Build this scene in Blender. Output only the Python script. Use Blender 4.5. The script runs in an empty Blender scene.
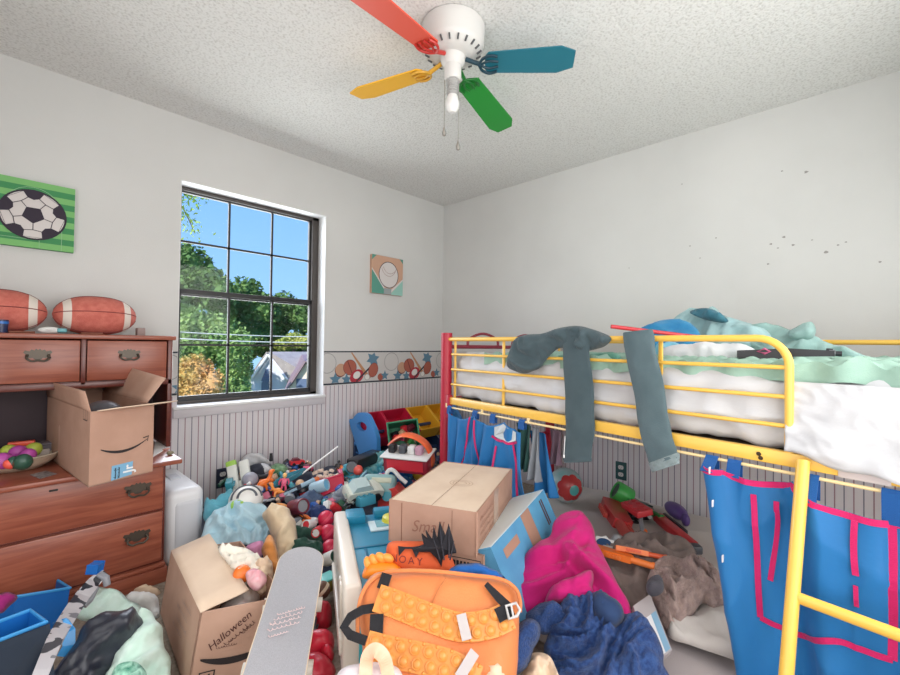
import bpy, bmesh, math, random
import numpy as np
from mathutils import Vector, Matrix, Euler, noise
from mathutils.geometry import delaunay_2d_cdt
random.seed(7)
S = bpy.context.scene
COL = S.collection
PI = math.pi
V = Vector

# ---------------------------------------------------------------- camera (solved from the room's straight lines)
FPX, YAW, PIT, ROL = 430.286, 2.33091377, 0.0168770740, 0.0120582271
CAM = V((2.95557, 2.91193, 1.10))
_f0 = V((-math.sin(YAW), math.cos(YAW), 0)); _r0 = V((math.cos(YAW), math.sin(YAW), 0)); _z = V((0, 0, 1))
FW = _f0 * math.cos(PIT) + _z * math.sin(PIT)
_u1 = _z * math.cos(PIT) - _f0 * math.sin(PIT)
RT = _r0 * math.cos(ROL) + _u1 * math.sin(ROL)
UP = _u1 * math.cos(ROL) - _r0 * math.sin(ROL)
def ray(px, py): return FW + RT * ((px - 450) / FPX) - UP * ((py - 337.5) / FPX)
def P(px, py, d): return CAM + ray(px, py) * d
def onax(px, py, ax, val):
    d = ray(px, py); return CAM + d * ((val - CAM[ax]) / d[ax])
def onX(px, py, v): return onax(px, py, 0, v)
def onY(px, py, v): return onax(px, py, 1, v)
def onZ(px, py, v): return onax(px, py, 2, v)
def onplane(px, py, p0, n):
    d = ray(px, py); return CAM + d * ((p0 - CAM).dot(n) / d.dot(n))
PILE_N = V((0, .27, 1)); PILE_P = V((0, 0, .375))
def T(px, py, lift=0.0): return onplane(px, py, PILE_P + V((0, 0, lift)), PILE_N)    # the slope of the toy heap under the window
def pile_z(y): return .375 - .27 * y

# ---------------------------------------------------------------- materials
def lin(c):
    return tuple(((x / 255) / 12.92 if x / 255 <= .04045 else ((x / 255 + .055) / 1.055) ** 2.4) for x in c) + (1,)
MATS = {}
def mat(name, c, rough=.55, c2=None, scale=30, bump=0, bscale=200, metal=0, sheen=0, trans=0, coat=0, detail=4, stretch=None, spec=.5):
    if name in MATS: return MATS[name]
    m = bpy.data.materials.new(name); m.use_nodes = True; MATS[name] = m
    nt = m.node_tree; b = nt.nodes['Principled BSDF']
    b.inputs['Base Color'].default_value = lin(c); b.inputs['Roughness'].default_value = rough
    b.inputs['Metallic'].default_value = metal; b.inputs['Specular IOR Level'].default_value = spec
    if sheen: b.inputs['Sheen Weight'].default_value = sheen
    if coat: b.inputs['Coat Weight'].default_value = coat
    if trans: b.inputs['Transmission Weight'].default_value = trans
    if c2 is not None or bump:
        tc = nt.nodes.new('ShaderNodeTexCoord'); mp = nt.nodes.new('ShaderNodeMapping')
        nt.links.new(tc.outputs['Object'], mp.inputs[0])
        if stretch: mp.inputs['Scale'].default_value = stretch
    if c2 is not None:
        n = nt.nodes.new('ShaderNodeTexNoise'); n.inputs['Scale'].default_value = scale; n.inputs['Detail'].default_value = detail
        r = nt.nodes.new('ShaderNodeValToRGB'); r.color_ramp.elements[0].position = .35; r.color_ramp.elements[1].position = .65
        r.color_ramp.elements[0].color = lin(c); r.color_ramp.elements[1].color = lin(c2)
        nt.links.new(mp.outputs[0], n.inputs['Vector']); nt.links.new(n.outputs[0], r.inputs[0]); nt.links.new(r.outputs[0], b.inputs['Base Color'])
    if bump:
        n2 = nt.nodes.new('ShaderNodeTexNoise'); n2.inputs['Scale'].default_value = bscale; n2.inputs['Detail'].default_value = 5
        bp = nt.nodes.new('ShaderNodeBump'); bp.inputs['Strength'].default_value = bump; bp.inputs['Distance'].default_value = .01
        nt.links.new(mp.outputs[0], n2.inputs['Vector']); nt.links.new(n2.outputs[0], bp.inputs['Height']); nt.links.new(bp.outputs[0], b.inputs['Normal'])
    return m
def cloth(name, c, c2=None, rough=.85, scale=14, bump=.25, bscale=350): return mat(name, c, rough, c2, scale, bump, bscale, sheen=.15, spec=.25)
def plas(name, c, rough=.35): return mat(name, c, rough, coat=.1)

# ---------------------------------------------------------------- mesh builder
def orient(z, x=None):
    z = V(z).normalized(); x = V(x) if x is not None else (V((1, 0, 0)) if abs(z.x) < .9 else V((0, 1, 0)))
    x = (x - z * x.dot(z)).normalized(); y = z.cross(x)
    return Matrix((x, y, z)).transposed()
def rotz(a): return Matrix.Rotation(a, 3, 'Z')
def eul(x, y, z): return Euler((math.radians(x), math.radians(y), math.radians(z))).to_matrix()
I3 = Matrix.Identity(3)
class MB:
    def __init__(s): s.v = []; s.f = []; s.m = []; s.s = []
    def add(s, vs, fs, m=0, sm=False):
        o = len(s.v); s.v += [V(p) for p in vs]
        for f in fs: s.f.append([o + i for i in f]); s.m.append(m); s.s.append(sm)
        return s
    def bm(s, b, mt=None, m=0, sm=False):
        b.verts.ensure_lookup_table(); b.verts.index_update()
        s.add([(mt @ v.co if mt is not None else v.co.copy()) for v in b.verts], [[v.index for v in f.verts] for f in b.faces], m, sm); b.free(); return s
    def box(s, c, size, R=I3, bev=0, m=0, seg=2):
        b = bmesh.new(); bmesh.ops.create_cube(b, size=1)
        for v in b.verts: v.co = V((v.co.x * size[0], v.co.y * size[1], v.co.z * size[2]))
        if bev: bmesh.ops.bevel(b, geom=list(b.edges), offset=min(bev, .49 * min(size)), segments=seg, profile=.5, affect='EDGES')
        for v in b.verts: v.co = R @ v.co + V(c)
        return s.bm(b, None, m, bool(bev))
    def hexa(s, p, m=0):   # p: 8 corners, bottom loop then top loop
        return s.add(p, [[3, 2, 1, 0], [4, 5, 6, 7], [0, 1, 5, 4], [1, 2, 6, 5], [2, 3, 7, 6], [3, 0, 4, 7]], m)
    def pbox(s, o, ex, ey, ez, bev=0, m=0):   # box from a corner and three edge vectors
        o, ex, ey, ez = V(o), V(ex), V(ey), V(ez)
        b = bmesh.new(); bmesh.ops.create_cube(b, size=1)
        for v in b.verts: v.co = o + ex * (v.co.x + .5) + ey * (v.co.y + .5) + ez * (v.co.z + .5)
        if bev: bmesh.ops.bevel(b, geom=list(b.edges), offset=bev, segments=2, profile=.5, affect='EDGES')
        bmesh.ops.recalc_face_normals(b, faces=b.faces)
        return s.bm(b, None, m, bool(bev))
    def tube(s, path, r, n=10, m=0, closed=False, sx=1, sy=1, up=None, cap=True):
        path = [V(p) for p in path]; k = len(path); R = r if hasattr(r, '__len__') else [r] * k
        vs = []; fs = []; N = None
        for i, p in enumerate(path):
            t = (path[(i + 1) % k] - path[i - 1]) if closed else (path[min(i + 1, k - 1)] - path[max(i - 1, 0)])
            t = t.normalized() if t.length > 1e-9 else V((0, 0, 1))
            if N is None or up is not None:
                N = V(up) if up is not None else (V((0, 0, 1)) if abs(t.z) < .9 else V((1, 0, 0)))
            N = (N - t * N.dot(t)); N = N.normalized() if N.length > 1e-6 else t.orthogonal().normalized()
            B = t.cross(N)
            for j in range(n):
                a = 2 * PI * j / n; vs.append(p + (B * math.cos(a) * sx + N * math.sin(a) * sy) * R[i])
        for i in range(k if closed else k - 1):
            for j in range(n):
                a, b2 = i * n + j, i * n + (j + 1) % n; c, d = ((i + 1) % k) * n + (j + 1) % n, ((i + 1) % k) * n + j
                fs.append([a, b2, c, d])
        if not closed and cap: fs += [list(range(n))[::-1], list(range((k - 1) * n, k * n))]
        return s.add(vs, fs, m, True)
    def cyl(s, a, b, r, n=16, m=0, r2=None): return s.tube([a, b], [r, r if r2 is None else r2], n, m)
    def lathe(s, prof, o=(0, 0, 0), R=I3, n=24, m=0):
        o = V(o); vs = []; fs = []
        for (r, z) in prof:
            for j in range(n):
                a = 2 * PI * j / n; vs.append(o + R @ V((r * math.cos(a), r * math.sin(a), z)))
        for i in range(len(prof) - 1):
            for j in range(n): fs.append([i * n + j, i * n + (j + 1) % n, (i + 1) * n + (j + 1) % n, (i + 1) * n + j])
        if prof[0][0] > 1e-4: fs.append(list(range(n))[::-1])
        if prof[-1][0] > 1e-4: fs.append(list(range((len(prof) - 1) * n, len(prof) * n)))
        return s.add(vs, fs, m, True)
    def ball(s, c, r, R=I3, m=0, u=20, w=12):
        r = r if hasattr(r, '__len__') else (r, r, r)
        b = bmesh.new(); bmesh.ops.create_uvsphere(b, u_segments=u, v_segments=w, radius=1)
        for v in b.verts: v.co = V(c) + R @ V((v.co.x * r[0], v.co.y * r[1], v.co.z * r[2]))
        return s.bm(b, None, m, True)
    def prism(s, pts, o, ex, ey, ez, m=0, sm=False):   # pts 2-D (ccw seen against ez), extruded along ez
        o, ex, ey, ez = V(o), V(ex), V(ey), V(ez); n = len(pts)
        A = [o + ex * x + ey * y for x, y in pts]; B = [p + ez for p in A]
        s.add(A + B, [list(range(n))[::-1], list(range(n, 2 * n))], m, False)
        return s.add(A + B, [[i, (i + 1) % n, n + (i + 1) % n, n + i] for i in range(n)], m, sm)
    def poly(s, pts, o, ex, ey, m=0):
        o, ex, ey = V(o), V(ex), V(ey)
        return s.add([o + ex * x + ey * y for x, y in pts], [list(range(len(pts)))], m)
    def build(s, name, mats, parent=None, label=None, base=True, auto=40, xf=None):
        if xf is not None: s.v = [xf @ p for p in s.v]
        if not isinstance(mats, (list, tuple)): mats = [mats]
        if parent is not None: off = WL[parent.name]
        elif base and s.v:
            xs = [p.x for p in s.v]; ys = [p.y for p in s.v]; zs = [p.z for p in s.v]
            off = V(((min(xs) + max(xs)) / 2, (min(ys) + max(ys)) / 2, min(zs)))
        else: off = V((0, 0, 0))
        me = bpy.data.meshes.new(name); me.from_pydata([p - off for p in s.v], [], s.f)
        for mm in mats: me.materials.append(mm)
        me.polygons.foreach_set('material_index', s.m); me.polygons.foreach_set('use_smooth', s.s); me.update()
        if any(s.s) and auto:
            try: me.set_sharp_from_angle(angle=math.radians(auto))
            except Exception: pass
        o = bpy.data.objects.new(name, me); COL.objects.link(o)
        if parent is not None: o.parent = parent
        else: o.location = off
        WL[o.name] = off
        if label: o['label'] = label
        return o
WL = {}
def tag(o, label, cat, group=None):
    o['label'] = label; o['category'] = cat
    if group: o['group'] = group
    return o
def thing(name, loc, label, cat, group=None):
    o = bpy.data.objects.new(name, None); COL.objects.link(o); o.location = V(loc); o.empty_display_size = .05
    WL[o.name] = V(loc); return tag(o, label, cat, group)
def struct(o): o['kind'] = 'structure'; return o
def bx(lo, hi, bev=0):
    lo, hi = V(lo), V(hi); return MB().box((lo + hi) / 2, hi - lo, bev=bev)
def solid(o, t, off=-1):
    md = o.modifiers.new('thick', 'SOLIDIFY'); md.thickness = t; md.offset = off; return o

# smooth closed outline through points
def crom(pts, per=6, closed=True):
    n = len(pts); out = []
    for i in range(n if closed else n - 1):
        g = (lambda k: pts[k % n]) if closed else (lambda k: pts[max(0, min(n - 1, k))])
        a, b, c, d = g(i - 1), g(i), g(i + 1), g(i + 2)
        for j in range(per):
            t = j / per
            out.append(tuple(.5 * (2 * b[k] + (c[k] - a[k]) * t + (2 * a[k] - 5 * b[k] + 4 * c[k] - d[k]) * t * t + (3 * b[k] - a[k] - 3 * c[k] + d[k]) * t ** 3) for k in range(len(b))))
    if not closed: out.append(tuple(pts[-1]))
    return out
def cr3(pts, per=6, closed=False): return [V(p) for p in crom([tuple(p) for p in pts], per, closed)]
def ridge(p, seed):
    n = noise.noise(V((p[0], p[1], seed * 7.13)));  return (1 - min(1, abs(n) * 2.2)) ** 1.5

def viewplane(c, tilt, yaw=0):
    p0 = P(*c); tc = CAM - p0; tc.z = 0; tc.normalize(); tc = rotz(math.radians(yaw)) @ tc
    n = (_z * math.cos(math.radians(tilt)) + tc * math.sin(math.radians(tilt))).normalized()
    e1 = _z.cross(tc).normalized(); e2 = n.cross(e1)      # e1 to the right in view, e2 away / up
    return p0, n, e1, e2
def inflate(name, pts2, p0, n, e1, e2, h, mats, wr=.012, ws=9, back=.35, seed=1, fdir=0, aniso=2.2, edge=.05, res=.012, parent=None, smooth=True, label=None, warp=.4, bow=0, rough=.012):
    """a soft solid over a flat outline: bulges along n, with folds; pts2 in plane metres"""
    ol = crom(pts2, 5) if smooth else pts2
    # resample evenly
    if smooth:
        sc = max(abs(c) for p in ol for c in p); rg = rough * min(1.0, sc / .12)
        ol = [(x + rg * noise.noise(V((x * 22, y * 22, seed + .5))), y + rg * noise.noise(V((x * 22 + 7, y * 22, seed + 3.5)))) for x, y in ol]
    L = [V(p) for p in ol]; out = []
    for i in range(len(L)):
        a, b = L[i], L[(i + 1) % len(L)]; k = max(1, int((b - a).length / (res * 1.3)))
        out += [a + (b - a) * (j / k) for j in range(k)]
    B = np.array([(p[0], p[1]) for p in out]); nb = len(B)
    lo, hi = B.min(0), B.max(0)
    gx = np.arange(lo[0], hi[0], res); gy = np.arange(lo[1], hi[1], res * .87)
    rng = np.random.RandomState(seed)
    G = np.array([(x + (res / 2 if j % 2 else 0), y) for j, y in enumerate(gy) for x in gx]); G = G + rng.uniform(-.15, .15, G.shape) * res
    A = B; C = np.roll(B, -1, 0)
    def dist(Q):
        d = np.full(len(Q), 1e9)
        for i in range(0, nb):
            ab = C[i] - A[i]; t = np.clip(((Q - A[i]) @ ab) / max(1e-12, ab @ ab), 0, 1)
            d = np.minimum(d, np.hypot(*(Q - A[i] - t[:, None] * ab).T))
        return d
    dg = dist(G); keep = dg > res * .55
    # inside test
    inside = np.zeros(len(G), bool)
    for i in range(nb):
        (x1, y1), (x2, y2) = A[i], C[i]
        cr = ((y1 > G[:, 1]) != (y2 > G[:, 1])) & (G[:, 0] < (x2 - x1) * (G[:, 1] - y1) / (y2 - y1 + 1e-15) + x1); inside ^= cr
    G = G[keep & inside]
    allp = [V(p) for p in B] + [V(p) for p in G]
    vs, es, fs, ov, oe, of = delaunay_2d_cdt(allp, [(i, (i + 1) % nb) for i in range(nb)], [], 1, 1e-6)
    Q = np.array([(v.x, v.y) for v in vs]); d = dist(Q); onb = d < 1e-5
    prof = np.sqrt(np.maximum(0, 1 - (1 - np.minimum(1, d / edge)) ** 2))
    ws = ws * 1.25; prof = prof ** 1.25
    ca, sa = math.cos(math.radians(fdir)), math.sin(math.radians(fdir))
    w3 = []; bot = []
    for k, (x, y) in enumerate(Q):
        wx = noise.noise(V((x * 5, y * 5, seed))) * warp * .2; wy = noise.noise(V((x * 5 + 9, y * 5, seed))) * warp * .2
        u = ((x + wx) * ca + (y + wy) * sa) * ws / aniso; v = (-(x + wx) * sa + (y + wy) * ca) * ws
        f = 1.5 * ridge((u, v), seed) + .8 * ridge((u * 1.7 + 3, v * 1.5 + u * .8), seed + 5) + .4 * ridge((u * 3.1 - v, v * 3.3), seed + 9) - .8
        ph = v * .75 + 1.1 * noise.noise(V((u * .9, v * .35, seed + 2))) + .5 * noise.noise(V((u * 2.2, v * .8, seed + 4))); f += 1.5 * ((1 - abs(math.sin(PI * ph))) ** 1.6 - .35) * (.55 + .9 * abs(noise.noise(V((u * .8, v * .4, seed + 6)))))
        big = noise.noise(V((x * 3.1 + seed, y * 3.1, seed * .3))) * .35
        z = prof[k] * (h * (1 + big) + wr * f) + bow * y * y
        w3.append(p0 + e1 * float(x) + e2 * float(y) + n * float(z))
        bot.append(p0 + e1 * float(x) + e2 * float(y) - n * float(prof[k] * h * back - bow * y * y))
    mb = MB(); nv = len(Q); idx = {}
    tf = [list(f) for f in fs]
    # orient
    def area(f):
        a, b, c = Q[f[0]], Q[f[1]], Q[f[2]]; return (b[0] - a[0]) * (c[1] - a[1]) - (b[1] - a[1]) * (c[0] - a[0])
    tf = [f if area(f) > 0 else f[::-1] for f in tf]
    vv = w3[:]; bm_ = {}
    for k in range(nv):
        if onb[k]: bm_[k] = k
        else: bm_[k] = len(vv); vv.append(bot[k])
    mb.add(vv, tf + [[bm_[i] for i in f[::-1]] for f in tf], 0, True)
    return mb.build(name, mats, parent, label, auto=0)
def puff(name, px, c, tilt, h, mats, yaw=0, **kw):
    p0, n, e1, e2 = viewplane(c, tilt, yaw)
    pts = []
    for q in px:
        w = onplane(q[0], q[1], p0, n) - p0; pts.append((w.dot(e1), w.dot(e2)))
    kw.setdefault('seed', sum(ord(ch) for ch in name) % 97 + 1)
    return inflate(name, pts, p0, n, e1, e2, h, mats, **kw)

def text_mb(txt, o, ex, ey, size, shear=0, space=1.0, bold=0, thick=0):
    cu = bpy.data.curves.new('t', 'FONT'); cu.body = txt; cu.size = size; cu.shear = shear; cu.space_character = space; cu.offset = bold
    cu.align_x = 'CENTER'; cu.align_y = 'CENTER'; cu.resolution_u = 3
    ob = bpy.data.objects.new('t', cu); COL.objects.link(ob)
    dg = bpy.context.evaluated_depsgraph_get(); me = bpy.data.meshes.new_from_object(ob.evaluated_get(dg))
    mb = MB(); o, ex, ey = V(o), V(ex).normalized(), V(ey).normalized()
    nz = ex.cross(ey).normalized() * .0006
    mb.add([o + nz + ex * v.co.x + ey * v.co.y for v in me.vertices], [list(p.vertices) for p in me.polygons])
    bpy.data.objects.remove(ob); bpy.data.curves.remove(cu); bpy.data.meshes.remove(me)
    return mb
def planeframe(p0, n):
    p0 = V(p0); n = V(n).normalized(); tc = CAM - p0
    if n.dot(tc) < 0: n = -n
    e1 = (_z.cross(n)); e1 = e1.normalized() if e1.length > 1e-4 else RT.copy()
    if e1.dot(RT) < 0: e1 = -e1
    e2 = n.cross(e1); return p0, n, e1, e2
def puffp(name, px, p0, nrm, h, mats, **kw):
    p0, n, e1, e2 = planeframe(p0, nrm); pts = []
    for q in px:
        w = onplane(q[0], q[1], p0, n) - p0; pts.append((w.dot(e1), w.dot(e2)))
    kw.setdefault('seed', sum(ord(ch) for ch in name) % 97 + 1)
    return inflate(name, pts, p0, n, e1, e2, h, mats, **kw)
def XF(p, R=I3, k=1.0): return Matrix.Translation(V(p)) @ R.to_4x4() @ Matrix.Diagonal((k, k, k, 1))
def band(name, path, w, nrm, th, mats, parent=None, label=None):
    """flat strap along a 3-D path; nrm = facing direction(s)"""
    path = [V(p) for p in path]; k = len(path); N = nrm if isinstance(nrm, list) else [V(nrm)] * k; vs = []; fs = []
    for i, p in enumerate(path):
        t = (path[min(i + 1, k - 1)] - path[max(i - 1, 0)]).normalized(); s = t.cross(N[i]).normalized(); n = s.cross(t).normalized(); ww = w[i] if hasattr(w, '__len__') else w
        vs += [p - s * ww / 2 - n * th / 2, p + s * ww / 2 - n * th / 2, p + s * ww / 2 + n * th / 2, p - s * ww / 2 + n * th / 2]
    for i in range(k - 1):
        for j in range(4): fs.append([i * 4 + j, i * 4 + (j + 1) % 4, (i + 1) * 4 + (j + 1) % 4, (i + 1) * 4 + j])
    fs += [[3, 2, 1, 0], [(k - 1) * 4 + j for j in range(4)]]
    mb = MB(); mb.add(vs, fs); return mb.build(name, mats, parent, label)
def scribble(mb, o, ex, ey, L, h, seed, w=.0016):
    """a line of unreadable cursive pen strokes"""
    o, ex, ey = V(o), V(ex).normalized(), V(ey).normalized(); nz = ex.cross(ey).normalized() * .0009; rg = random.Random(seed); n = max(24, int(L / h * 16)); pts = []
    for i in range(n):
        u = i / (n - 1); a = u * L / h * 7.0; k = .55 + .45 * noise.noise(V((u * 9, seed, 0))); pts.append((u * L + .18 * h * math.cos(a), h * k * .6 * math.sin(a) + (h * .5 if rg.random() < .04 else 0)))
    for i in range(n - 1):
        (x0, y0), (x1, y1) = pts[i], pts[i + 1]; d = math.hypot(x1 - x0, y1 - y0) or 1; nx, ny = -(y1 - y0) / d * w / 2, (x1 - x0) / d * w / 2
        mb.add([o + nz + ex * a + ey * b for a, b in ((x0 + nx, y0 + ny), (x0 - nx, y0 - ny), (x1 - nx, y1 - ny), (x1 + nx, y1 + ny))], [[0, 1, 2, 3]])
    return mb
# ================================================================ room shell
RX, RY, RH = 3.6, 3.5, 2.44
def wallmat(name, c, c2):
    m = mat(name, c, .8, c2, 1.6, .12, 260, spec=.25); return m
M_wall = wallmat('wall_paint', (214, 214, 212), (208, 208, 206))
# ceiling: popcorn texture
m = bpy.data.materials.new('popcorn_ceiling'); m.use_nodes = True; nt = m.node_tree; b = nt.nodes['Principled BSDF']
tc = nt.nodes.new('ShaderNodeTexCoord'); n1 = nt.nodes.new('ShaderNodeTexNoise'); n1.inputs['Scale'].default_value = 95; n1.inputs['Detail'].default_value = 3
r1 = nt.nodes.new('ShaderNodeValToRGB'); r1.color_ramp.elements[0].position = .30; r1.color_ramp.elements[0].color = lin((204, 203, 200)); r1.color_ramp.elements[1].position = .52; r1.color_ramp.elements[1].color = lin((228, 228, 226))
v1 = nt.nodes.new('ShaderNodeTexVoronoi'); v1.inputs['Scale'].default_value = 130
bp = nt.nodes.new('ShaderNodeBump'); bp.inputs['Strength'].default_value = .5; bp.inputs['Distance'].default_value = .012
for a, c in ((tc.outputs['Object'], n1.inputs['Vector']), (tc.outputs['Object'], v1.inputs['Vector']), (n1.outputs[0], r1.inputs[0]), (r1.outputs[0], b.inputs['Base Color']), (n1.outputs[0], bp.inputs['Height']), (bp.outputs[0], b.inputs['Normal'])): nt.links.new(a, c)
b.inputs['Roughness'].default_value = .95; b.inputs['Specular IOR Level'].default_value = .1
M_ceil = m
M_carpet = mat('carpet', (176, 164, 150), .95, (150, 138, 126), 60, .6, 300, spec=.1)
# wainscot: narrow vertical boards with thin grey-mauve grooves
def stripes(name, axis):
    m = bpy.data.materials.new(name); m.use_nodes = True; nt = m.node_tree; b = nt.nodes['Principled BSDF']
    N = nt.nodes.new; L = nt.links.new
    tc = N('ShaderNodeTexCoord'); sp = N('ShaderNodeSeparateXYZ'); L(tc.outputs['Object'], sp.inputs[0])
    def band(period, width, off, colr):
        mu = N('ShaderNodeMath'); mu.operation = 'MULTIPLY_ADD'; mu.inputs[1].default_value = 1 / period; mu.inputs[2].default_value = off
        fr = N('ShaderNodeMath'); fr.operation = 'FRACT'; lt = N('ShaderNodeMath'); lt.operation = 'LESS_THAN'; lt.inputs[1].default_value = width
        L(sp.outputs[axis], mu.inputs[0]); L(mu.outputs[0], fr.inputs[0]); L(fr.outputs[0], lt.inputs[0]); return lt
    g1 = band(.0715, .075, .1, None); g2 = band(.0715, .075, .6, None)
    mx = N('ShaderNodeMix'); mx.data_type = 'RGBA'; mx.inputs['A'].default_value = lin((216, 211, 214)); mx.inputs['B'].default_value = lin((128, 126, 138)); L(g1.outputs[0], mx.inputs['Factor'])
    mx2 = N('ShaderNodeMix'); mx2.data_type = 'RGBA'; mx2.inputs['B'].default_value = lin((160, 130, 138)); L(mx.outputs['Result'], mx2.inputs['A']); L(g2.outputs[0], mx2.inputs['Factor'])
    L(mx2.outputs['Result'], b.inputs['Base Color']); b.inputs['Roughness'].default_value = .6; b.inputs['Specular IOR Level'].default_value = .3
    return m
M_wsL = stripes('wainscot_boards_x', 0); M_wsR = stripes('wainscot_boards_y', 1)
M_white = mat('white_trim', (226, 226, 226), .5)
M_apron = mat('sill_apron', (204, 200, 204), .6)
M_bronze = mat('dark_bronze_frame', (36, 35, 36), .5)
M_bronze2 = mat('bronze_sash', (68, 62, 59), .5)

struct(bx((-.2, -.2, -.12), (RX + .2, RY + .2, 0)).build('floor', M_carpet, base=False))
struct(bx((-.2, -.2, RH), (RX + .2, RY + .2, RH + .15)).build('ceiling', M_ceil, base=False))
WX0, WX1, WZ0, WZ1, WT = 1.266, 2.222, .705, 2.058, .18
mb = MB()
for lo, hi in (((-.2, -WT, 0), (WX0, 0, RH)), ((WX1, -WT, 0), (RX + .2, 0, RH)), ((WX0, -WT, 0), (WX1, 0, WZ0)), ((WX0, -WT, WZ1), (WX1, 0, RH))):
    lo, hi = V(lo), V(hi); mb.box((lo + hi) / 2, hi - lo)
struct(mb.build('wall_left', M_wall, base=False))
M_scuff = mat('scuff', (150, 148, 145), .8)
mb = bx((-.2, 0, 0), (0, RY + .2, RH))
for (px, py, r) in [(806, 172, 1.4), (782, 171, .8), (784, 237, 1.3), (771, 244, 1.1), (793, 245, 1.2), (826, 252, 1.6), (838, 245, .9), (768, 264, 1), (778, 248, .8), (846, 242, .8), (880, 262, 1), (682, 184, .7), (716, 238, .8), (690, 246, .8), (700, 258, .7), (629, 268, .6), (812, 240, .7)]:
    c = onX(px, py, .0008); q = r * (CAM - c).length / 520
    mb.poly([(q * math.cos(a) * (1 + .4 * math.sin(3 * a + px)), q * .8 * math.sin(a)) for a in np.linspace(0, 2 * PI, 9)[:-1]], c, (0, 1, 0), (0, 0, 1), 1)
struct(mb.build('wall_right', [M_wall, M_scuff], base=False))
struct(bx((RX, 0, 0), (RX + .2, RY + .2, RH)).build('wall_front', M_wall, base=False))
struct(bx((0, RY, 0), (RX, RY + .2, RH)).build('wall_back', M_wall, base=False))
for (px, py) in [(185.5, 170), (322, 206.5)]:
    pass
# wainscot panels and caps
mb = MB()
for x0, x1, z1 in ((0.008, WX0, .778), (WX0, WX1, .70), (WX1, RX, .778)): mb.box(((x0 + x1) / 2, .004, z1 / 2), (x1 - x0, .008, z1))
struct(mb.build('trim_1', M_wsL, base=False))
struct(bx((0, .008, 0), (.008, RY, .778)).build('trim_2', M_wsR, base=False))
struct(bx((WX0 - .008, 0, .648), (WX1 + .02, .02, .705), .004).build('trim_3', M_apron, base=False))
# window sill ledge: thin white lip
struct(bx((WX0 - .01, -.10, .698), (WX1 + .022, .026, .716), .004).build('trim_4', M_white, base=False))
# painted reveal boards
mb = MB(); mb.box((WX0 - .0, -.06, (WZ0 + WZ1) / 2), (.004, .125, WZ1 - WZ0)); mb.box((WX1, -.06, (WZ0 + WZ1) / 2), (.004, .125, WZ1 - WZ0)); mb.box(((WX0 + WX1) / 2, -.06, WZ1), (WX1 - WX0, .125, .004))
struct(mb.build('trim_5', M_white, base=False))
struct(bx((0.012, .008, 0), (RX, .02, .085), .004).build('baseboard_left', M_apron, base=False))
struct(bx((.008, .02, 0), (.02, RY, .085), .004).build('baseboard_right', M_apron, base=False))

# ---- wallpaper border with sports motifs
BZ0, BZ1 = .784, 1.041
bc = [mat('border_ground', (200, 198, 196), .8), mat('border_line', (44, 50, 62), .7), mat('border_tan', (193, 152, 126), .8), mat('border_rust', (168, 94, 78), .8), mat('border_blue', (92, 128, 150), .8), mat('border_red', (176, 54, 68), .8), mat('border_grey', (150, 150, 150), .8), mat('border_white', (222, 220, 216), .8), mat('border_wood', (184, 134, 98), .8), mat('border_maroon', (120, 60, 58), .8)]
def circ(cx, cy, rx, ry=None, n=20, a0=0): return [(cx + rx * math.cos(2 * PI * i / n + a0), cy + (ry or rx) * math.sin(2 * PI * i / n + a0)) for i in range(n)]
def rot2(pts, a, cx=0, cy=0): return [(cx + x * math.cos(a) - y * math.sin(a), cy + x * math.sin(a) + y * math.cos(a)) for x, y in pts]
def star(cx, cy, r, q=.45, n=5, a=.3): return [(cx + (r if i % 2 == 0 else r * q) * math.cos(PI * i / n + a), cy + (r if i % 2 == 0 else r * q) * math.sin(PI * i / n + a)) for i in range(2 * n)]
def border(name, o, ex, length, m0):
    mb = MB(); o = V(o); ex = V(ex); ez = V((0, 0, 1)); nn = ex.cross(ez)
    mb.prism([(0, 0), (length, 0), (length, BZ1 - BZ0), (0, BZ1 - BZ0)], o, ex, ez, nn * .003)
    lay = [0]
    def pl(pts, m):
        lay[0] += 1; pts = [(min(max(x, 0), length), min(max(y, .012), BZ1 - BZ0 - .012)) for x, y in pts]
        mb.poly(pts, o + nn * (.0034 + .00001 * lay[0]), ex, ez, m)
    x = m0; h = .13; per = .615
    while x < length + .3:
        pl(circ(x, .165, .078), 6); pl(circ(x, .165, .073), 0)                                   # big pale ball
        pl(circ(x + .018, .165, .078), 6) if False else None
        pl(circ(x + .115, .105, .05), 9); pl(circ(x + .118, .112, .048), 2)                      # glove
        pl(circ(x + .20, .128, .062), 9); pl(circ(x + .20, .128, .058), 3)                       # basketball
        pl(rot2([(-.004, -.058), (.004, -.058), (.004, .058), (-.004, .058)], .4, x + .20, .128), 9)
        pl(rot2([(-.15, -.008), (.14, -.018), (.15, .018), (-.15, .008)], -.95, x + .30, .15), 8)   # bat
        pl(star(x + .07, .04, .055), 4); pl(star(x + .17, .035, .05), 4)
        pl(rot2(circ(0, 0, .068, .052, 18), .5, x + .265, .055), 5); pl(rot2(circ(0, 0, .036, .028, 14), .5, x + .265, .065), 7)  # catcher mitt
        pl(rot2([(-.09, -.008), (.09, -.008), (.09, .008), (-.09, .008)], .7, x + .33, .07), 1)
        pl(star(x + .42, .19, .068, .55, 6), 4)
        pl(rot2(circ(0, 0, .062, .048, 18), 1.2, x + .425, .10), 9); pl(rot2(circ(0, 0, .058, .044, 18), 1.2, x + .425, .10), 3)  # football
        pl(circ(x + .365, .045, .026), 6); pl(circ(x + .365, .045, .022), 7)
        pl(circ(x + .50, .04, .03), 3); pl(star(x + .545, .05, .045), 4)
        x += per
    for y0, y1 in ((0, .012), (BZ1 - BZ0 - .010, BZ1 - BZ0)):
        mb.poly([(0, y0), (length, y0), (length, y1), (0, y1)], o + nn * .0045, ex, ez, 1)
    struct(mb.build(name, bc, base=False))
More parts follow.
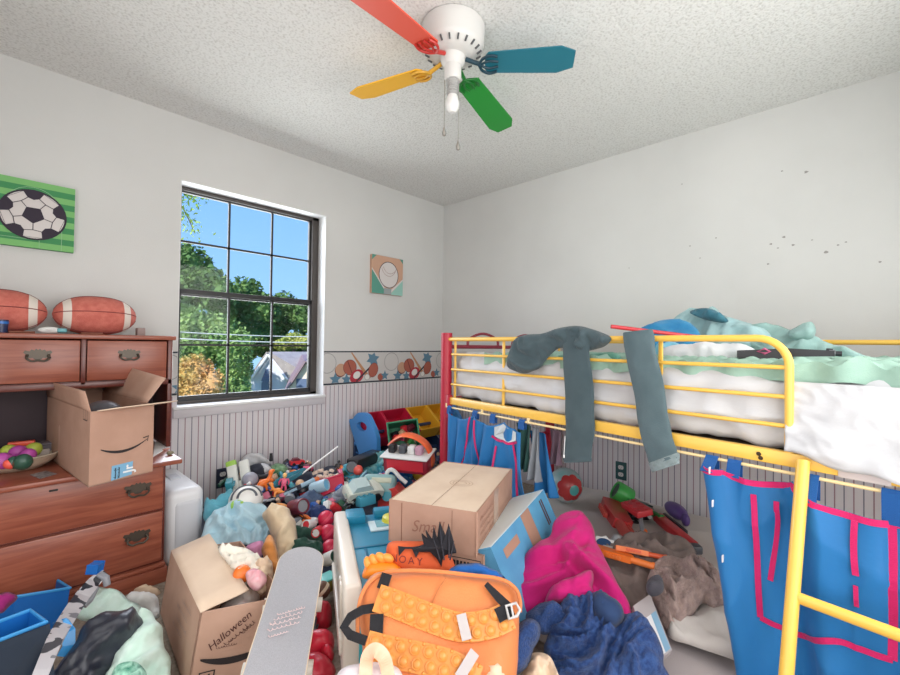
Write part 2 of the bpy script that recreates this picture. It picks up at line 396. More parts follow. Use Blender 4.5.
border('trim_6', (WX0 + .0, .0, BZ0), (-1, 0, 0), WX0, .03)
border('trim_7', (RX, .0, BZ0), (-1, 0, 0), RX - WX1, .1)
border('trim_8', (0, 0.004, BZ0), (0, 1, 0), RY - .01, .2) if False else None
mbb = MB(); mbb.box((.0015, RY / 2, (BZ0 + BZ1) / 2), (.003, RY - .02, BZ1 - BZ0)); struct(mbb.build('trim_8', bc[0], base=False))

# ---- window: dark double-hung with grilles
win = struct(thing('window_1', ((WX0 + WX1) / 2, -.11, WZ0), 'dark bronze double hung window with twelve panes over the wainscot', 'window'))
del win['category']
YF = -.115
fl, fr, fb, ft = WX1 + .0, WX0 + .004, WZ0 + .01, WZ1 - .002
mb = MB()
for lo, hi in (((fr, YF - .035, fb), (fr + .052, YF + .02, ft)), ((fl - .026, YF - .035, fb), (fl, YF + .02, ft)), ((fr, YF - .035, ft - .024), (fl, YF + .02, ft)), ((fr, YF - .035, fb), (fl, YF + .02, fb + .022))):
    lo, hi = V(lo), V(hi); mb.box((lo + hi) / 2, hi - lo, bev=.003)
mb.build('window_frame', M_bronze2, win)
gx0, gx1 = fr + .06, fl - .026
def sash(name, z0, z1, y, rails):
    mb = MB()
    mb.box(((gx0 + gx1) / 2, y, z0 + rails[0] / 2), (gx1 - gx0 + .02, .025, rails[0]), bev=.002)
    mb.box(((gx0 + gx1) / 2, y, z1 - rails[1] / 2), (gx1 - gx0 + .02, .025, rails[1]), bev=.002)
    mb.box((gx0 - .002, y, (z0 + z1) / 2), (.018, .025, z1 - z0), bev=.002); mb.box((gx1, y, (z0 + z1) / 2), (.016, .025, z1 - z0), bev=.002)
    for k in (1, 2): mb.box((gx0 + (gx1 - gx0) * k / 3, y, (z0 + z1) / 2), (.013, .014, z1 - z0))
    zm = (z0 + z1) / 2 + (.012 if rails[0] < .03 else .0)
    mb.box(((gx0 + gx1) / 2, y, zm), (gx1 - gx0, .014, .013))
    s = mb.build(name, M_bronze, win)
    g = bpy.data.materials.get('window_glass')
    if not g:
        g = bpy.data.materials.new('window_glass'); g.use_nodes = True; nt = g.node_tree; nt.nodes.clear()
        t = nt.nodes.new('ShaderNodeBsdfTransparent'); gl = nt.nodes.new('ShaderNodeBsdfGlossy'); gl.inputs['Roughness'].default_value = .03
        mx = nt.nodes.new('ShaderNodeMixShader'); mx.inputs[0].default_value = .012; ou = nt.nodes.new('ShaderNodeOutputMaterial')
        nt.links.new(t.outputs[0], mx.inputs[1]); nt.links.new(gl.outputs[0], mx.inputs[2]); nt.links.new(mx.outputs[0], ou.inputs[0])
    bx((gx0, y - .003, z0), (gx1, y + .001, z1)).build('pane', g, win)
sash('upper_sash', 1.385, ft - .02, YF - .012, (.022, .012))
sash('lower_sash', fb + .02, 1.425, YF + .012, (.03, .03))

# ---- outlets
M_navy = mat('outlet_plate_navy', (38, 46, 66), .5); M_outw = mat('outlet_white', (214, 212, 210), .4); M_grn = mat('outlet_plate_green', (44, 82, 84), .5)
M_slot = mat('slot', (40, 40, 44), .6)
def outlet(name, c, ex, nn, pm, label):
    c, ex, nn = V(c), V(ex), V(nn); t = thing(name, c, label, 'outlet'); ez = V((0, 0, 1))
    mb = MB(); mb.pbox(c - ex * .037 - ez * .06, ex * .074, ez * .12, nn * .007, bev=.002); mb.build('cover_plate', pm, t)
    for s in (-1, 1):
        q = c + ez * .024 * s; mb = MB()
        mb.prism([(x * .018, max(-.0135, min(.0135, y * .018))) for x, y in circ(0, 0, 1, n=20)], q, ex, ez, nn * .009)
        for dx in (-.006, .006): mb.poly([(dx - .001, -.003), (dx + .001, -.003), (dx + .001, .006), (dx - .001, .006)], q + nn * .0093, ex, ez, 1)
        mb.poly(circ(0, -.008, .002, n=8), q + nn * .0093, ex, ez, 1)
        mb.build('receptacle', [M_outw, M_slot], t)
outlet('power_outlet', (1.963, .008, .247), (-1, 0, 0), (0, 1, 0), M_navy, 'navy wall outlet with white sockets under the window')
outlet('power_outlet', (.008, 1.735, .256), (0, 1, 0), (1, 0, 0), M_grn, 'dark green wall outlet on the striped wall under the bed')

# ---- canvases
def canvas(name, x0, x1, z0, z1, mats, label, draw):
    t = thing(name, ((x0 + x1) / 2, .0, z0), label, 'picture')
    mb = MB(); mb.box(((x0 + x1) / 2, .014, (z0 + z1) / 2), (x1 - x0, .027, z1 - z0))
    o = V((x1, .0276, z0)); ex, ez = V((-1, 0, 0)), V((0, 0, 1)); W, H = x1 - x0, z1 - z0; lay = [0]
    def pl(pts, m):
        lay[0] += 1; mb.poly([(min(max(x, 0), W), min(max(y, 0), H)) for x, y in pts], o + V((0, 1, 0)) * .00008 * lay[0], ex, ez, m)
    draw(pl, W, H); mb.build('painted_canvas', mats, t)
def ring2(cx, cy, rx, ry, w, a0=0, a1=2 * PI, n=24):
    return [[(cx + (rx + s) * math.cos(a), cy + (ry + s) * math.sin(a)) for a, s in ((a0 + (a1 - a0) * i / n, 0), (a0 + (a1 - a0) * (i + 1) / n, 0), (a0 + (a1 - a0) * (i + 1) / n, w), (a0 + (a1 - a0) * i / n, w))] for i in range(n)]
def soccer(pl, W, H):
    n = 11
    for i in range(n): pl([(0, H * i / n), (W, H * i / n), (W, H * (i + 1) / n), (0, H * (i + 1) / n)], 0 if i % 2 else 1)
    for q in ring2(W * .53, H * .56, .10, .11, .002): pl(q, 2)
    for a, b in (((.17 * W, 0), (.17 * W, .12 * H)), ((.85 * W, 0), (.85 * W, .34 * H)), ((.6 * W, 0), (.6 * W, .12 * H)), ((.17 * W, .12 * H), (.6 * W, .12 * H)), ((.6 * W, .34 * H), (.85 * W, .34 * H))):
        dx, dy = (.002, 0) if a[0] == b[0] else (0, .002); pl([a, (b[0] if dx == 0 else a[0] + dx, a[1] if dx else b[1]) if False else (a[0] + (b[0] - a[0]) + dx * 0, b[1]), (b[0] + dx, b[1] + dy), (a[0] + dx, a[1] + dy)], 2)
    cx, cy, R = W * .53, H * .49, .113
    pl(circ(cx, cy, R + .008, n=40), 3); pl(circ(cx, cy, R, n=40), 4)
    # black line skeleton: centre pentagon, five edge patches
    pent = [(cx + .042 * math.cos(PI / 2 + 2 * PI * k / 5 + PI), cy + .042 * math.sin(PI / 2 + 2 * PI * k / 5 + PI)) for k in range(5)]
    pl(pent, 3)
    for k in range(5):
        a = PI / 2 + PI + 2 * PI * k / 5
        p1 = pent[k]; p2 = (cx + .072 * math.cos(a), cy + .072 * math.sin(a)); nx, ny = -math.sin(a) * .0016, math.cos(a) * .0016
        pl([(p1[0] + nx, p1[1] + ny), (p1[0] - nx, p1[1] - ny), (p2[0] - nx, p2[1] - ny), (p2[0] + nx, p2[1] + ny)], 3)
        a2 = a + PI / 5
        for sgn in (-1, 1):
            q1 = (cx + .072 * math.cos(a), cy + .072 * math.sin(a)); aa = a + sgn * PI / 5 * .62; q2 = (cx + .083 * math.cos(aa), cy + .083 * math.sin(aa))
            dx, dy = q2[0] - q1[0], q2[1] - q1[1]; l = math.hypot(dx, dy); nx, ny = -dy / l * .0016, dx / l * .0016
            pl([(q1[0] + nx, q1[1] + ny), (q1[0] - nx, q1[1] - ny), (q2[0] - nx, q2[1] - ny), (q2[0] + nx, q2[1] + ny)], 3)
        w = .36
        pl([(cx + r * math.cos(a2 + t), cy + r * math.sin(a2 + t)) for r, t in ((.083, -w * .72), (.121, -w * .95), (.1215, 0), (.121, w * .95), (.083, w * .72), (.072, 0))], 3)
        aq = a
        pl([(cx + r * math.cos(aq + t), cy + r * math.sin(aq + t)) for r, t in ((.112, -.30), (.1135, -.3), (.1135, .3), (.112, .3))], 3)
M_gl = mat('canvas_green_light', (122, 184, 112), .8); M_gd = mat('canvas_green_dark', (66, 140, 88), .8); M_gline = mat('canvas_line', (150, 190, 150), .8); M_ink = mat('canvas_ink', (52, 44, 58), .8); M_cw = mat('canvas_white', (212, 206, 204), .8)
canvas('soccer_canvas', 2.698, 3.018, 1.543, 1.866, [M_gd, M_gl, M_gline, M_ink, M_cw], 'square green striped canvas of a soccer ball above the desk', soccer)
M_peach = mat('canvas_peach', (198, 158, 134), .8); M_teal = mat('canvas_teal', (88, 150, 134), .8); M_teal2 = mat('canvas_mint', (150, 196, 184), .8); M_rustl = mat('canvas_stitch', (150, 112, 104), .8); M_cgrey = mat('canvas_shadow', (150, 158, 160), .8)
def baseball(pl, W, H):
    pl([(0, 0), (W, 0), (W, H), (0, H)], 0)
    pl([(0, 0), (0, H * .62), (W * .42, H * .1), (W * .42, 0)], 1); pl([(W, 0), (W, H * .42), (W * .62, H * .05), (W * .62, 0)], 2)
    pl([(0, H), (W * .14, H), (0, H * .86)], 1); pl([(W, H), (W * .88, H), (W, H * .88)], 1)
    pl([(0, H * .62), (0, H * .66), (W * .44, H * .12), (W * .42, H * .08)], 4); pl([(W, H * .42), (W, H * .46), (W * .6, H * .12), (W * .62, H * .06)], 4)
    pl([(W * .38, 0), (W * .38, H * .16), (W * .62, H * .16), (W * .62, 0)], 6)
    cx, cy = W * .53, H * .52
    pl(circ(cx, cy, .104, .112, 36), 3); pl(circ(cx, cy, .098, .106, 36), 4)
    for q in ring2(cx, cy + .075, .075, .085, .003, PI * 1.08, PI * 1.92, 16): pl(q, 5)
    for q in ring2(cx + .01, cy + .098, .075, .085, .003, PI * 1.12, PI * 1.88, 16): pl(q, 5)
canvas('baseball_canvas', .529, .858, 1.519, 1.836, [M_peach, M_teal, M_teal2, M_ink, M_cw, M_rustl, M_cgrey], 'square peach and teal canvas of a baseball right of the window', baseball)

# ================================================================ ceiling fan
M_fw = mat('fan_white', (214, 213, 210), .4); M_slotd = mat('fan_slot', (90, 92, 94), .6); M_brass = mat('fan_chain', (176, 174, 168), .3, metal=.8); M_bulb = mat('frosted_bulb', (226, 226, 224), .3); M_sock = mat('socket_grey', (164, 164, 162), .5)
fc = V((1.655, 1.673, 0)); fan = thing('ceiling_fan', (fc.x, fc.y, RH), 'ceiling fan with red, yellow, green and teal blades', 'ceiling fan')
ctr = lambda z: V((fc.x, fc.y, z))
mb = MB(); mb.lathe([(.10, RH - .003), (.132, RH - .004), (.134, RH - .03), (.130, RH - .036), (.130, RH - .085), (.118, RH - .105), (.092, RH - .122), (.075, RH - .13), (.0, RH - .13)][::-1], (fc.x, fc.y, 0), n=40)
for k in range(20):
    a = 2 * PI * k / 20; d = V((math.cos(a), math.sin(a), 0)); t = V((-d.y, d.x, 0)); c = ctr(RH - .1105) + d * .1085
    mb.box(c, (.022, .006, .012), orient(d + V((0, 0, -1)) * 1.4, d), m=1)
mb.build('motor_housing', [M_fw, M_slotd], fan)
mb = MB(); mb.lathe([(0, RH - .225), (.03, RH - .225), (.036, RH - .215), (.036, RH - .165), (.05, RH - .15), (.055, RH - .128)], (fc.x, fc.y, 0), n=28); mb.build('switch_housing', M_fw, fan)
mb = MB(); mb.lathe([(0, RH - .29), (.021, RH - .29), (.024, RH - .225)], (fc.x, fc.y, 0), n=20)
for k in range(6): mb.lathe([(.0245, RH - .283 + k * .01), (.026, RH - .28 + k * .01), (.0245, RH - .277 + k * .01)], (fc.x, fc.y, 0), n=20)
mb.build('lamp_socket', M_sock, fan)
mb = MB(); mb.lathe([(0, RH - .365), (.014, RH - .362), (.027, RH - .345), (.03, RH - .325), (.024, RH - .30), (.018, RH - .285)], (fc.x, fc.y, 0), n=22); mb.build('light_bulb', M_bulb, fan)
blades = [('teal', 128.9, .50, (34, 110, 128), (24, 60, 74)), ('green', 195.5, .61, (26, 142, 48), (22, 110, 40)), ('yellow', 285.9, .52, (240, 180, 40), (212, 160, 50)), ('red', 3.0, .56, (222, 84, 62), (190, 50, 44))]
for nm, ang, R, c, c2 in blades:
    a = math.radians(ang); d = V((math.cos(a), math.sin(a), 0)); t = V((-d.y, d.x, 0)); z = RH - .155
    pitch = math.radians(-10); tp = t * math.cos(pitch) + V((0, 0, 1)) * math.sin(pitch); nn = d.cross(tp)
    mc = mat('blade_' + nm, c, .45); m2 = mat('bracket_' + nm, c2, .35)
    W0, W1 = .052, .066
    pts = [(.135, -W0 * .6), (.15, -W0), (R - .06, -W1), (R, -W1 * .62), (R + .005, W1 * .62), (R - .06, W1), (.15, W0), (.135, W0 * .6)]
    mb = MB(); mb.prism(pts, ctr(z) - nn * .003, d, tp, nn * .006); mb.build('blade', mc, fan, nm + ' fan blade')
    mb = MB()
    mb.tube(cr3([ctr(RH - .138) + d * .055, ctr(RH - .15) + d * .085, ctr(z - .008) + d * .12]), .009, 8)
    for s in (-1, 1):
        mb.tube(cr3([ctr(z - .010) + d * .11, ctr(z - .010) + d * .125 + tp * .03 * s, ctr(z - .010) + d * .155 + tp * .045 * s, ctr(z - .009) + d * .185 + tp * .038 * s]), .006, 8)
        mb.tube(cr3([ctr(z - .010) + d * .115, ctr(z - .010) + d * .15 + tp * .018 * s, ctr(z - .009) + d * .19 + tp * .012 * s]), .005, 8)
    mb.build('blade_bracket', m2, fan, nm + ' scrolled blade bracket')
for (px, py, nm) in ((437, 137, 0), (459, 150, 1)):
    q = P(px, py, 1.84); q0 = V((q.x, q.y, RH - .17)); hub = ctr(RH - .17); dd = (q0 - hub); dd = dd.normalized() * .037
    mb = MB(); mb.tube([hub + dd * .8, hub + dd, V((hub.x + dd.x, hub.y + dd.y, q.z + .02))], .0016, 6)
    mb.lathe([(0, 0), (.008, .005), (.010, .016), (.005, .032), (.002, .042)], (hub.x + dd.x, hub.y + dd.y, q.z - .005), n=10)
    mb.build('pull_chain', M_brass, fan)
# ================================================================ outside the window
def leafmat(name, c, c2, sc=.8):
    m = mat(name, c, .8, c2, sc, spec=.1, detail=8); return m
M_trunk = mat('bark', (92, 78, 64), .9)
def leafcloud(blobs, n, size, seed, shell=.55):
    rng = random.Random(seed); mb = MB(); tot = sum(r[0] * r[1] * r[2] for _, r in blobs)
    for c, r in blobs:
        k = max(20, int(n * r[0] * r[1] * r[2] / tot))
        for i in range(k):
            th = rng.uniform(0, 2 * PI); u = rng.uniform(-1, 1); q = math.sqrt(1 - u * u); rad = rng.uniform(shell, 1.0) * (1 + .18 * noise.noise(V((th * 1.7, u * 3, seed))))
            p = V(c) + V((r[0] * q * math.cos(th) * rad, r[1] * q * math.sin(th) * rad, r[2] * u * rad))
            R = eul(rng.uniform(-60, 60), rng.uniform(-60, 60), rng.uniform(0, 360)); s = size * rng.uniform(.6, 1.4)
            mb.add([p + R @ V((-s, 0, 0)), p + R @ V((0, -s * .55, 0)), p + R @ V((s, 0, 0)), p + R @ V((0, s * .55, 0))], [[0, 1, 2, 3]])
    return mb
GZ = -5.0
def tree(name, px, d, blobs, n, size, m, seed, label, cat='tree', group=None):
    """blobs: (px, py, rx_px, ry_px) seen at distance d"""
    B = []
    for (x, y, rx, ry) in blobs:
        k = d / FPX; B.append((P(x, y, d + (seed * 13 % 7 - 3) * .2), (rx * k, rx * k * .8, ry * k)))
    base = P(px, 345, d); base.z = GZ
    t = thing(name, base, label, cat, group)
    mb = leafcloud(B, n, size, seed)
    for c, r in B: mb.ball(c, (r[0] * .72, r[1] * .72, r[2] * .72), u=12, w=8)
    mb.build('crown', m, t)
    top = max(B, key=lambda b: b[1][2])[0]
    mb = MB(); mb.tube([base, base.lerp(top, .5) + V((.2, .1, 0)), top], [.03 * d * .3, .02 * d * .3, .01 * d * .3], 8); mb.build('trunk', M_trunk, t)
    return t
L1 = leafmat('leaves_dark_green', (70, 104, 58), (128, 162, 92)); L2 = leafmat('leaves_mid_green', (96, 134, 74), (160, 186, 112)); L3 = leafmat('leaves_autumn', (214, 158, 104), (176, 176, 92), .5); L4 = leafmat('leaves_yellow_green', (196, 196, 110), (140, 168, 80)); L5 = leafmat('leaves_bright', (120, 158, 62), (162, 186, 88))
tree('tall_tree', 195, 34, [(188, 272, 24, 30), (206, 285, 22, 22), (176, 300, 25, 30), (220, 296, 20, 20)], 7000, .21, L1, 3, 'tallest dark green tree at the left of the window view')
tree('tree', 245, 38, [(246, 297, 19, 20), (232, 312, 22, 20), (262, 310, 18, 18), (250, 330, 24, 22)], 6000, .21, L1, 5, 'rounded dark tree behind the middle panes, left of the house')
tree('tree', 290, 42, [(284, 312, 20, 20), (303, 318, 16, 18), (272, 326, 18, 18), (316, 316, 12, 22)], 5500, .22, L1, 8, 'lower dark tree behind the house roof')
tree('tree', 318, 46, [(262, 343, 24, 14), (292, 345, 22, 13), (322, 344, 22, 16), (240, 350, 20, 14)], 5000, .24, L1, 12, 'distant dark tree line low behind the house roof')
tree('tree', 205, 24, [(196, 330, 24, 26), (222, 338, 20, 26), (186, 350, 16, 22), (208, 352, 22, 20)], 5500, .13, L2, 2, 'mid green tree behind the autumn shrub')
tree('tree', 234, 22, [(236, 362, 17, 32), (228, 385, 17, 20), (243, 345, 11, 18), (242, 392, 10, 14)], 5500, .11, L2, 9, 'pale green tree beside the white house gable')
tree('autumn_shrub', 200, 15, [(196, 374, 18, 20), (182, 380, 16, 22), (212, 384, 12, 17), (198, 394, 24, 16)], 5500, .06, L3, 6, 'orange and yellow autumn shrub in the lower left panes', 'shrub')
tree('tree', 298, 37, [(294, 341, 12, 8), (304, 343, 9, 7), (283, 345, 9, 6)], 2200, .13, L4, 4, 'small yellow-green tree above the house ridge')
for k, (px, d, h_) in enumerate(((60, 30, 285), (120, 36, 275), (155, 28, 300), (350, 44, 300), (390, 40, 310), (20, 40, 290), (440, 46, 300))):
    tree('tree', px, d, [(px - 14, h_ + 20, 24, 24), (px + 14, h_ + 14, 22, 26), (px, h_ + 52, 30, 34)], 1500, .34, (L1, L2)[k % 2], 20 + k, ['green tree left of the window view, nearest the autumn shrub', 'tall green tree outside, hidden by the wall left of the window', 'leafy tree outside just left of the window', 'green tree outside, right of the neighbouring house', 'second green tree outside, right of the neighbouring house', 'leftmost tree outside, beyond the desk wall', 'rightmost tree outside, beyond the baseball canvas wall'][k])
# overhanging branch near the glass
t = thing('leafy_branch', onY(176, 205, -1.6), 'leafy bright green branch hanging in the top left pane', 'branch')
mb = MB(); rng = random.Random(4)
path = [onY(172, 186, -1.6), onY(183, 192, -1.62), onY(192, 197, -1.6), onY(203, 196, -1.58)]
mb.tube(path, [.012, .009, .006, .003], 6); p2 = [onY(176, 200, -1.7), onY(183, 208, -1.7), onY(190, 222, -1.7), onY(194, 232, -1.68)]; mb.tube(p2, [.01, .007, .005, .003], 6); mb.build('twig', M_trunk, t)
mb = MB()
for pp in (path, p2):
    for i in range(150):
        k = rng.random() * 2.98; a = int(k); c = pp[a].lerp(pp[a + 1], k - a) + V((rng.gauss(0, .045), rng.gauss(0, .06), rng.gauss(-.02, .045)))
        R = eul(rng.uniform(-70, 70), rng.uniform(-70, 70), rng.uniform(0, 360)); s = rng.uniform(.012, .026)
        mb.add([c + R @ V((-s, 0, 0)), c + R @ V((0, -s * .45, 0)), c + R @ V((s, 0, 0)), c + R @ V((0, s * .45, 0))], [[0, 1, 2, 3]])
mb.build('leaves', L5, t)
# neighbour's house
M_sid = mat('siding_pale', (206, 212, 224), .7); M_roof = mat('roof_shingle', (172, 164, 160), .9, (156, 148, 146), 3); M_cream = mat('siding_cream', (236, 222, 204), .7); M_roof2 = mat('roof_mauve', (150, 128, 136), .9); M_hw = mat('house_window', (96, 112, 140), .3); M_trimw = mat('house_trim', (232, 234, 238), .6); M_droof = mat('dormer_roof_slate', (92, 106, 136), .8)
D = 30.0; base = P(275, 400, D); base.z = GZ
hs = thing('house', base, 'white neighbouring house with gable and shingle roof', 'house')
def HP(px, py, dd=0): return P(px, py, D + dd)
fwd = V((FW.x, FW.y, 0)).normalized(); rt = V((RT.x, RT.y, 0)).normalized()
def wallpoly(mb, px, depth, m=0):   # outline in view at D, extruded away along the view
    A = [HP(x, y) for x, y in px]; B = [p + fwd * depth for p in A]; n = len(A)
    mb.add(A + B, [list(range(n)), list(range(n, 2 * n))[::-1]] + [[i, n + i, n + (i + 1) % n, (i + 1) % n] for i in range(n)], m)
mb = MB(); g = [(251, 378), (268, 354), (287, 378), (287, 450), (251, 450)]; wallpoly(mb, g, 6); mb.build('wall', M_sid, hs)
mb = MB(); c = [(287, 392), (306, 363), (322, 392), (322, 450), (287, 450)]
A = [P(x, y, D - 3) for x, y in c]; B = [p + fwd * 8 for p in A]; n = 5; mb.add(A + B, [list(range(n)), list(range(n, 2 * n))[::-1]] + [[i, n + i, n + (i + 1) % n, (i + 1) % n] for i in range(n)]); mb.build('wall', M_cream, hs, 'cream front gable wall')
mb = MB()
def slab(a, b, c_, d_, th=.12, m=0):
    a, b, c_, d_ = V(a), V(b), V(c_), V(d_); nrm = (b - a).cross(d_ - a).normalized()
    if nrm.z < 0: nrm = -nrm
    mb.hexa([a, b, c_, d_, a + nrm * th, b + nrm * th, c_ + nrm * th, d_ + nrm * th], m)
ridgeL, ridgeR = HP(268, 352.5, -.3), P(330, 352.5, D + 4); eaveR0, eaveR1 = HP(289, 381, -.3), P(336, 392, D - 1)
slab(ridgeL, ridgeR, eaveR1, eaveR0); slab(HP(268, 352.5, -.3), HP(268, 352.5, 6), HP(249.5, 379, 6), HP(249.5, 379, -.3)); mb.build('roof', M_roof, hs)
mb = MB(); pk = P(306, 361.5, D - 3.4); slab(pk, P(316, 353, D + 4), P(302, 353, D + 4), P(285, 393.5, D - 3.4)); slab(pk, P(316, 353, D + 4), P(340, 380, D + 4), P(324, 394, D - 3.4)); mb.build('roof', M_roof2, hs, 'mauve shaded gable roof')
mb = MB()
for a, b in (((251, 379), (268, 354.5)), ((268, 354.5), (288, 380))): mb.tube([HP(*a, -.35), HP(*b, -.35)], .09, 6)
mb.build('bargeboard', M_trimw, hs)
mb = MB(); mb.add([HP(261, 381, -.9), HP(266, 370, -.9), HP(271.5, 380, -.9), HP(266, 368, .2)], [[0, 2, 1], [0, 1, 3], [1, 2, 3], [0, 3, 2]]); mb.build('dormer_roof', M_droof, hs)
mb = MB(); mb.prism([(x * .32, y * .32) for x, y in [(-1, -1.5), (1, -1.5), (1, .4), (.7, 1), (0, 1.3), (-.7, 1), (-1, .4)]], HP(266.5, 385, -.05), rt, V((0, 0, 1)), -fwd * .08); mb.build('window', M_hw, hs)
mb = MB(); mb.prism([(x * .4, y * .4) for x, y in [(-1, -1), (1, -1), (1, 1), (-1, 1)]], P(303, 385, D - 3), rt, V((0, 0, 1)), -fwd * .08); mb.build('window', M_hw, hs)
# lawn and hill
M_lawn = mat('hillside_grass', (110, 130, 70), .95, (140, 146, 88), .3)
mb = MB(); mb.box((-20, -45, GZ - .1), (160, 85, .2)); struct(mb.build('ground', M_lawn, base=False))
# power lines
M_wire = mat('wire', (190, 194, 196), .5)
for k, (y0, y1, w) in enumerate(((329.5, 333, .022), (336.5, 338.5, .026))):
    a, c = P(120, y0 - 2, 20), P(345, y1 + 4, 21); mid = a.lerp(c, .5) - V((0, 0, .12)); mb = MB(); mb.tube(cr3([a, a.lerp(c, .25) - V((0, 0, .09)), mid, a.lerp(c, .75) - V((0, 0, .09)), c]), w, 5)
    tag(mb.build('power_line', M_wire), ['upper', 'lower'][k] + ' power line crossing the trees outside', 'cable')
# ================================================================ low loft bed
M_yel = mat('bed_yellow_metal', (240, 192, 84), .35, coat=.2); M_red = mat('bed_red_metal', (176, 32, 56), .4); M_redd = mat('bed_red_bar', (128, 34, 52), .4); M_rod = mat('rod_cream', (236, 212, 160), .4); M_deck = mat('bed_deck', (96, 82, 70), .8); M_bolt = mat('bolt_dark', (70, 56, 40), .5, metal=.6)
BA = math.radians(82.2); ba = V((math.cos(BA), math.sin(BA), 0)); bb = V((-math.sin(BA), math.cos(BA), 0))
bF = P(448, 338.2, 2.62); bF.z = 0
def Bd(s, w, z): return bF + ba * s + bb * w + V((0, 0, z))
RB = Matrix((ba, bb, _z)).transposed()
ZT, ZS1, ZS0, ZR = 1.133, .787, .744, .728
BL, BW, GL = 1.99, 1.0, 1.675
bed = thing('loft_bed', Bd(BL / 2, BW / 2, 0), 'low metal loft bed with yellow guard rails and red end posts', 'bed')
def bbox(mb, s0, s1, w0, w1, z0, z1, bev=.003, m=0): mb.box(Bd((s0 + s1) / 2, (w0 + w1) / 2, (z0 + z1) / 2), (s1 - s0, w1 - w0, z1 - z0), RB, bev, m)
# posts
for (s, w_, top, mm, lab) in ((-.012, .0, 1.172, M_red, 'red front post at the far end'), (-.012, BW, 1.16, M_red, None), (BL + .012, 0, .80, M_yel, 'yellow near post'), (BL + .012, BW, 1.12, M_yel, 'yellow near post')):
    mb = MB(); mb.tube([Bd(s, w_, 0.0), Bd(s, w_, top)], .034, 16); mb.build('post', mm, bed, lab)
mb = MB(); bbox(mb, .012, .04, -.022, .01, .66, .80, .004); mb.build('corner_bracket', M_red, bed)
# red end panel
mb = MB(); mb.tube([Bd(-.012, .03, 1.088), Bd(-.012, BW - .03, 1.088)], .0125, 10)
mb.build('end_rail', M_redd, bed)
mb = MB()
for w0, w1 in ((.17, .44), (.58, .85)): mb.tube(cr3([Bd(-.012, w0, 1.09), Bd(-.012, w0 + .015, 1.14), Bd(-.012, (w0 + w1) / 2, 1.175), Bd(-.012, w1 - .015, 1.14), Bd(-.012, w1, 1.09)]), .0085, 8)
mb.build('end_arch', M_redd, bed)
mb = MB(); mb.tube([Bd(-.012, .03, .766), Bd(-.012, BW - .03, .766)], .016, 10); mb.tube([Bd(-.012, .03, .45), Bd(-.012, BW - .03, .45)], .014, 10); mb.build('end_rail', M_red, bed)
# guard rails
def guard(name, w_, s0, s1, bars, verts):
    mb = MB(); arc = [Bd(s1 - .085 + .085 * math.sin(t), w_, ZT - .085 + .085 * math.cos(t)) for t in np.linspace(0, PI / 2, 9)]
    mb.tube([Bd(s0, w_, ZT)] + arc + [Bd(s1, w_, ZS1 - .03)], .0118, 14); g = mb.build(name, M_yel, bed)
    for z in bars: mb = MB(); mb.tube([Bd(s0 + .02, w_, z), Bd(s1, w_, z)], .0072, 10); mb.build('guard_bar', M_yel, bed)
    for s in verts: mb = MB(); bbox(mb, s - .008, s + .008, w_ + .010, w_ + .018, ZS0 + .01, ZT - .006, .002); mb.build('guard_upright', M_yel, bed)
guard('guard_rail', 0.0, .02, GL, (1.043, .953, .864), (.055, .458, 1.28))
guard('guard_rail', BW, .02, BL, (1.043, .953, .864), (.055, .7, 1.4))
# side rails
for w_ in (.0, BW): mb = MB(); bbox(mb, .0, BL, w_ - .012, w_ + .018, ZS0, ZS1, .004); mb.build('side_rail', M_yel, bed)
mb = MB(); bbox(mb, BL - .03, BL, .0, BW, ZS0, ZS1, .004); mb.build('side_rail', M_yel, bed)
mb = MB()
for k in range(9): bbox(mb, .1 + k * .22, .16 + k * .22, .02, BW - .02, ZS0 + .004, ZS0 + .026, .002)
bbox(mb, .02, BL - .02, .05, .9, ZS0 + .027, ZS0 + .033, 0)
mb.build('slat_deck', M_deck, bed)
mb = MB(); 
for s in (1.60, 1.605): mb.lathe([(0, .004), (.006, .003), (.007, 0)], Bd(s, -.012, .768 if s < 1.603 else .756), orient(-bb), 10)
mb.build('bolt', M_bolt, bed)
# curtain rod with little hangers
mb = MB(); mb.tube([Bd(.02, -.02, ZR), Bd(1.97, -.02, ZR)], .0052, 8)
for s in (.02, .33, .66, .9, 1.3, 1.97): bbox(mb, s - .006, s + .006, -.024, -.014, ZR - .004, ZS0 + .006, .001)
mb.build('curtain_rod', M_rod, bed)
wr0 = (onplane(839, 468, bF, bb) - bF).dot(ba); wr1 = (onplane(892, 478, bF, bb) - bF).dot(ba)
mb = MB(); bbox(mb, wr0, wr1, -.0145, .02, ZS0 - .002, ZS1 + .002, .002); mb.build('plastic_wrap', mat('wrap_pale', (208, 198, 198), .35), bed, 'pale plastic wrap around the side rail')
# ladder
out = -bb
lt0 = Bd(1.715, -.03, ZS1 - .012)
lb0 = onZ(781.5, 735, .0); lb0 = onplane(781.5, 735, bF + out * .27, out)
ldir = (lb0 - lt0).normalized(); lb0 = lt0 + ldir * (lt0.z / -ldir.z)
lsep = ba * .36
for k in (0, 1): 
    mb = MB(); mb.tube([lt0 + lsep * k, lb0 + lsep * k], .0165, 14, sx=1.0, sy=1.0); mb.build('ladder_rail', M_yel, bed)
for zz in (.43, .16):
    q = lt0 + ldir * ((lt0.z - zz) / -ldir.z); mb = MB(); mb.tube([q, q + lsep], .0155, 12, sx=.7, up=(0, 0, 1)); mb.build('ladder_rung', M_yel, bed)

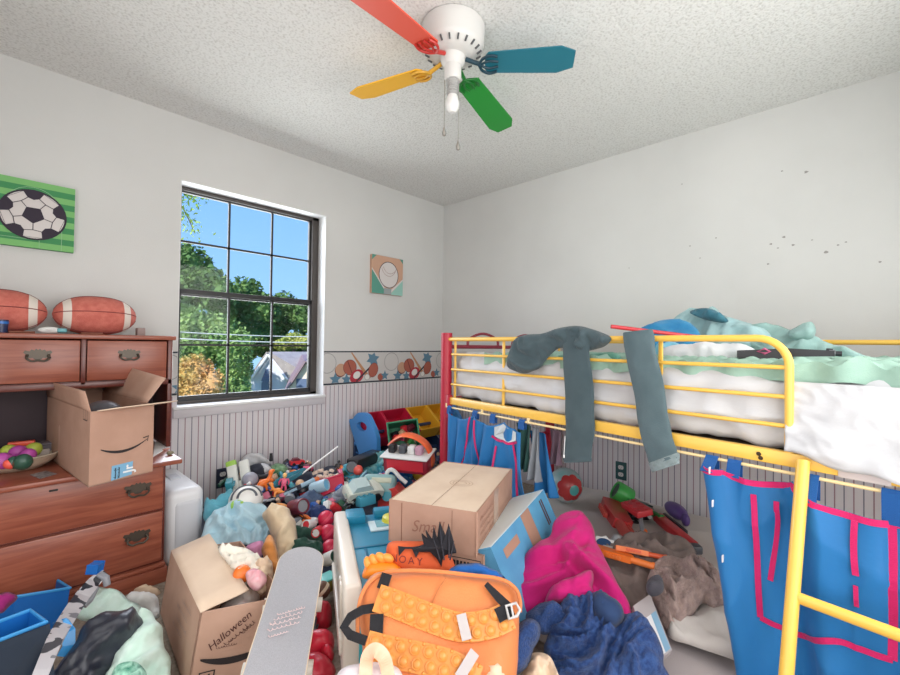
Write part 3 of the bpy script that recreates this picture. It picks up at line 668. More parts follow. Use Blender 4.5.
# ---------------- mattress, sheet, foam
M_sheet = cloth('sheet_white', (204, 205, 208), (196, 197, 201), .75, 5, .1, 120); M_foam = mat('foam_mint', (146, 180, 165), .85, (154, 187, 172), 30, .2, 300)
def slabmesh(name, s0, s1, w0, w1, zf0, zf1, mats, ns=110, nw=40, edge=None, parent=None):
    """closed slab over the bed: zf0 / zf1 give bottom / top heights"""
    mb = MB(); vs = []; fs = []
    for lay, f in ((0, zf1), (1, zf0)):
        for i in range(ns + 1):
            for j in range(nw + 1):
                s = s0 + (s1 - s0) * i / ns; w_ = w0 + (w1 - w0) * j / nw; ds, dw = edge(s, w_, i / ns, j / nw, lay) if edge else (0, 0)
                vs.append(Bd(s + ds, w_ + dw, f(s, w_)))
    A = (ns + 1) * (nw + 1); g = lambda i, j, l: l * A + i * (nw + 1) + j
    for i in range(ns):
        for j in range(nw): fs.append([g(i, j, 0), g(i + 1, j, 0), g(i + 1, j + 1, 0), g(i, j + 1, 0)]); fs.append([g(i, j, 1), g(i, j + 1, 1), g(i + 1, j + 1, 1), g(i + 1, j, 1)])
    for i in range(ns): fs.append([g(i, 0, 0), g(i, 0, 1), g(i + 1, 0, 1), g(i + 1, 0, 0)]); fs.append([g(i, nw, 0), g(i + 1, nw, 0), g(i + 1, nw, 1), g(i, nw, 1)])
    for j in range(nw): fs.append([g(0, j, 0), g(0, j + 1, 0), g(0, j + 1, 1), g(0, j, 1)]); fs.append([g(ns, j, 0), g(ns, j, 1), g(ns, j + 1, 1), g(ns, j + 1, 0)])
    mb.add(vs, fs, 0, True); return mb.build(name, mats, parent, auto=50)
mat_t = thing('mattress', Bd(1, .5, .78), 'white mattress in a rumpled sheet on the loft bed', 'mattress')
b = MB(); bm_ = bmesh.new(); bmesh.ops.create_cube(bm_, size=1); bmesh.ops.subdivide_edges(bm_, edges=bm_.edges[:], cuts=60, use_grid_fill=True)
ml, mw, mh, rr = 1.93, .93, .235, .05
for v in bm_.verts:
    x, y, z = v.co * 2; q = V((x * ml / 2, y * mw / 2, z * mh / 2)); lim = V((ml / 2 - rr, mw / 2 - rr, mh / 2 - rr)); c = V((max(-lim.x, min(lim.x, q.x)), max(-lim.y, min(lim.y, q.y)), max(-lim.z, min(lim.z, q.z)))); dv = q - c
    if dv.length > 1e-6: q = c + dv.normalized() * min(rr, dv.length)
    amp = .024 * ridge((q.x * 3.5 + q.z * 2 + noise.noise(q * 4), q.z * 7 - q.x * 1.5 + q.y * 4), 4) + .012 * ridge((q.x * 9 - q.z * 6, q.z * 10 + q.y * 6 + q.x * 3), 8) + .010 * noise.noise(q * 3)
    nn = dv.normalized() if dv.length > 1e-6 else V((0, 0, 1)); q = q + nn * (amp - .008)
    far = max(0, 1 - (q.x + ml / 2) / .5)
    v.co = Bd(.995 + q.x, .495 + q.y, .785 + mh / 2 + q.z + (.025 * far if z > 0 else 0))
b.bm(bm_, None, 0, True); b.build('sheeted_mattress', M_sheet, mat_t, auto=0)
# loose sheet edge hanging over the near part of the side rail
def drape(name, fn, nu, nv, th, mats, parent=None, label=None):
    mb = MB(); vs = [V(fn(i / nu, j / nv)) for i in range(nu + 1) for j in range(nv + 1)]; fs = [[i * (nv + 1) + j, (i + 1) * (nv + 1) + j, (i + 1) * (nv + 1) + j + 1, i * (nv + 1) + j + 1] for i in range(nu) for j in range(nv)]
    mb.add(vs, fs, 0, True); o = mb.build(name, mats, parent, label, auto=0); solid(o, th, 0); return o
def shang(u, v):
    s = 1.668 + .36 * u; zb_ = .792 - .03 * min(1, u * 2.2) + .006 * math.sin(u * 15); z = 1.0 - v * (1.0 - zb_)
    o_ = .014 + (.030 + .03 * u) * min(1, max(0, (1.0 - z) / .2)) ** 1.2 + .005 * math.sin(u * 14 + v * 5) * v + .014 * ridge((u * 2.2 + v * 2, v * 3 - u), 3) * v + .006 * ridge((u * 5 - v * 3, v * 4 + u), 6)
    return Bd(s, .03 - o_ + .02 * max(0, .2 - v), z)
drape('hanging_sheet', shang, 60, 24, .003, M_sheet, mat_t)
def fe(s, w_, u, v, lay):
    ds = 0; dw = 0
    if v < .12: dw = (-.010 * math.sin(s * 2 * PI / .135) - .012 * noise.noise(V((s * 4, 0, 2)))) * (1 - v / .12)
    return ds, dw
egg = lambda s, w_: math.sin(s * 2 * PI / .095) * math.sin(w_ * 2 * PI / .095)
fb_ = lambda s, w_: 1.004 + .010 * noise.noise(V((s * 3, w_ * 3, 1))) - .012 * max(0, 1 - w_ / .1) + .006 * math.sin(s * 2 * PI / .16) * max(0, 1 - w_ / .15)
foam = slabmesh('foam_topper', .30, 2.02, .03, .93, fb_, lambda s, w_: fb_(s, w_) + .052 + .011 * egg(s, w_) + .008 * math.sin(s * 2 * PI / .14 + 1) * max(0, 1 - w_ / .15) + .016 * max(0, (s - 1.2)), M_foam, 200, 90, fe)
tag(foam, 'mint green egg-crate foam topper over the white mattress', 'foam topper')
# ================================================================ desk with hutch
def woodmat(name, c, c2, rough=.3):
    m = bpy.data.materials.new(name); m.use_nodes = True; nt = m.node_tree; b = nt.nodes['Principled BSDF']; N = nt.nodes.new; L = nt.links.new
    tc = N('ShaderNodeTexCoord'); mp = N('ShaderNodeMapping'); mp.inputs['Scale'].default_value = (2.2, 9, 26); L(tc.outputs['Object'], mp.inputs[0])
    n = N('ShaderNodeTexNoise'); n.inputs['Scale'].default_value = 2.2; n.inputs['Detail'].default_value = 7; n.inputs['Distortion'].default_value = .7; L(mp.outputs[0], n.inputs['Vector'])
    r = N('ShaderNodeValToRGB'); r.color_ramp.elements[0].position = .3; r.color_ramp.elements[0].color = lin(c); r.color_ramp.elements[1].position = .72; r.color_ramp.elements[1].color = lin(c2); L(n.outputs[0], r.inputs[0]); L(r.outputs[0], b.inputs['Base Color'])
    b.inputs['Roughness'].default_value = rough; b.inputs['Coat Weight'].default_value = .15; b.inputs['Coat Roughness'].default_value = .25; return m
M_cherry = woodmat('cherry_wood', (130, 66, 50), (160, 92, 70)); M_cherryd = woodmat('cherry_wood_dark', (92, 40, 34), (112, 54, 42)); M_cav = mat('hutch_inside', (58, 40, 48), .6); M_han = mat('antique_brass', (84, 76, 68), .4, metal=.6); M_key = mat('keyhole', (30, 22, 20), .6)
dk = thing('desk', (2.79, .32, 0), 'cherry wood desk with drawer hutch against the window wall', 'desk')
DX0, DX1, DY, ZD = 2.405, 3.19, .60, .555
def dbox(name, lo, hi, m=M_cherry, bev=.004, parent=dk, label=None): return bx(lo, hi, bev).build(name, m, parent, label)
dbox('body', (DX0, .03, .07), (DX1, DY - .018, ZD - .02), M_cherryd)
dbox('writing_top', (DX0 - .055, .03, ZD - .022), (DX1 + .05, DY + .03, ZD), M_cherry, .006)
mb = MB(); mb.box(((DX0 + DX1) / 2, .31, .035), (DX1 - DX0 + .02, .60, .07), bev=.006); mb.box(((DX0 + DX1) / 2, .305, .08), (DX1 - DX0 + .008, .60, .02), bev=.008); mb.build('plinth', M_cherry, dk)
def handle(c, n, w=.1, parent=None):
    c = V(c); x, n, z = V((1, 0, 0)), V(n), V((0, 0, 1)); mb = MB()
    half = [(0, .024), (.008, .03), (.014, .022), (.026, .026), (.032, .018), (.05, .022), (.056, .012), (.046, .004), (.05, -.006), (.034, -.012), (.02, -.010), (.012, -.018), (0, -.02)]
    pts = [(a * w / .11, b_) for a, b_ in half] + [(-a * w / .11, b_) for a, b_ in half[::-1][1:-1]]
    mb.prism(pts[::-1], c, x, z, n * .003)
    for s in (-1, 1): mb.ball(c + x * s * .034 + n * .008, .006, u=10, w=6)
    mb.tube(cr3([c - x * .034 + n * .01, c - x * .036 + n * .02 - z * .012, c - x * .02 + n * .024 - z * .024, c + n * .025 - z * .021, c + x * .02 + n * .024 - z * .024, c + x * .036 + n * .02 - z * .012, c + x * .034 + n * .01]), .0042, 8)
    return mb.build('bail_handle', M_han, parent)
for z0, z1, hz in ((.335, .53, .445), (.10, .325, .236)):
    d_ = dbox('drawer', (DX0 + .012, DY - .02, z0), (DX1 - .012, DY, z1), M_cherry, .006)
    for hx in (2.513, 3.07): handle((hx, DY, hz), (0, 1, 0), .1, d_)
    if z0 > .3:
        mb = MB(); mb.prism([(-.012, -.004), (.012, -.004), (.014, 0), (.012, .004), (-.012, .004), (-.014, 0)], (2.79, DY + .0002, .505), (-1, 0, 0), (0, 0, 1), (0, .001, 0)); mb.build('keyhole_plate', M_key, d_)
HX0, HX1, HYF, HZ1 = 2.325, 3.26, .325, 1.128
dbox('hutch_side', (HX0, .03, ZD), (HX0 + .022, HYF, HZ1 - .02), M_cherryd); dbox('hutch_side', (HX1 - .022, .03, ZD), (HX1, HYF, HZ1 - .02), M_cherryd)
dbox('hutch_back', (HX0 + .02, .03, ZD), (HX1 - .02, .042, HZ1 - .02), M_cav, 0)
dbox('hutch_top', (HX0 - .012, .03, HZ1 - .022), (HX1 + .012, HYF + .014, HZ1), M_cherry, .005)
mb = MB(); mb.box(((HX0 + HX1) / 2, .18, .90), (HX1 - HX0, .27, .02), bev=.002); mb.box(((HX0 + HX1) / 2, HYF - .008, .893), (HX1 - HX0, .016, .028), bev=.003)
for xx in (2.68, 2.985): mb.box((xx, .18, 1.0), (.018, .29, .21), bev=.002)
mb.build('hutch_shelf', M_cherryd, dk)
for x0, x1 in ((2.352, 2.668), (2.692, 2.973), (2.997, 3.235)):
    d_ = dbox('drawer', (x0, HYF - .02, .912), (x1, HYF + .002, 1.10), M_cherry, .004); handle(((x0 + x1) / 2, HYF + .002, 1.032), (0, 1, 0), .09, d_)
# ================================================================ things on the desk and hutch
M_fb = mat('football_red_brown', (190, 98, 86), .8, (204, 116, 102), 40, .3, 300); M_fbw = mat('football_band', (222, 212, 202), .8); M_fbs = mat('football_seam', (120, 52, 50), .8)
def football(cx, cy, zb, L, r, ang, label, bot=0):
    t = thing('toy_football', (cx, cy, zb), label, 'football', 'plush footballs on the hutch')
    R = rotz(ang) @ Matrix.Rotation(PI / 2, 3, 'Y'); o = V((cx, cy, zb + r))
    def rad(u): return r * max(0, 1 - abs(u) ** 2.5) ** .56
    def seg(u0, u1, n=12, k=1.0): return [(rad(u0 + (u1 - u0) * i / n) * k * (1 + .0), (u0 + (u1 - u0) * i / n) * L / 2) for i in range(n + 1)]
    mb = MB(); mb.lathe(seg(-.998, -.79, 10), o, R, 36); mb.lathe(seg(-.62, .62, 18), o, R, 36); mb.lathe(seg(.79, .998, 10), o, R, 36)
    mb.build('body', M_fb, t)
    for u0, u1 in ((-.795, -.615), (.615, .795)): mb = MB(); mb.lathe(seg(u0, u1, 6, 1.012), o, R, 36); mb.build('stripe', M_fbw, t)
    mb = MB()
    for k in range(5):
        a = 2 * PI * k / 5 + .5; mb.tube([o + R @ V((rad(u) * 1.004 * math.cos(a), rad(u) * 1.004 * math.sin(a), u * L / 2)) for u in np.linspace(-.97, .97, 30)], .0022, 6)
    mb.build('seam', M_fbs, t)
q = onY(96.5, 311, .17); football(q.x, q.y, HZ1, .325, .094, 0.02, 'plush football with two white bands, right one on the hutch')
q = onY(-3, 310, .17); football(q.x, q.y, HZ1, .325, .096, -.05, 'plush football partly out of frame, left one on the hutch')
M_tq = plas('toy_turquoise', (96, 160, 168)); M_wt = plas('toy_white', (224, 224, 222)); M_nv = plas('toy_navy', (36, 46, 84)); M_blk = plas('toy_black', (34, 34, 38)); M_gry = plas('toy_grey', (130, 134, 138))
q = onY(50, 326, .27); t = thing('toy_airplane', (q.x, q.y, HZ1), 'small white toy airplane with turquoise tail between the footballs', 'toy')
mb = MB(); mb.ball((q.x, q.y, HZ1 + .016), (.04, .014, .015)); mb.build('body', M_wt, t)
mb = MB(); mb.box((q.x + .002, q.y, HZ1 + .018), (.02, .09, .004), bev=.002); mb.build('wing', M_wt, t)
mb = MB(); mb.box((q.x - .04, q.y, HZ1 + .016), (.035, .03, .02), bev=.006); mb.build('tail', M_tq, t)
q = onY(140.5, 329, .2); tag(MB().box((q.x, q.y, HZ1 + .02), (.035, .05, .04), bev=.003).build('small_box', mat('box_greybrown', (150, 132, 128), .7)), 'small grey-brown box at the right tip of the football', 'box')
q = onY(1, 324, .28); t = thing('cup', (q.x, q.y, HZ1), 'small navy cup at the left end of the hutch top', 'cup')
mb = MB(); mb.lathe([(0, 0), (.02, 0), (.024, .055), (.021, .055), (.018, .004)], (q.x, q.y, HZ1), n=20); mb.build('cup_wall', M_nv, t)
mb = MB(); mb.lathe([(.0235, .038), (.0245, .044), (.024, .048)], (q.x, q.y, HZ1), n=20); mb.build('rim_band', plas('toy_blue', (44, 110, 190)), t)
for px, lab in ((22, 'pencil stub lying on the hutch in front of the left football'), (92, 'pencil stub lying on the hutch below the right football')):
    q = onY(px, 331, .30); mb = MB(); mb.cyl((q.x - .04, q.y, HZ1 + .0045), (q.x + .04, q.y + .01, HZ1 + .0045), .0045, 8); tag(mb.build('pencil', mat('pencil_brown', (120, 70, 52), .6)), lab, 'pencil')

# ---- open cardboard boxes
M_cb = mat('cardboard', (184, 148, 130), .85, (177, 141, 123), 12, .08, 300, spec=.15); M_cbin = mat('cardboard_inside', (192, 158, 140), .85, (186, 150, 132), 10, spec=.15); M_cbpale = mat('cardboard_pale', (222, 200, 178), .85, (214, 190, 168), 8, spec=.15); M_ink2 = mat('print_black', (38, 32, 34), .7); M_lab = mat('label_blue', (120, 172, 206), .6); M_tape = mat('packing_tape', (190, 160, 140), .25, coat=.3)
def panel(mb, o, a, b, th, m=0):
    a, b = V(a), V(b); n = a.cross(b).normalized() * th; mb.pbox(V(o), a, b, n, 0, m)
def openbox(t, o, ex, ey, ez, mats, th=.004):
    mb = MB(); o, ex, ey, ez = V(o), V(ex), V(ey), V(ez); ux, uy, uz = ex.normalized(), ey.normalized(), ez.normalized()
    mb.pbox(o, ex, ey, uz * th); mb.pbox(o, ex, uy * th, ez); mb.pbox(o + ey - uy * th, ex, uy * th, ez); mb.pbox(o + uy * th, ux * th, ey - uy * 2 * th, ez); mb.pbox(o + ex - ux * th + uy * th, ux * th, ey - uy * 2 * th, ez)
    return mb.build('box_body', mats, t)
def flap(t, pts, th, m, name='flap', sub=None, label=None, n_=6, curl=0):
    """pts: hinge a, hinge b, outer b, outer a"""
    a, b, c, d = [V(p) for p in pts]; nr = (b - a).cross(d - a).normalized(); vs = []; fs = []
    for i in range(n_ + 1):
        for j in range(n_ + 1):
            u, v = i / n_, j / n_; p = (a * (1 - u) + b * u) * (1 - v) + (d * (1 - u) + c * u) * v + nr * curl * math.sin(v * 2.2) * v * (.5 + u); vs.append(p)
    for i in range(n_):
        for j in range(n_): fs.append([i * (n_ + 1) + j, (i + 1) * (n_ + 1) + j, (i + 1) * (n_ + 1) + j + 1, i * (n_ + 1) + j + 1])
    mb = MB(); mb.add(vs, fs, 0, True); o = mb.build(name, m, sub or t, label, auto=0); solid(o, th, 0); return o
def smile(mb, o, ex, ey, w, sag, th0=.004):
    """curved arrow: points up at the right end"""
    o, ex, ey = V(o), V(ex).normalized(), V(ey).normalized(); nz = ex.cross(ey).normalized() * .0009; k = 22; A = []; B = []
    for i in range(k + 1):
        u = i / k; x = (u - .5) * w; y = -sag * (1 - (2 * u - 1) ** 2) ; h = th0 * (.45 + 1.2 * math.sin(PI * min(1, u * 1.0) ** .8) ) * (1 if u < .97 else .8); A.append(o + nz + ex * x + ey * (y - h / 2 + u * w * .06)); B.append(o + nz + ex * x + ey * (y + h / 2 + u * w * .06))
    mb.add(A + B, [[i, i + 1, k + 2 + i, k + 1 + i] for i in range(k)])
    e = o + nz + ex * (w * .5) + ey * (w * .06); a = w * .11
    for q in ([(-.9, .5), (.35, .75), (.42, .55), (-.8, .28)], [(.35, .75), (.18, -.5), (.0, -.42), (.2, .6)]): mb.add([e + ex * x * a + ey * y * a for x, y in q], [[0, 1, 2, 3]])
A_ = onZ(88.5, 487.5, ZD + .002); B_ = onZ(152.6, 471.5, ZD + .002); ex = B_ - A_; ey = _z.cross(ex.normalized()); ey = ey if ey.dot(FW) > 0 else -ey
top = onplane(89.4, 412, A_, ey); bh = top.z - A_.z; ez = _z * bh; eyv = onZ(46.6, 456, ZD + .002) - A_; eyv = eyv.normalized() * .71; eyq = eyv.normalized()
t = thing('cardboard_box', A_ + ex * .5 + eyv * .5, 'open cardboard box with a curved arrow, on the desk front', 'box')
openbox(t, A_, ex, eyv, ez, M_cb)
tz = A_ + ez; ux, uy = ex.normalized(), ey
flap(t, [tz, tz + eyv, tz + eyv + _z * .075 - ux * .015, tz + uy * .02 + _z * .075 - ux * .012], .004, M_cb, 'left_flap', curl=.004)
rb = tz + ex; flap(t, [rb + eyv * .12, rb + eyv, rb + eyv * .95 + _z * .135 + ux * .055, rb + eyv * .12 + _z * .095 + ux * .085], .004, M_cbin, 'right_flap', curl=-.02)
flap(t, [tz + eyv, rb + eyv, rb + eyv + _z * .10 + uy * .04, tz + eyv + _z * .09 + uy * .04], .004, M_cbin, 'back_flap')
flap(t, [tz + ux * .02, rb, rb - uy * .075 + _z * .02 + ux * .05, tz + ux * .05 - uy * .055 + _z * .012], .004, M_cbpale, 'front_flap', curl=.004)
fo = A_ - uy * .0006
mb = MB(); smile(mb, fo + ux * ex.length * .52 + ez * .47, ux, _z, .165, .026, .0065); mb.build('curved_arrow', M_ink2, t)
mb = MB(); mb.poly([(0, 0), (.073, .006), (.077, .058), (.002, .056)], fo + ux * .072 + _z * .004 - uy * .0006, ux, _z); mb.build('blue_label', M_lab, t)
tm = text_mb('Jr', fo + ux * .133 + _z * .036 - uy * .0012, _z, -ux, .05, bold=.001); tm.build('label_text', mat('print_white', (226, 228, 230), .6), t)
mb = MB()
for k in range(2): scribble(mb, fo + ux * (.086 + .012 * k) + _z * .008 - uy * .0012, _z, -ux, .042, .006, 70 + k, .0022)
mb.build('label_text', M_ink2, t)
mb = MB(); lo = A_ - ux * .0012 + eyq * .035 + ez * .86
for q in ([(0, 0), (.055, 0), (.055, .003), (0, .003)], [(0, .042), (.055, .042), (.055, .045), (0, .045)], [(0, 0), (.002, 0), (.002, .045), (0, .045)], [(.053, 0), (.055, 0), (.055, .045), (.053, .045)], [(.026, 0), (.028, 0), (.028, .045), (.026, .045)]): mb.poly(q, lo, eyq, _z)
mb.build('handling_mark', M_ink2, t)
mb = MB(); c = A_ + ex * .42 + eyv * .3 + _z * (bh - .055); mb.ball(c, (.075, .075, .068)); tag(mb.build('ball', mat('ball_charcoal', (78, 76, 82), .35)), 'dark grey ball inside the open box on the desk', 'ball')
mb = MB(); mb.box(A_ + ex * .5 + eyv * .45 + _z * .09, (.17, .3, .17), orient(_z, ux), .01); tag(mb.build('shoe_box', M_cbin), 'brown inner carton under the grey ball in the box', 'carton')

# ---- bowl of plastic eggs
M_bowl = mat('bowl_cream', (226, 210, 186), .35); M_rim = mat('bowl_rim_clear', (200, 190, 170), .25)
c = onZ(4, 471, ZD); c.z = ZD; c = c + V((FW.x, FW.y, 0)).normalized() * .05
t = thing('bowl', c, 'shallow cream bowl filled with coloured plastic eggs on the desk', 'bowl')
mb = MB(); mb.lathe([(0, .004), (.085, .004), (.12, .03), (.138, .055), (.142, .055), (.124, .027), (.088, 0), (0, 0)], c, n=40); mb.build('bowl_wall', M_bowl, t)
mb = MB(); mb.tube([c + V((.141 * math.cos(a), .141 * math.sin(a), .056)) for a in np.linspace(0, 2 * PI, 40)[:-1]], .004, 8, closed=True); mb.build('rim', M_rim, t)
cols = {'purple': (186, 80, 168), 'lime': (190, 206, 84), 'green': (112, 168, 78), 'coral': (232, 92, 78), 'dark green': (46, 84, 70)}
eggs = [(10, 452, 'lime', .030, 'leftmost in the bowl'), (18.5, 454, 'purple', .033, 'in the middle of the bowl'), (27.5, 456, 'purple', .029, 'at the right of the bowl, beside the lime one'), (33, 450, 'lime', .03, 'at the right rim of the bowl'), (3, 461, 'purple', .03, 'at the front left rim of the bowl'), (9.5, 463, 'coral', .018, 'small, at the front of the bowl'), (23, 462, 'dark green', .03, 'at the front of the bowl'), (15, 462, 'dark green', .024, 'between the coral and purple ones')]
for px, py, cn, r, lab in eggs:
    q = onplane(px, py, c + V((0, 0, .062)), V((0, 0, 1))); mb = MB(); mb.ball((q.x, q.y, c.z + .05 + r * .4), (r, r, r * 1.15), eul(40, 20, px * 7)); tag(mb.build('plastic_egg', plas('egg_' + cn.replace(' ', '_'), cols[cn])), cn + ' plastic egg ' + lab, 'egg', 'plastic eggs in the bowl')
q = onZ(14, 444.5, c.z + .085); q2 = onZ(29, 443, c.z + .085); mb = MB(); mb.box((q + q2) / 2, ((q2 - q).length + .04, .03, .022), orient(_z, q2 - q), .004); tag(mb.build('toy_bar', plas('toy_orange_red', (240, 90, 60))), 'orange-red toy bar lying across the back of the bowl', 'toy')
q = onZ(43, 460, ZD); mb = MB(); mb.cyl(V((q.x, q.y, ZD)), V((q.x, q.y, ZD + .035)), .009, 14); mb.lathe([(.009, .035), (.011, .036), (.011, .045), (0, .045)], (q.x, q.y, ZD), n=14); tag(mb.build('glue_bottle', plas('toy_amber', (216, 168, 90))), 'small amber bottle between the bowl and the cardboard box', 'bottle')
q = onZ(27, 447, ZD); q.y = .24; mb = MB(); mb.box((q.x, .20, ZD + .035), (.14, .09, .07), bev=.006); mb.box((q.x, .20, ZD + .074), (.15, .1, .008), bev=.003); tag(mb.build('plastic_case', mat('case_clear_grey', (120, 116, 122), .25)), 'grey translucent plastic case at the back of the hutch', 'case')
q = onZ(33, 449, ZD); mb = MB(); mb.box((q.x, .285, ZD + .03), (.075, .02, .06), bev=.003); tag(mb.build('small_carton', mat('carton_pale', (186, 176, 170), .7)), 'pale small carton in front of the grey plastic case', 'carton')
# cards and papers
def sheet(name, px, z, m, label, cat, th=.0015):
    A = [onZ(x, y, z) for x, y in px]; mb = MB(); n = len(A); mb.add(A + [p + V((0, 0, th)) for p in A], [list(range(n))[::-1], list(range(n, 2 * n))] + [[i, (i + 1) % n, n + (i + 1) % n, n + i] for i in range(n)]); o = mb.build(name, m)
    return tag(o, label, cat) if label else o
sheet('trading_card', [(30, 475), (46, 471), (57, 474), (40, 479)], ZD + .0005, mat('card_dark', (70, 66, 74), .3, (170, 170, 176), 60), 'dark shiny card lying in front of the bowl', 'card')
sheet('paper', [(155, 442), (171, 441.5), (163, 451), (153, 457)], ZD + .0005, mat('paper_white', (232, 230, 228), .7), 'white paper on the right end of the desk', 'paper', .003)
q = onZ(170, 455, ZD); mb = MB(); mb.ball((q.x, q.y, ZD + .010), (.016, .012, .01)); tag(mb.build('pebble', mat('pebble_grey', (138, 132, 110), .7)), 'small grey-green pebble on the desk corner', 'pebble')
q = onZ(166, 450, ZD); mb = MB(); mb.box((q.x, q.y, ZD + .004), (.03, .016, .008), rotz(.6), .002); tag(mb.build('eraser', mat('eraser_pink', (206, 150, 140), .7)), 'pink eraser beside the white paper', 'eraser')
# ---- white heater beside the desk
M_heat = mat('heater_white', (222, 223, 226), .4); M_heat2 = mat('heater_panel', (198, 200, 206), .45)
t = thing('air_purifier', (2.31, .27, 0), 'slim white air purifier standing between desk and toy heap', 'air purifier')
mb = MB(); mb.box((2.304, .295, .20), (.166, .47, .36), bev=.04, seg=5); mb.build('casing', M_heat, t)
mb = MB(); mb.box((2.297, .295, .195), (.13, .482, .28), bev=.03, seg=4); mb.build('front_panel', M_heat2, t)
mb = MB(); mb.box((2.297, .27, .381), (.05, .10, .008), bev=.003); mb.build('lid', M_heat2, t)
mb = MB(); mb.box((2.308, .275, .01), (.13, .36, .02), bev=.005); mb.build('foot', M_heat2, t)
# ================================================================ toy kit
TM = {}
def tm(c, rough=.4):
    k = 'toy_%02x%02x%02x' % c
    return plas(k, c, rough)
CT = {'red': (206, 48, 58), 'blue': (44, 112, 178), 'teal': (42, 148, 168), 'navy': (40, 52, 92), 'white': (226, 226, 224), 'black': (36, 36, 40), 'grey': (132, 136, 142), 'dgrey': (78, 82, 90), 'orange': (238, 120, 44), 'yellow': (240, 196, 62), 'green': (60, 140, 74), 'dgreen': (36, 74, 62), 'lime': (160, 204, 92), 'pink': (222, 92, 130), 'maroon': (108, 38, 54), 'tan': (206, 168, 134), 'cream': (232, 214, 188), 'coral': (232, 96, 84), 'mint': (156, 198, 190), 'sky': (120, 184, 220), 'purple': (90, 66, 130), 'brown': (104, 70, 54)}
def C_(n): return tm(CT[n]) if isinstance(n, str) else tm(n)
def lie(py_, px_, roll=0): return eul(px_, py_, roll)
def car(p, R, L, c1, c2, label):
    t = thing('toy_car', p, label, 'toy car'); X = XF(p, R, L)
    mb = MB(); mb.prism([(-.5, .1), (.5, .1), (.5, .28), (.3, .34), (-.48, .36), (-.5, .3)], (0, .22, 0), (1, 0, 0), (0, 0, 1), (0, -.44, 0)); mb.build('body', C_(c1), t, xf=X)
    mb = MB(); mb.prism([(-.4, .35), (.22, .34), (.06, .52), (-.3, .52)], (0, .18, 0), (1, 0, 0), (0, 0, 1), (0, -.36, 0)); mb.build('cabin', C_(c2), t, xf=X)
    for sx in (-.3, .3):
        for sy in (-.22, .22): mb = MB(); mb.tube([(sx, sy - .05, .12), (sx, sy + .05, .12)], .12, 14); mb.build('wheel', C_('black'), t, xf=X)
    return t
def figure(p, R, h, cb, ch, cl, label, name='toy_figure', cat='toy figure'):
    """small posable toy figure lying along +z of its frame"""
    t = thing(name, p, label, cat); X = XF(p, R, h)
    mb = MB(); mb.box((0, 0, .55), (.26, .16, .32), bev=.05); mb.box((0, 0, .37), (.22, .14, .08), bev=.03); mb.build('torso', C_(cb), t, xf=X)
    mb = MB(); mb.ball((0, 0, .84), (.105, .11, .13)); mb.cyl((0, 0, .7), (0, 0, .76), .05, 10); mb.build('head', C_(ch), t, xf=X)
    for s in (-1, 1):
        mb = MB(); mb.tube([(s * .15, 0, .68), (s * .23, .04, .52), (s * .22, .14, .40)], [.05, .045, .04], 8); mb.build('arm', C_(cb), t, xf=X)
        mb = MB(); mb.tube([(s * .07, 0, .36), (s * .10, .03, .2), (s * .10, 0, .04)], [.06, .055, .05], 8); mb.box((s * .10, .03, .025), (.1, .17, .05), bev=.02); mb.build('leg', C_(cl), t, xf=X)
    return t
def blaster(p, R, L, c1, c2, c3, label, kind=0):
    """toy dart blaster, barrel along +x, grip down -z"""
    t = thing('toy_blaster', p, label, 'toy blaster'); X = XF(p, R, L)
    mb = MB(); mb.prism([(-.5, -.02), (-.42, -.10), (-.12, -.08), (.12, -.07), (.18, .0), (.16, .12), (-.2, .15), (-.46, .12)], (0, .05, 0), (1, 0, 0), (0, 0, 1), (0, -.10, 0)); mb.build('body', C_(c1), t, xf=X)
    mb = MB(); mb.tube([(.12, 0, .06), (.46, 0, .06)], .05, 14); mb.tube([(.46, 0, .06), (.5, 0, .06)], .06, 14); mb.tube([(.14, 0, -.02), (.36, 0, -.02)], .032, 10); mb.build('barrel', C_(c2), t, xf=X)
    mb = MB(); mb.prism([(-.34, -.08), (-.18, -.08), (-.24, -.34), (-.38, -.34)], (0, .04, 0), (1, 0, 0), (0, 0, 1), (0, -.08, 0)); mb.build('grip', C_(c3), t, xf=X)
    mb = MB(); mb.tube([(-.2, 0, -.09), (-.17, 0, -.17), (-.08, 0, -.18), (-.03, 0, -.09)], .014, 8); mb.build('trigger_guard', C_(c3), t, xf=X)
    mb = MB(); mb.box((-.12, 0, .165), (.3, .05, .03), bev=.006)
    for k in range(6): mb.box((-.24 + k * .05, 0, .186), (.02, .05, .016))
    mb.build('top_rail', C_(c2), t, xf=X); return t
def dino(p, R, L, c, label, cat='toy animal', name='toy_dinosaur'):
    t = thing(name, p, label, cat); X = XF(p, R, L)
    mb = MB(); mb.tube(cr3([(-.5, 0, .30), (-.3, 0, .30), (-.1, 0, .34), (.12, 0, .36), (.28, 0, .52), (.36, 0, .66), (.5, 0, .66)]), [.02 + .0 * i if i < 2 else .0 for i in range(2)] + [.03, .045, .06, .07, .09, .11, .13, .145, .15, .15, .15, .145, .14, .13, .12, .11, .10, .095, .09, .085, .08, .075, .075, .08, .09, .10, .105, .105, .10, .09, .08, .07, .06, .05, .04][:35], 12); mb.build('body', C_(c), t, xf=X)
    for s in (-1, 1):
        mb = MB(); mb.tube([(-.06, s * .1, .3), (-.02, s * .13, .16), (-.06, s * .13, .02)], [.08, .06, .045], 8); mb.box((-.02, s * .13, .02), (.14, .08, .04), bev=.015); mb.build('leg', C_(c), t, xf=X)
        mb = MB(); mb.tube([(.18, s * .1, .40), (.26, s * .12, .32), (.32, s * .1, .34)], [.04, .03, .02], 8); mb.build('arm', C_(c), t, xf=X)
    return t
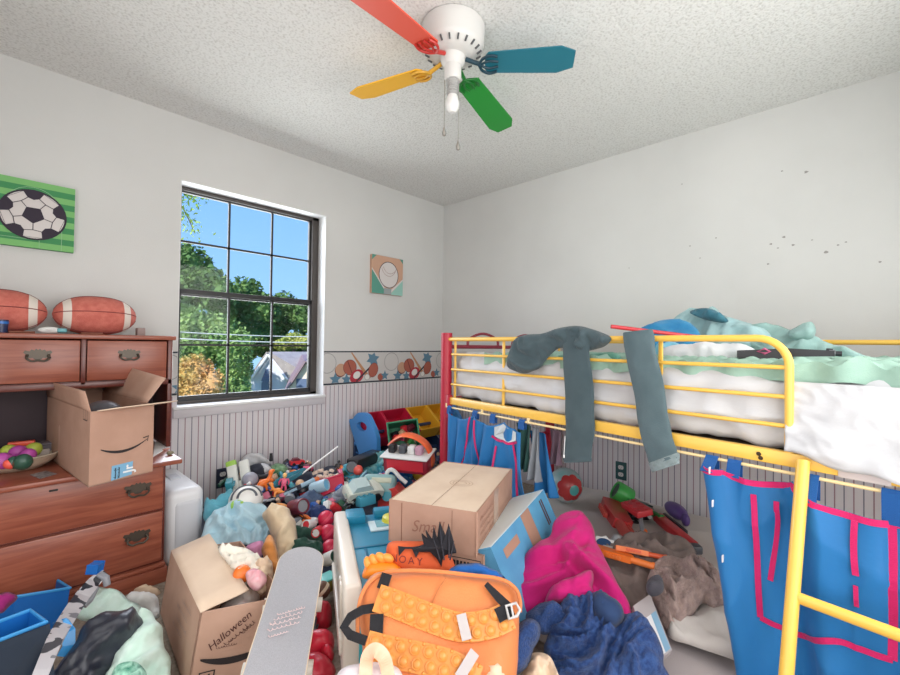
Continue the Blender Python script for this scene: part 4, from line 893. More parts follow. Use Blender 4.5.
def ballt(p, r, c, label, name='ball', cat='ball', band_=None, group=None):
    if band_ is None:
        mb = MB(); mb.ball(p, r, u=24, w=14); return tag(mb.build(name, C_(c)), label, cat, group)
    t = thing(name, V(p) - V((0, 0, r)), label, cat, group); mb = MB(); mb.ball(p, r, u=24, w=14); mb.build('shell', C_(c), t)
    mb = MB(); R = eul(40, 20, 30); mb.lathe([(r * 1.006 * math.cos(a), r * 1.006 * math.sin(a)) for a in (-.2, -.07, .07, .2)], p, R, 28); mb.build('band', C_(band_), t); return t
def block(p, R, size, c, label, studs=(3, 2), name='toy_brick', cat='toy brick', group=None):
    mb = MB(); X = XF(p, R); mb.box((0, 0, size[2] / 2), size, bev=min(size) * .08)
    for i in range(studs[0]):
        for j in range(studs[1]): mb.cyl(((i + .5) / studs[0] * size[0] - size[0] / 2, (j + .5) / studs[1] * size[1] - size[1] / 2, size[2]), ((i + .5) / studs[0] * size[0] - size[0] / 2, (j + .5) / studs[1] * size[1] - size[1] / 2, size[2] * 1.12), min(size[0] / studs[0], size[1] / studs[1]) * .3, 10)
    return tag(mb.build(name, C_(c), xf=X), label, cat, group)
def can(p, R, r, h, c1, c2, label, name='toy_canister', cat='toy'):
    t = thing(name, p, label, cat); X = XF(p, R)
    mb = MB(); mb.lathe([(0, 0), (r * .92, 0), (r, .06 * h), (r, .9 * h), (r * .94, h), (r * .8, h), (r * .76, .93 * h), (0, .93 * h)], n=28); mb.build('tube', C_(c1), t, xf=X)
    mb = MB(); mb.lathe([(0, .945 * h), (r * .5, .945 * h), (r * .74, .935 * h)], n=24); mb.lathe([(0, .96 * h), (r * .22, .955 * h)], n=16); mb.build('end_disc', C_(c2), t, xf=X); return t
def ringt(p, R, r, w, c, label, name='toy_ring', cat='toy ring'):
    mb = MB(); mb.tube([(r * math.cos(a), r * math.sin(a), 0) for a in np.linspace(0, 2 * PI, 33)[:-1]], w, 10, closed=True); return tag(mb.build(name, C_(c), xf=XF(p, R)), label, cat)
def track(p, R, L, w, c, label, curve=0.0, name='toy_track', cat='toy track'):
    mb = MB(); n = 14; vs = []; prof = [(-.5, 0), (.5, 0), (.5, .35), (.42, .35), (.42, .1), (-.42, .1), (-.42, .35), (-.5, .35)]
    for i in range(n + 1):
        u = i / n - .5; a = curve * u
        for (q, z) in prof: vs.append((u * L * math.cos(a) + q * w * math.sin(a) * 0, q * w, z * w * .6 + curve * L * u * u * .6))
    fs = [[i * 8 + j, i * 8 + (j + 1) % 8, (i + 1) * 8 + (j + 1) % 8, (i + 1) * 8 + j] for i in range(n) for j in range(8)] + [list(range(8))[::-1], [n * 8 + j for j in range(8)]]
    mb.add(vs, fs); return tag(mb.build(name, C_(c), xf=XF(p, R)), label, cat)
def face(p): a = V(p) - CAM; return math.atan2(a.y, a.x)      # heading from the camera to the point
def ry(p, deg=0): return rotz(face(p) - PI / 2 + math.radians(deg))      # frame: x right in view, y away, z up
# ================================================================ heap under the window
K_heap = cloth('heap_dark_blue', (58, 66, 88), (76, 82, 98))
def heap(name, x0, x1, y0, y1, top, m, label, seed=3, cat='clothes'):
    nx, ny = 60, 60; mb = MB(); vs = []
    for i in range(nx + 1):
        for j in range(ny + 1):
            u, v = i / nx, j / ny; x = x0 + (x1 - x0) * u; y = y0 + (y1 - y0) * v; e = min(1, min(u, 1 - u) * 6) ** .5 * min(1, min(1 - v, v + .08) * 6) ** .5
            vs.append((x, y, max(.002, e * (top(x, y) + .018 * noise.noise(V((x * 9, y * 9, seed))) + .01 * ridge((x * 12, y * 12), seed)))))
    fs = [[i * (ny + 1) + j, (i + 1) * (ny + 1) + j, (i + 1) * (ny + 1) + j + 1, i * (ny + 1) + j + 1] for i in range(nx) for j in range(ny)]
    n0 = len(vs); vs += [(x, y, .0005) for x, y, z in vs]; fs += [[n0 + a for a in f[::-1]] for f in fs]
    rim = [(i * (ny + 1)) for i in range(nx + 1)] + [nx * (ny + 1) + j for j in range(1, ny + 1)] + [i * (ny + 1) + ny for i in range(nx - 1, -1, -1)] + [j for j in range(ny - 1, 0, -1)]
    fs += [[rim[k], n0 + rim[k], n0 + rim[(k + 1) % len(rim)], rim[(k + 1) % len(rim)]] for k in range(len(rim))]
    mb.add(vs, fs, 0, True); return tag(mb.build(name, m, auto=0), label, cat)
heap('clothes_heap', .62, 2.215, .03, 1.12, lambda x, y: .004 if (x < 1.075 and y < .42) else pile_z(y) - .055 - .13 * max(0, (.9 - x)) - .19 * min(1, max(0, (x - 1.80) / .15)) * max(0, 1 - y / .5) - .13 * min(1, max(0, (1.72 - x) / .25)) * max(0, 1 - y / .36), K_heap, 'dark blue heap of clothes under the toys below the window')
# --- cloths
K_sky = cloth('shirt_light_blue', (172, 206, 220), (186, 216, 228)); K_teal = cloth('cloth_teal', (92, 164, 184), (110, 178, 196)); K_cream = cloth('plush_cream', (226, 206, 176), (214, 190, 158)); K_or = cloth('cloth_orange', (214, 140, 74), (224, 152, 88)); K_dg = cloth('cloth_dark_green', (40, 72, 62), (52, 84, 74)); K_jean = cloth('cloth_denim', (74, 92, 120), (88, 104, 132)); K_navy = cloth('cloth_navy', (40, 54, 98), (48, 66, 112))
def dT(px, py): return (T(px, py) - CAM).dot(FW)
tag(puff('pillowcase', [(203, 512), (206, 500), (214, 503), (222, 494), (232, 491), (236, 500), (232, 512), (222, 522), (208, 526)], (218, 508, dT(218, 508)), 35, .03, K_teal, wr=.02, ws=14, edge=.03), 'crumpled teal cloth by the wall beside the navy outlet', 'cloth')
tag(puff('shirt', [(201, 546), (203, 528), (210, 516), (222, 507), (240, 501), (258, 502), (268, 509), (274, 522), (275, 538), (266, 547), (240, 546), (222, 551), (208, 553)], (238, 526, dT(238, 526)), 42, .03, K_sky, wr=.036, ws=9, edge=.07, fdir=70, warp=.9, res=.009), 'light blue shirt crumpled on the heap beside the air purifier', 'shirt')
tag(puff('plush_blanket', [(262, 516), (274, 505), (287, 507), (294, 520), (297, 540), (292, 556), (283, 566), (276, 560), (276, 545), (270, 530)], (282, 536, dT(282, 536) - .06), 48, .05, K_cream, wr=.02, ws=12, edge=.04, fdir=80), 'cream fuzzy blanket hanging beside the blue shirt', 'blanket')
tag(puff('orange_cloth', [(262, 547), (270, 535), (278, 548), (279, 562), (284, 568), (276, 574), (266, 566), (262, 556)], (272, 556, dT(272, 556) - .1), 50, .03, K_or, wr=.015, ws=14, edge=.03), 'orange cloth under the cream fuzzy blanket', 'cloth')
tag(puff('orange_sock', [(270, 506), (280, 503), (288, 506), (285, 511), (274, 511)], (279, 507, dT(279, 507) - .08), 40, .02, K_or, edge=.02), 'small orange cloth on top of the cream blanket', 'cloth')
tag(puff('green_trousers', [(290, 529), (300, 526), (318, 529), (323, 537), (322, 545), (310, 541), (294, 541)], (306, 535, dT(306, 535)), 40, .035, K_dg, wr=.015, ws=14, edge=.03, fdir=10), 'dark green trousers, upper fold, behind the skateboard tip', 'clothes')
tag(puff('green_sweater', [(291, 543), (305, 540), (322, 543), (322, 553), (312, 558), (296, 556), (289, 552)], (306, 549, dT(306, 549) - .03), 40, .04, K_dg, wr=.018, ws=14, edge=.03, fdir=15), 'dark green sweater in front of the green trousers', 'clothes')
tag(puff('jeans', [(292, 508), (298, 496), (312, 490), (322, 496), (320, 506), (310, 512), (298, 514)], (306, 502, dT(306, 502)), 40, .03, K_jean, wr=.015, ws=14, edge=.03, fdir=30), 'grey-blue jeans crumpled behind the maroon canister', 'clothes')
tag(puff('navy_shirt', [(305, 514), (314, 505), (328, 507), (332, 514), (322, 521), (310, 522)], (318, 514, dT(318, 514)), 40, .03, K_navy, wr=.015, ws=14, edge=.03), 'navy blue shirt in front of the red bin lid', 'clothes')
M_bagc = mat('bag_grey_plastic', (150, 156, 170), .3, (120, 128, 146), 16, .2, 60)
tag(puff('plastic_bag', [(318, 492), (326, 497), (344, 487), (350, 492), (350, 502), (342, 508), (330, 508), (320, 503)], (335, 498, dT(335, 498)), 48, .04, M_bagc, wr=.025, ws=18, edge=.03), 'grey plastic bag below the red bin lid', 'bag')
# --- toys near the wall
p = T(239, 476, .03); t = thing('toy_wing_pack', p, 'white and green toy wing pack leaning on the wall by the outlet', 'toy'); R = ry(p, -12) @ eul(-28, -16, 0); X = XF(p, R)
mb = MB()
for x in (-.032, .036): mb.box((x, 0, 0), (.055, .03, .165), bev=.01)
mb.box((0, .008, -.05), (.1, .02, .05), bev=.008); mb.build('panel', C_((222, 224, 218)), t, xf=X)
mb = MB(); mb.box((-.032, -.002, .083), (.058, .032, .035), bev=.01); mb.box((.036, -.002, -.085), (.05, .032, .02), bev=.006); mb.build('tip', C_('lime'), t, xf=X)
p = T(246, 500, .05); t = thing('toy_helmet', p, 'white toy helmet with grey arcs and green base on the heap', 'toy helmet'); R = ry(p, 15) @ eul(-35, 0, -10); X = XF(p, R)
mb = MB(); mb.ball((0, 0, 0), (.085, .075, .075)); mb.build('shell', C_((226, 224, 220)), t, xf=X)
mb = MB()
for r, m_ in ((.072, 0), (.045, 0)): mb.tube([(r * math.cos(a), -.075 * math.sqrt(max(.02, 1 - (r / .085) ** 2)) - .002, r * math.sin(a) - .01) for a in np.linspace(.1, PI - .1, 16)], .006, 8)
mb.build('arc', C_('dgrey'), t, xf=X)
mb = MB(); mb.ball((-.045, -.045, -.035), (.04, .035, .028)); mb.build('base', C_('lime'), t, xf=X)
K_grey = cloth('plush_grey_white', (206, 206, 208), (186, 188, 194)); K_blkc = cloth('cloth_black', (40, 42, 52), (52, 54, 66))
tag(puff('grey_hood', [(239, 470), (241, 459), (250, 453), (261, 454), (268, 461), (270, 467), (258, 466), (250, 472), (243, 474)], (254, 464, dT(254, 464) + .02), 60, .05, K_grey, wr=.012, ws=12, edge=.04), 'pale grey plush hood on top of the heap by the wall', 'hood')
tag(puff('black_glove', [(250, 466), (260, 463), (266, 470), (264, 478), (255, 478), (250, 472)], (258, 471, dT(258, 471) - .04), 60, .03, K_blkc, edge=.02, wr=.008), 'black glove hanging under the pale grey hood', 'glove')
tag(puff('triangle_cap', [(258, 464), (266, 464), (272, 469), (263, 475), (260, 471)], (265, 469, dT(265, 469) - .06), 55, .015, K_grey, edge=.02, wr=.004), 'small grey pointed cap right of the black glove', 'cap')
for px, py, r, c, lab in ((244, 470, .038, 'grey', 'grey toy ball under the pale hood'), (250, 480, .045, (152, 152, 164), 'lavender-grey toy ball below the black glove')): ballt(T(px, py, r * .6), r, c, lab, 'toy_ball')
K_camo = cloth('plush_camo_green', (58, 92, 62), (128, 162, 124), scale=40)
tag(puff('camo_plush', [(268, 476), (270, 467), (278, 463), (287, 467), (288, 475), (280, 481), (272, 481)], (278, 472, dT(278, 472)), 60, .04, K_camo, edge=.03, wr=.01), 'green speckled plush behind the orange toy animal', 'plush toy')
p = T(271, 461, .0); mb = MB(); mb.tube([p, p + V((0, .0, .05))], [.012, .009], 10); tag(mb.build('black_peg', C_('black')), 'upright black toy peg against the wall boards', 'toy')
p = T(267, 489, .02); dino(p, ry(p, 20) @ eul(0, -15, 0), .13, 'orange', 'bright orange toy animal beside the white helmet')
p = T(275, 497, .02); dino(p, ry(p, 150) @ eul(20, 0, 0), .10, (240, 146, 66), 'smaller orange toy animal lying below the larger one', name='toy_dinosaur')
p = T(283, 493, .0); figure(p, ry(p) @ eul(-15, 5, 0), .115, 'pink', (236, 188, 120), 'pink', 'tiny pink toy figure with yellow head beside the orange animals')
p = T(266, 479, .0); figure(p, ry(p) @ eul(-60, 40, 20), .10, (190, 160, 176), 'tan', (160, 150, 170), 'mauve toy figure lying under the grey cap')
p = T(255, 492, .02); block(p, ry(p, 30) @ eul(-20, 10, 0), (.07, .05, .03), (206, 204, 206), 'pale grey toy brick beside the white helmet')
p = T(262, 502, .02); blaster(p, ry(p, 10) @ eul(-80, 0, 0), .13, 'dgrey', 'grey', 'black', 'small grey toy blaster at the foot of the helmet')
# teal folded umbrella, stick
p = T(292, 476, .02); t = thing('folded_umbrella', p, 'folded teal umbrella lying on the toys under the window', 'umbrella'); a = T(272, 486, .02); b_ = T(308, 468, .04)
mb = MB(); ax = (b_ - a); n_ = 16; k = 14; Rm = orient(ax)
rs = [.012, .03, .038, .034, .028, .022, .014]
vs = []; fs = []
for i, r in enumerate(rs):
    for j in range(n_ * 2): aa = PI * j / n_; rr = r * (1 if j % 2 else .72); vs.append(a + ax * (i / (len(rs) - 1)) + Rm @ V((rr * math.cos(aa), rr * math.sin(aa) * .7, 0)))
for i in range(len(rs) - 1):
    for j in range(n_ * 2): fs.append([i * 2 * n_ + j, i * 2 * n_ + (j + 1) % (2 * n_), (i + 1) * 2 * n_ + (j + 1) % (2 * n_), (i + 1) * 2 * n_ + j])
mb.add(vs, fs); mb.build('canopy', cloth('umbrella_teal', (58, 128, 148), (70, 142, 160)), t)
mb = MB(); mb.cyl(a - ax * .12, a + ax * .02, .008, 8); mb.build('handle', C_('black'), t)
a = T(307, 470, .05); b_ = onplane(338, 446.5, a, V((.2, 1, 0))); mb = MB(); mb.tube([a + (a - b_) * .15, b_], .0055, 8); tag(mb.build('white_stick', C_('white')), 'thin white stick poking up against the striped wall', 'stick')
p = T(292, 490, .02); blaster(p, ry(p, 30) @ eul(70, -10, 0), .27, (44, 46, 56), (150, 178, 196), 'black', 'black toy blaster with pale blue barrel under the teal umbrella')
for px, py, c, nm, lab in ((297, 465, 'red', 0, 'red toy car with black top against the wall boards'), (308, 472, 'pink', 1, 'raspberry toy car below the white stick')):
    p = T(px, py, .01); car(p, ry(p, 20 + 50 * nm) @ eul(0, 20 * nm, 0), .09, c, 'maroon', lab)
rng = random.Random(11)
for k, (px, py) in enumerate([(316, 474), (321, 472), (326, 474), (331, 472), (319, 478), (325, 478), (331, 477), (337, 477)]):
    p = T(px, py, .008); block(p, ry(p, rng.uniform(0, 360)) @ eul(rng.uniform(-30, 30), rng.uniform(-30, 30), 0), (.034, .024, .018), (226, 206, 190), 'cream toy brick in the small pile behind the red bin lid', (2, 1), group='cream toy bricks behind the red lid')
p = T(337, 473, .0); figure(p, ry(p) @ eul(-20, 10, 0), .085, 'black', 'black', 'black', 'black toy figure standing behind the red bin lid')
p = T(287, 468, .01); figure(p, ry(p) @ eul(-70, 60, 0), .09, 'navy', 'white', 'navy', 'navy toy figure with white head lying by the green plush')
p = T(300, 484, .03); ballt(p, .026, 'tan', 'tan toy ball in front of the teal umbrella', 'toy_ball')
p = T(312, 489, .03); can(p, ry(p, 60) @ eul(70, 0, 0), .035, .10, (160, 190, 206), 'sky', 'pale blue toy canister left of the red bin lid')
# red bin lid standing on edge
q = [onplane(x, y, T(331, 485, .03), V((.45, .7, .55))) for x, y in ((321, 496.5), (344, 486), (343, 474), (319, 481))]
n_ = (q[1] - q[0]).cross(q[3] - q[0]).normalized(); n_ = n_ if n_.dot(CAM - q[0]) > 0 else -n_
t = thing('bin_lid', (q[0] + q[1]) / 2, 'raspberry red toy bin standing tilted in the heap', 'bin')
mb = MB(); mb.hexa([q[0], q[1], q[2], q[3]] + [a - n_ * .10 for a in q]); mb.build('bin_wall', C_((196, 30, 66)), t)
mb = MB(); mb.tube([a + n_ * .003 for a in q], .006, 8, closed=True); mb.build('rim', C_((206, 44, 80)), t)
# maroon canister
p = T(292, 508, .035); q = P(300, 506.5, (p - CAM).dot(FW) - .04); can(p, orient(q - p), .040, .105, 'maroon', 'grey', 'maroon canister with grey end lying in front of the jeans')
p = T(298, 520, .02); blaster(p, ry(p, -20) @ eul(-70, 10, -25), .16, (64, 40, 40), 'orange', 'black', 'orange and black toy blaster behind the green trousers')
p = T(313, 524, .02); can(p, orient(V((.5, .3, .2))), .024, .075, 'white', 'red', 'white toy canister with red end beside the red balls'); p = T(320, 530, .02); can(p, orient(V((.5, .4, .1))), .024, .06, 'red', 'white', 'red toy canister touching the white canister')
for px, py, r, lab in ((326, 519, .043, 'red ball, topmost of the three beside the toy kitchen'), (328, 533, .042, 'red ball, middle one of the three beside the toy kitchen'), (330, 548, .04, 'red ball, lowest of the three beside the toy kitchen')): ballt(T(px, py, .02), r, (206, 34, 72), lab, 'red_ball', band_=(226, 70, 100))
p = T(326, 560, .02); can(p, ry(p, 40) @ eul(60, 0, 0), .03, .07, 'white', 'dgreen', 'white toy canister with green end under the red balls'); 
for px, py, c, lab, w_ in ((296, 566, (98, 200, 196), 'turquoise toy box corner beside the orange cloth', .09), (327, 582, (104, 200, 196), 'turquoise toy box right of the skateboard tip', .07)):
    p = onZ(px, py + 6, .05 if px > 310 else .07); t = thing('toy_box', p, lab, 'box'); X = XF(p, ry(p, 35))
    mb = MB(); mb.box((0, 0, .02), (w_, w_ * .9, .05), bev=.004); mb.build('body', C_((172, 160, 84)), t, xf=X)
    mb = MB(); mb.box((0, 0, .047), (w_ + .004, w_ * .9 + .004, .008), bev=.002); mb.build('lid', C_(c), t, xf=X)
# --- under the skateboard / beside the kitchen: red soft shapes
K_red = mat('red_vinyl', (214, 34, 62), .4, coat=.2); K_redd = mat('red_vinyl_dark', (186, 26, 52), .4, coat=.2)
for i, (pts, c, h, lab) in enumerate([
    ([(313, 612), (317, 602), (328, 601), (332, 612), (331, 628), (322, 632), (314, 628)], (323, 616, 1.70), .05, 'upright red padded toy beside the toy kitchen'),
    ([(306, 648), (310, 632), (322, 628), (333, 634), (334, 648), (324, 656), (310, 656)], (321, 642, 1.55), .05, 'red padded toy, middle one between skateboard and kitchen'),
    ([(303, 668), (306, 655), (318, 652), (332, 662), (336, 678), (322, 690), (306, 688)], (320, 670, 1.44), .05, 'large red padded toy at the bottom edge beside the skateboard'),
    ([(322, 646), (330, 644), (334, 655), (330, 664), (323, 658)], (328, 654, 1.50), .03, 'small red padded toy wedged against the kitchen side')]):
    tag(puff('red_pad', pts, c, 40, h, K_red if i % 2 else K_redd, seed=20 + i, wr=.012, ws=10, edge=.04, back=.8), lab, 'padded toy')
ballt(P(322, 590, 1.78), .034, 'brown', 'brown and cream toy ball beside the kitchen side board', 'toy_ball', band_='cream')
p = onZ(312, 632, .03); figure(p, ry(p) @ eul(-80, 30, 0), .1, 'dgrey', 'white', 'dgrey', 'grey toy figure with white head beside the skateboard edge')

# ================================================================ toy organizer against the wall
M_org = plas('organizer_blue', (66, 138, 206), .4); M_orgd = plas('organizer_navy', (40, 66, 110), .5); M_br = plas('bin_red', (196, 32, 66), .4); M_by = plas('bin_yellow', (240, 184, 52), .4); M_bg = plas('bin_green', (24, 112, 78), .45); M_cut = mat('handle_hole_red', (176, 30, 70), .5)
OX, OZT = 1.045, .572
t = thing('toy_organizer', (.6, .2, 0), 'blue toy organizer with slanted red and yellow bins against the wall', 'toy organizer')
def pane(name, x, m):
    pts = [(.035, 0), (.375, 0), (.375, .36), (.36, .44), (.30, .52), (.24, OZT), (.14, OZT), (.07, .52), (.035, .45)]; pts = crom(pts[1:], 5)
    pts = [(.035, 0), (.375, 0)] + [(y, z) for y, z in pts if z > .05]
    mb = MB(); outer = pts; n = len(outer)
    hole = circ(.185, .475, .065, .033, 24)
    # plate with an oval hole: bridge the two loops
    mb2 = bmesh.new(); f_in = []
    for xx in (x, x - .035):
        ov = [mb2.verts.new((xx, y, z)) for y, z in outer]; hv = [mb2.verts.new((xx, y, z)) for y, z in hole]
        es = [mb2.edges.new((ov[i], ov[(i + 1) % n])) for i in range(n)] + [mb2.edges.new((hv[i], hv[(i + 1) % 24])) for i in range(24)]
        bmesh.ops.triangle_fill(mb2, edges=es, use_beauty=True); f_in.append((ov, hv))
    for k, cnt in ((0, n), (1, 24)):
        a, c = f_in[0][k], f_in[1][k]
        for i in range(cnt): mb2.faces.new((a[i], a[(i + 1) % cnt], c[(i + 1) % cnt], c[i]))
    bmesh.ops.recalc_face_normals(mb2, faces=mb2.faces); mb.bm(mb2, None, 0, False)
    return mb.build(name, m, t)
pp = pane('end_panel', OX, M_org); pane('end_panel', .13, M_org)
mb = MB(); mb.tube([V((OX + .001, .12 + .12 * u, .27 - .02 * u)) for u in np.linspace(0, 1, 8)], .004, 6)
for y, z in ((.10, .33), (.26, .26)): mb.ball((OX, y, z), (.006, .014, .016))
mb.build('screw_cap', plas('organizer_cap', (48, 112, 178)), pp)
mb = MB(); mb.box((.585, .06, .27), (.88, .02, .5), bev=.004)
for y, z in ((.30, .03), (.30, .24), (.22, .42)): mb.tube([(.13, y, z), (1.02, y, z)], .014, 10)
mb.build('rail_frame', M_orgd, t)
def bin_(x0, x1, yb, zb, m, lab, tilt=38, w=.30, hgt=.13, name='storage_bin', loose=None):
    """open tray, opening faces up and towards the room"""
    R = loose if loose is not None else Matrix.Rotation(math.radians(-tilt), 3, 'X'); o = V(((x0 + x1) / 2, yb, zb)); L = x1 - x0; th = .005
    mb = MB(); W2 = w / 2; X = XF(o, R)
    for lo, hi in (((-L / 2, -W2, 0), (L / 2, W2, th)), ((-L / 2, -W2, 0), (L / 2, -W2 + th, hgt)), ((-L / 2, W2 - th, 0), (L / 2, W2, hgt)), ((-L / 2, -W2, 0), (-L / 2 + th, W2, hgt)), ((L / 2 - th, -W2, 0), (L / 2, W2, hgt))):
        lo, hi = V(lo), V(hi); mb.box((lo + hi) / 2, hi - lo)
    mb.tube([(-L / 2, -W2, hgt), (L / 2, -W2, hgt), (L / 2, W2, hgt), (-L / 2, W2, hgt)], .007, 8, closed=True)
    mb.v = [X @ p for p in mb.v]; return mb, o
for i, (x0, x1, m, cn) in enumerate(((.86, 1.0, M_br, 'red'), (.60, .845, M_br, 'red'), (.36, .585, M_by, 'yellow'), (.15, .345, M_by, 'yellow'))):
    mb, o = bin_(x0, x1, .19, .40, m, '', 38, .25, .11)
    tag(mb.build('storage_bin', m), ['narrow red bin beside the blue end panel', 'wide red bin in the middle of the organizer', 'yellow bin next to the red one', 'yellow bin at the far end behind the bed post'][i], 'bin', 'bins on the organizer')
for i, (x0, x1) in enumerate(((.60, .845), (.36, .585))):
    mb, o = bin_(x0, x1, .26, .20, M_orgd, '', 30, .25, .12)
    tag(mb.build('storage_bin', M_orgd), ['navy bin in the lower row behind the green bin', 'navy bin in the lower row beside the bed post'][i], 'bin')
# loose green bin tipped towards us
gc = P(404, 436, 2.98); gn = (CAM - gc).normalized(); gn = (gn + V((0, 0, .25))).normalized()
t = thing('storage_bin', gc, 'dark green bin tipped forward with toys inside, by the organizer', 'bin'); up_ = (V((0, 0, 1)) - gn * gn.z).normalized(); sx_ = up_.cross(gn); rr = Matrix((sx_, up_, gn)).transposed() @ Matrix.Rotation(math.radians(8), 3, 'Z')
mb = MB(); W_, H_ = .105, .105
for lo, hi in (((-W_, -H_, -.14), (W_, H_, -.134)), ((-W_, -H_, -.14), (-W_ + .006, H_, 0)), ((W_ - .006, -H_, -.14), (W_, H_, 0)), ((-W_, -H_, -.14), (W_, -H_ + .006, 0)), ((-W_, H_ - .006, -.14), (W_, H_, 0))):
    lo, hi = V(lo), V(hi); mb.box((lo + hi) / 2, hi - lo)
mb.build('bin_wall', M_bg, t, xf=XF(gc, rr))
mb = MB(); mb.tube([(-W_, -H_, 0), (W_, -H_, 0), (W_, H_, 0), (-W_, H_, 0)], .009, 8, closed=True); mb.build('rim', plas('bin_rim_green', (60, 140, 104)), t, xf=XF(gc, rr))
rng = random.Random(5); names = ['red', 'maroon', 'tan', 'black', 'pink', 'grey', 'red', 'brown', 'cream', 'maroon', 'green', 'red', 'tan', 'black']
places = ['topmost', 'upper left', 'upper right', 'upper middle', 'middle left', 'centre', 'middle right', 'lower left', 'lower middle', 'lower right', 'bottom left', 'bottom middle', 'bottom right', 'front']
for k in range(14):
    c = gc + rr @ V((rng.uniform(-.06, .06) if k else 0, .07 - .012 * k, rng.uniform(-.11, -.07))); block(c, eul(rng.uniform(0, 360), rng.uniform(0, 360), 0), (.055, .04, .035), names[k], names[k] + ' toy piece inside the green bin, ' + places[k], (2, 1), 'toy_piece', 'toy', 'toy pieces in the green bin')
# ================================================================ toys in front of the organizer
p = T(364, 459, .03); t = thing('roller_case', p, 'long black toy case with a wheel in front of the blue organizer end', 'toy'); a, b_ = T(352, 467, .05), T(377, 453, .05); ax = b_ - a; R = orient(_z, ax); c = (a + b_) / 2
mb = MB(); mb.box(c, (ax.length, .10, .075), R, .015); mb.build('case_body', C_('black'), t)
mb = MB(); q = a + (CAM - a).normalized() * .05; mb.lathe([(0, -.012), (.032, -.012), (.036, 0), (.032, .012), (0, .012)], q, orient(CAM - q), 20); mb.build('wheel', C_('dgrey'), t)
K_tq = cloth('swim_teal_pattern', (48, 132, 168), (112, 196, 206), scale=26); K_bl = cloth('cloth_blue', (36, 104, 170), (50, 122, 186)); K_tq2 = cloth('cloth_turquoise', (70, 166, 186), (160, 214, 216), scale=30)
for nm, pts, c, h, m, lab in [
    ('teal_bag', [(341, 470), (344, 465), (352, 464), (362, 472), (366, 480), (358, 484), (345, 482)], (353, 474), .04, K_tq, 'teal patterned cloth at the foot of the blue organizer end'),
    ('swim_trunks', [(361, 470), (366, 460), (378, 454), (392, 454), (399, 460), (394, 470), (384, 478), (372, 480), (363, 478)], (380, 466), .05, K_tq2, 'turquoise swim trunks crumpled below the green bin'),
    ('blue_shirt', [(376, 478), (386, 470), (400, 464), (410, 468), (413, 478), (410, 488), (396, 486), (382, 484)], (396, 476), .05, K_bl, 'blue shirt bundle left of the yellow ball'),
    ('rolled_towel', [(382, 472), (390, 464), (402, 464), (411, 472), (411, 480), (403, 474), (392, 473)], (397, 470), .035, K_tq2, 'turquoise rolled towel on top of the blue shirt bundle')]:
    o = puff(nm, pts, (*c, dT(*c) - (.08 if nm == 'rolled_towel' else 0)), 45, h, m, wr=.03, ws=15, edge=.03); tag(o, lab, 'cloth')
ballt(T(358, 470, .06), .032, 'coral', 'coral ball beside the black toy case', 'toy_ball')
p = T(420, 472, .05); t = thing('toy_duck', p, 'yellow toy ball figure with a dark opening beside the cardboard box', 'toy'); mb = MB(); mb.ball(p, .058); mb.build('body', C_('yellow'), t); mb = MB(); q = p + (CAM - p).normalized() * .05 + RT * .03; mb.ball(q, .024); mb.build('dark_opening', C_('brown'), t)
p = T(362, 497, .04); t = car(p, ry(p, 25) @ eul(25, 0, 0), .22, (214, 218, 206), (186, 206, 206), 'chunky pale grey-green toy car behind the toy kitchen')
p = T(379, 494, .03); t = thing('toy_camper', p, 'grey-teal toy camper van leaning behind the toy kitchen', 'toy car'); R = ry(p, -10) @ eul(-18, 0, -4); X = XF(p, R)
mb = MB(); mb.box((0, 0, .05), (.20, .1, .13), bev=.03, seg=4); mb.build('body', C_((142, 178, 178)), t, xf=X)
mb = MB(); mb.box((.02, -.051, .08), (.12, .006, .03), bev=.003); mb.build('stripe', C_((206, 208, 186)), t, xf=X)
for sx in (-.06, .06): mb = MB(); mb.tube([(sx, -.055, -.01), (sx, .0, -.01)], .028, 16); mb.build('wheel', C_('teal'), t, xf=X)
p = T(352, 499, .05); track(p, ry(p, 55) @ eul(35, 0, 0), .14, .07, (206, 222, 214), 'pale mint toy track piece left of the grey-green toy car', 1.2)
p = T(363, 486, .07); block(p, ry(p, 15) @ eul(-25, 10, 0), (.16, .07, .035), (78, 168, 194), 'light blue toy slab on top of the pale toy car', (5, 2))
p = T(366, 505, .05); block(p, ry(p, 30) @ eul(-10, 0, 0), (.10, .06, .05), (70, 160, 186), 'light blue toy block at the rear edge of the toy kitchen', (3, 2))
p = T(350, 488, .03); figure(p, ry(p) @ eul(-70, -40, 0), .12, 'dgreen', 'dgrey', 'black', 'dark green toy figure lying left of the pale toy car')
p = T(345, 508, .04); figure(p, ry(p) @ eul(-60, 60, 0), .1, 'black', 'black', 'dgrey', 'black toy figure lying at the corner of the toy kitchen')
# red toy with a white carrying handle between kitchen and cardboard box
p = T(392, 497, .02); t = thing('toy_toolbox', p, 'red toy box with a white arched handle beside the large cardboard box', 'toy box'); R = ry(p, -15); X = XF(p, R)
mb = MB(); mb.prism([(-.07, -.1), (.07, -.1), (.07, .035), (.03, .075), (-.05, .06), (-.07, .03)], (0, .06, 0), (1, 0, 0), (0, 0, 1), (0, -.12, 0)); mb.build('body', C_((226, 70, 66)), t, xf=X)
mb = MB(); mb.tube(cr3([(-.03, 0, .05), (-.035, 0, .14), (0, 0, .165), (.05, 0, .12), (.09, 0, .09)]), .013, 8); mb.build('handle', C_('white'), t, xf=X)
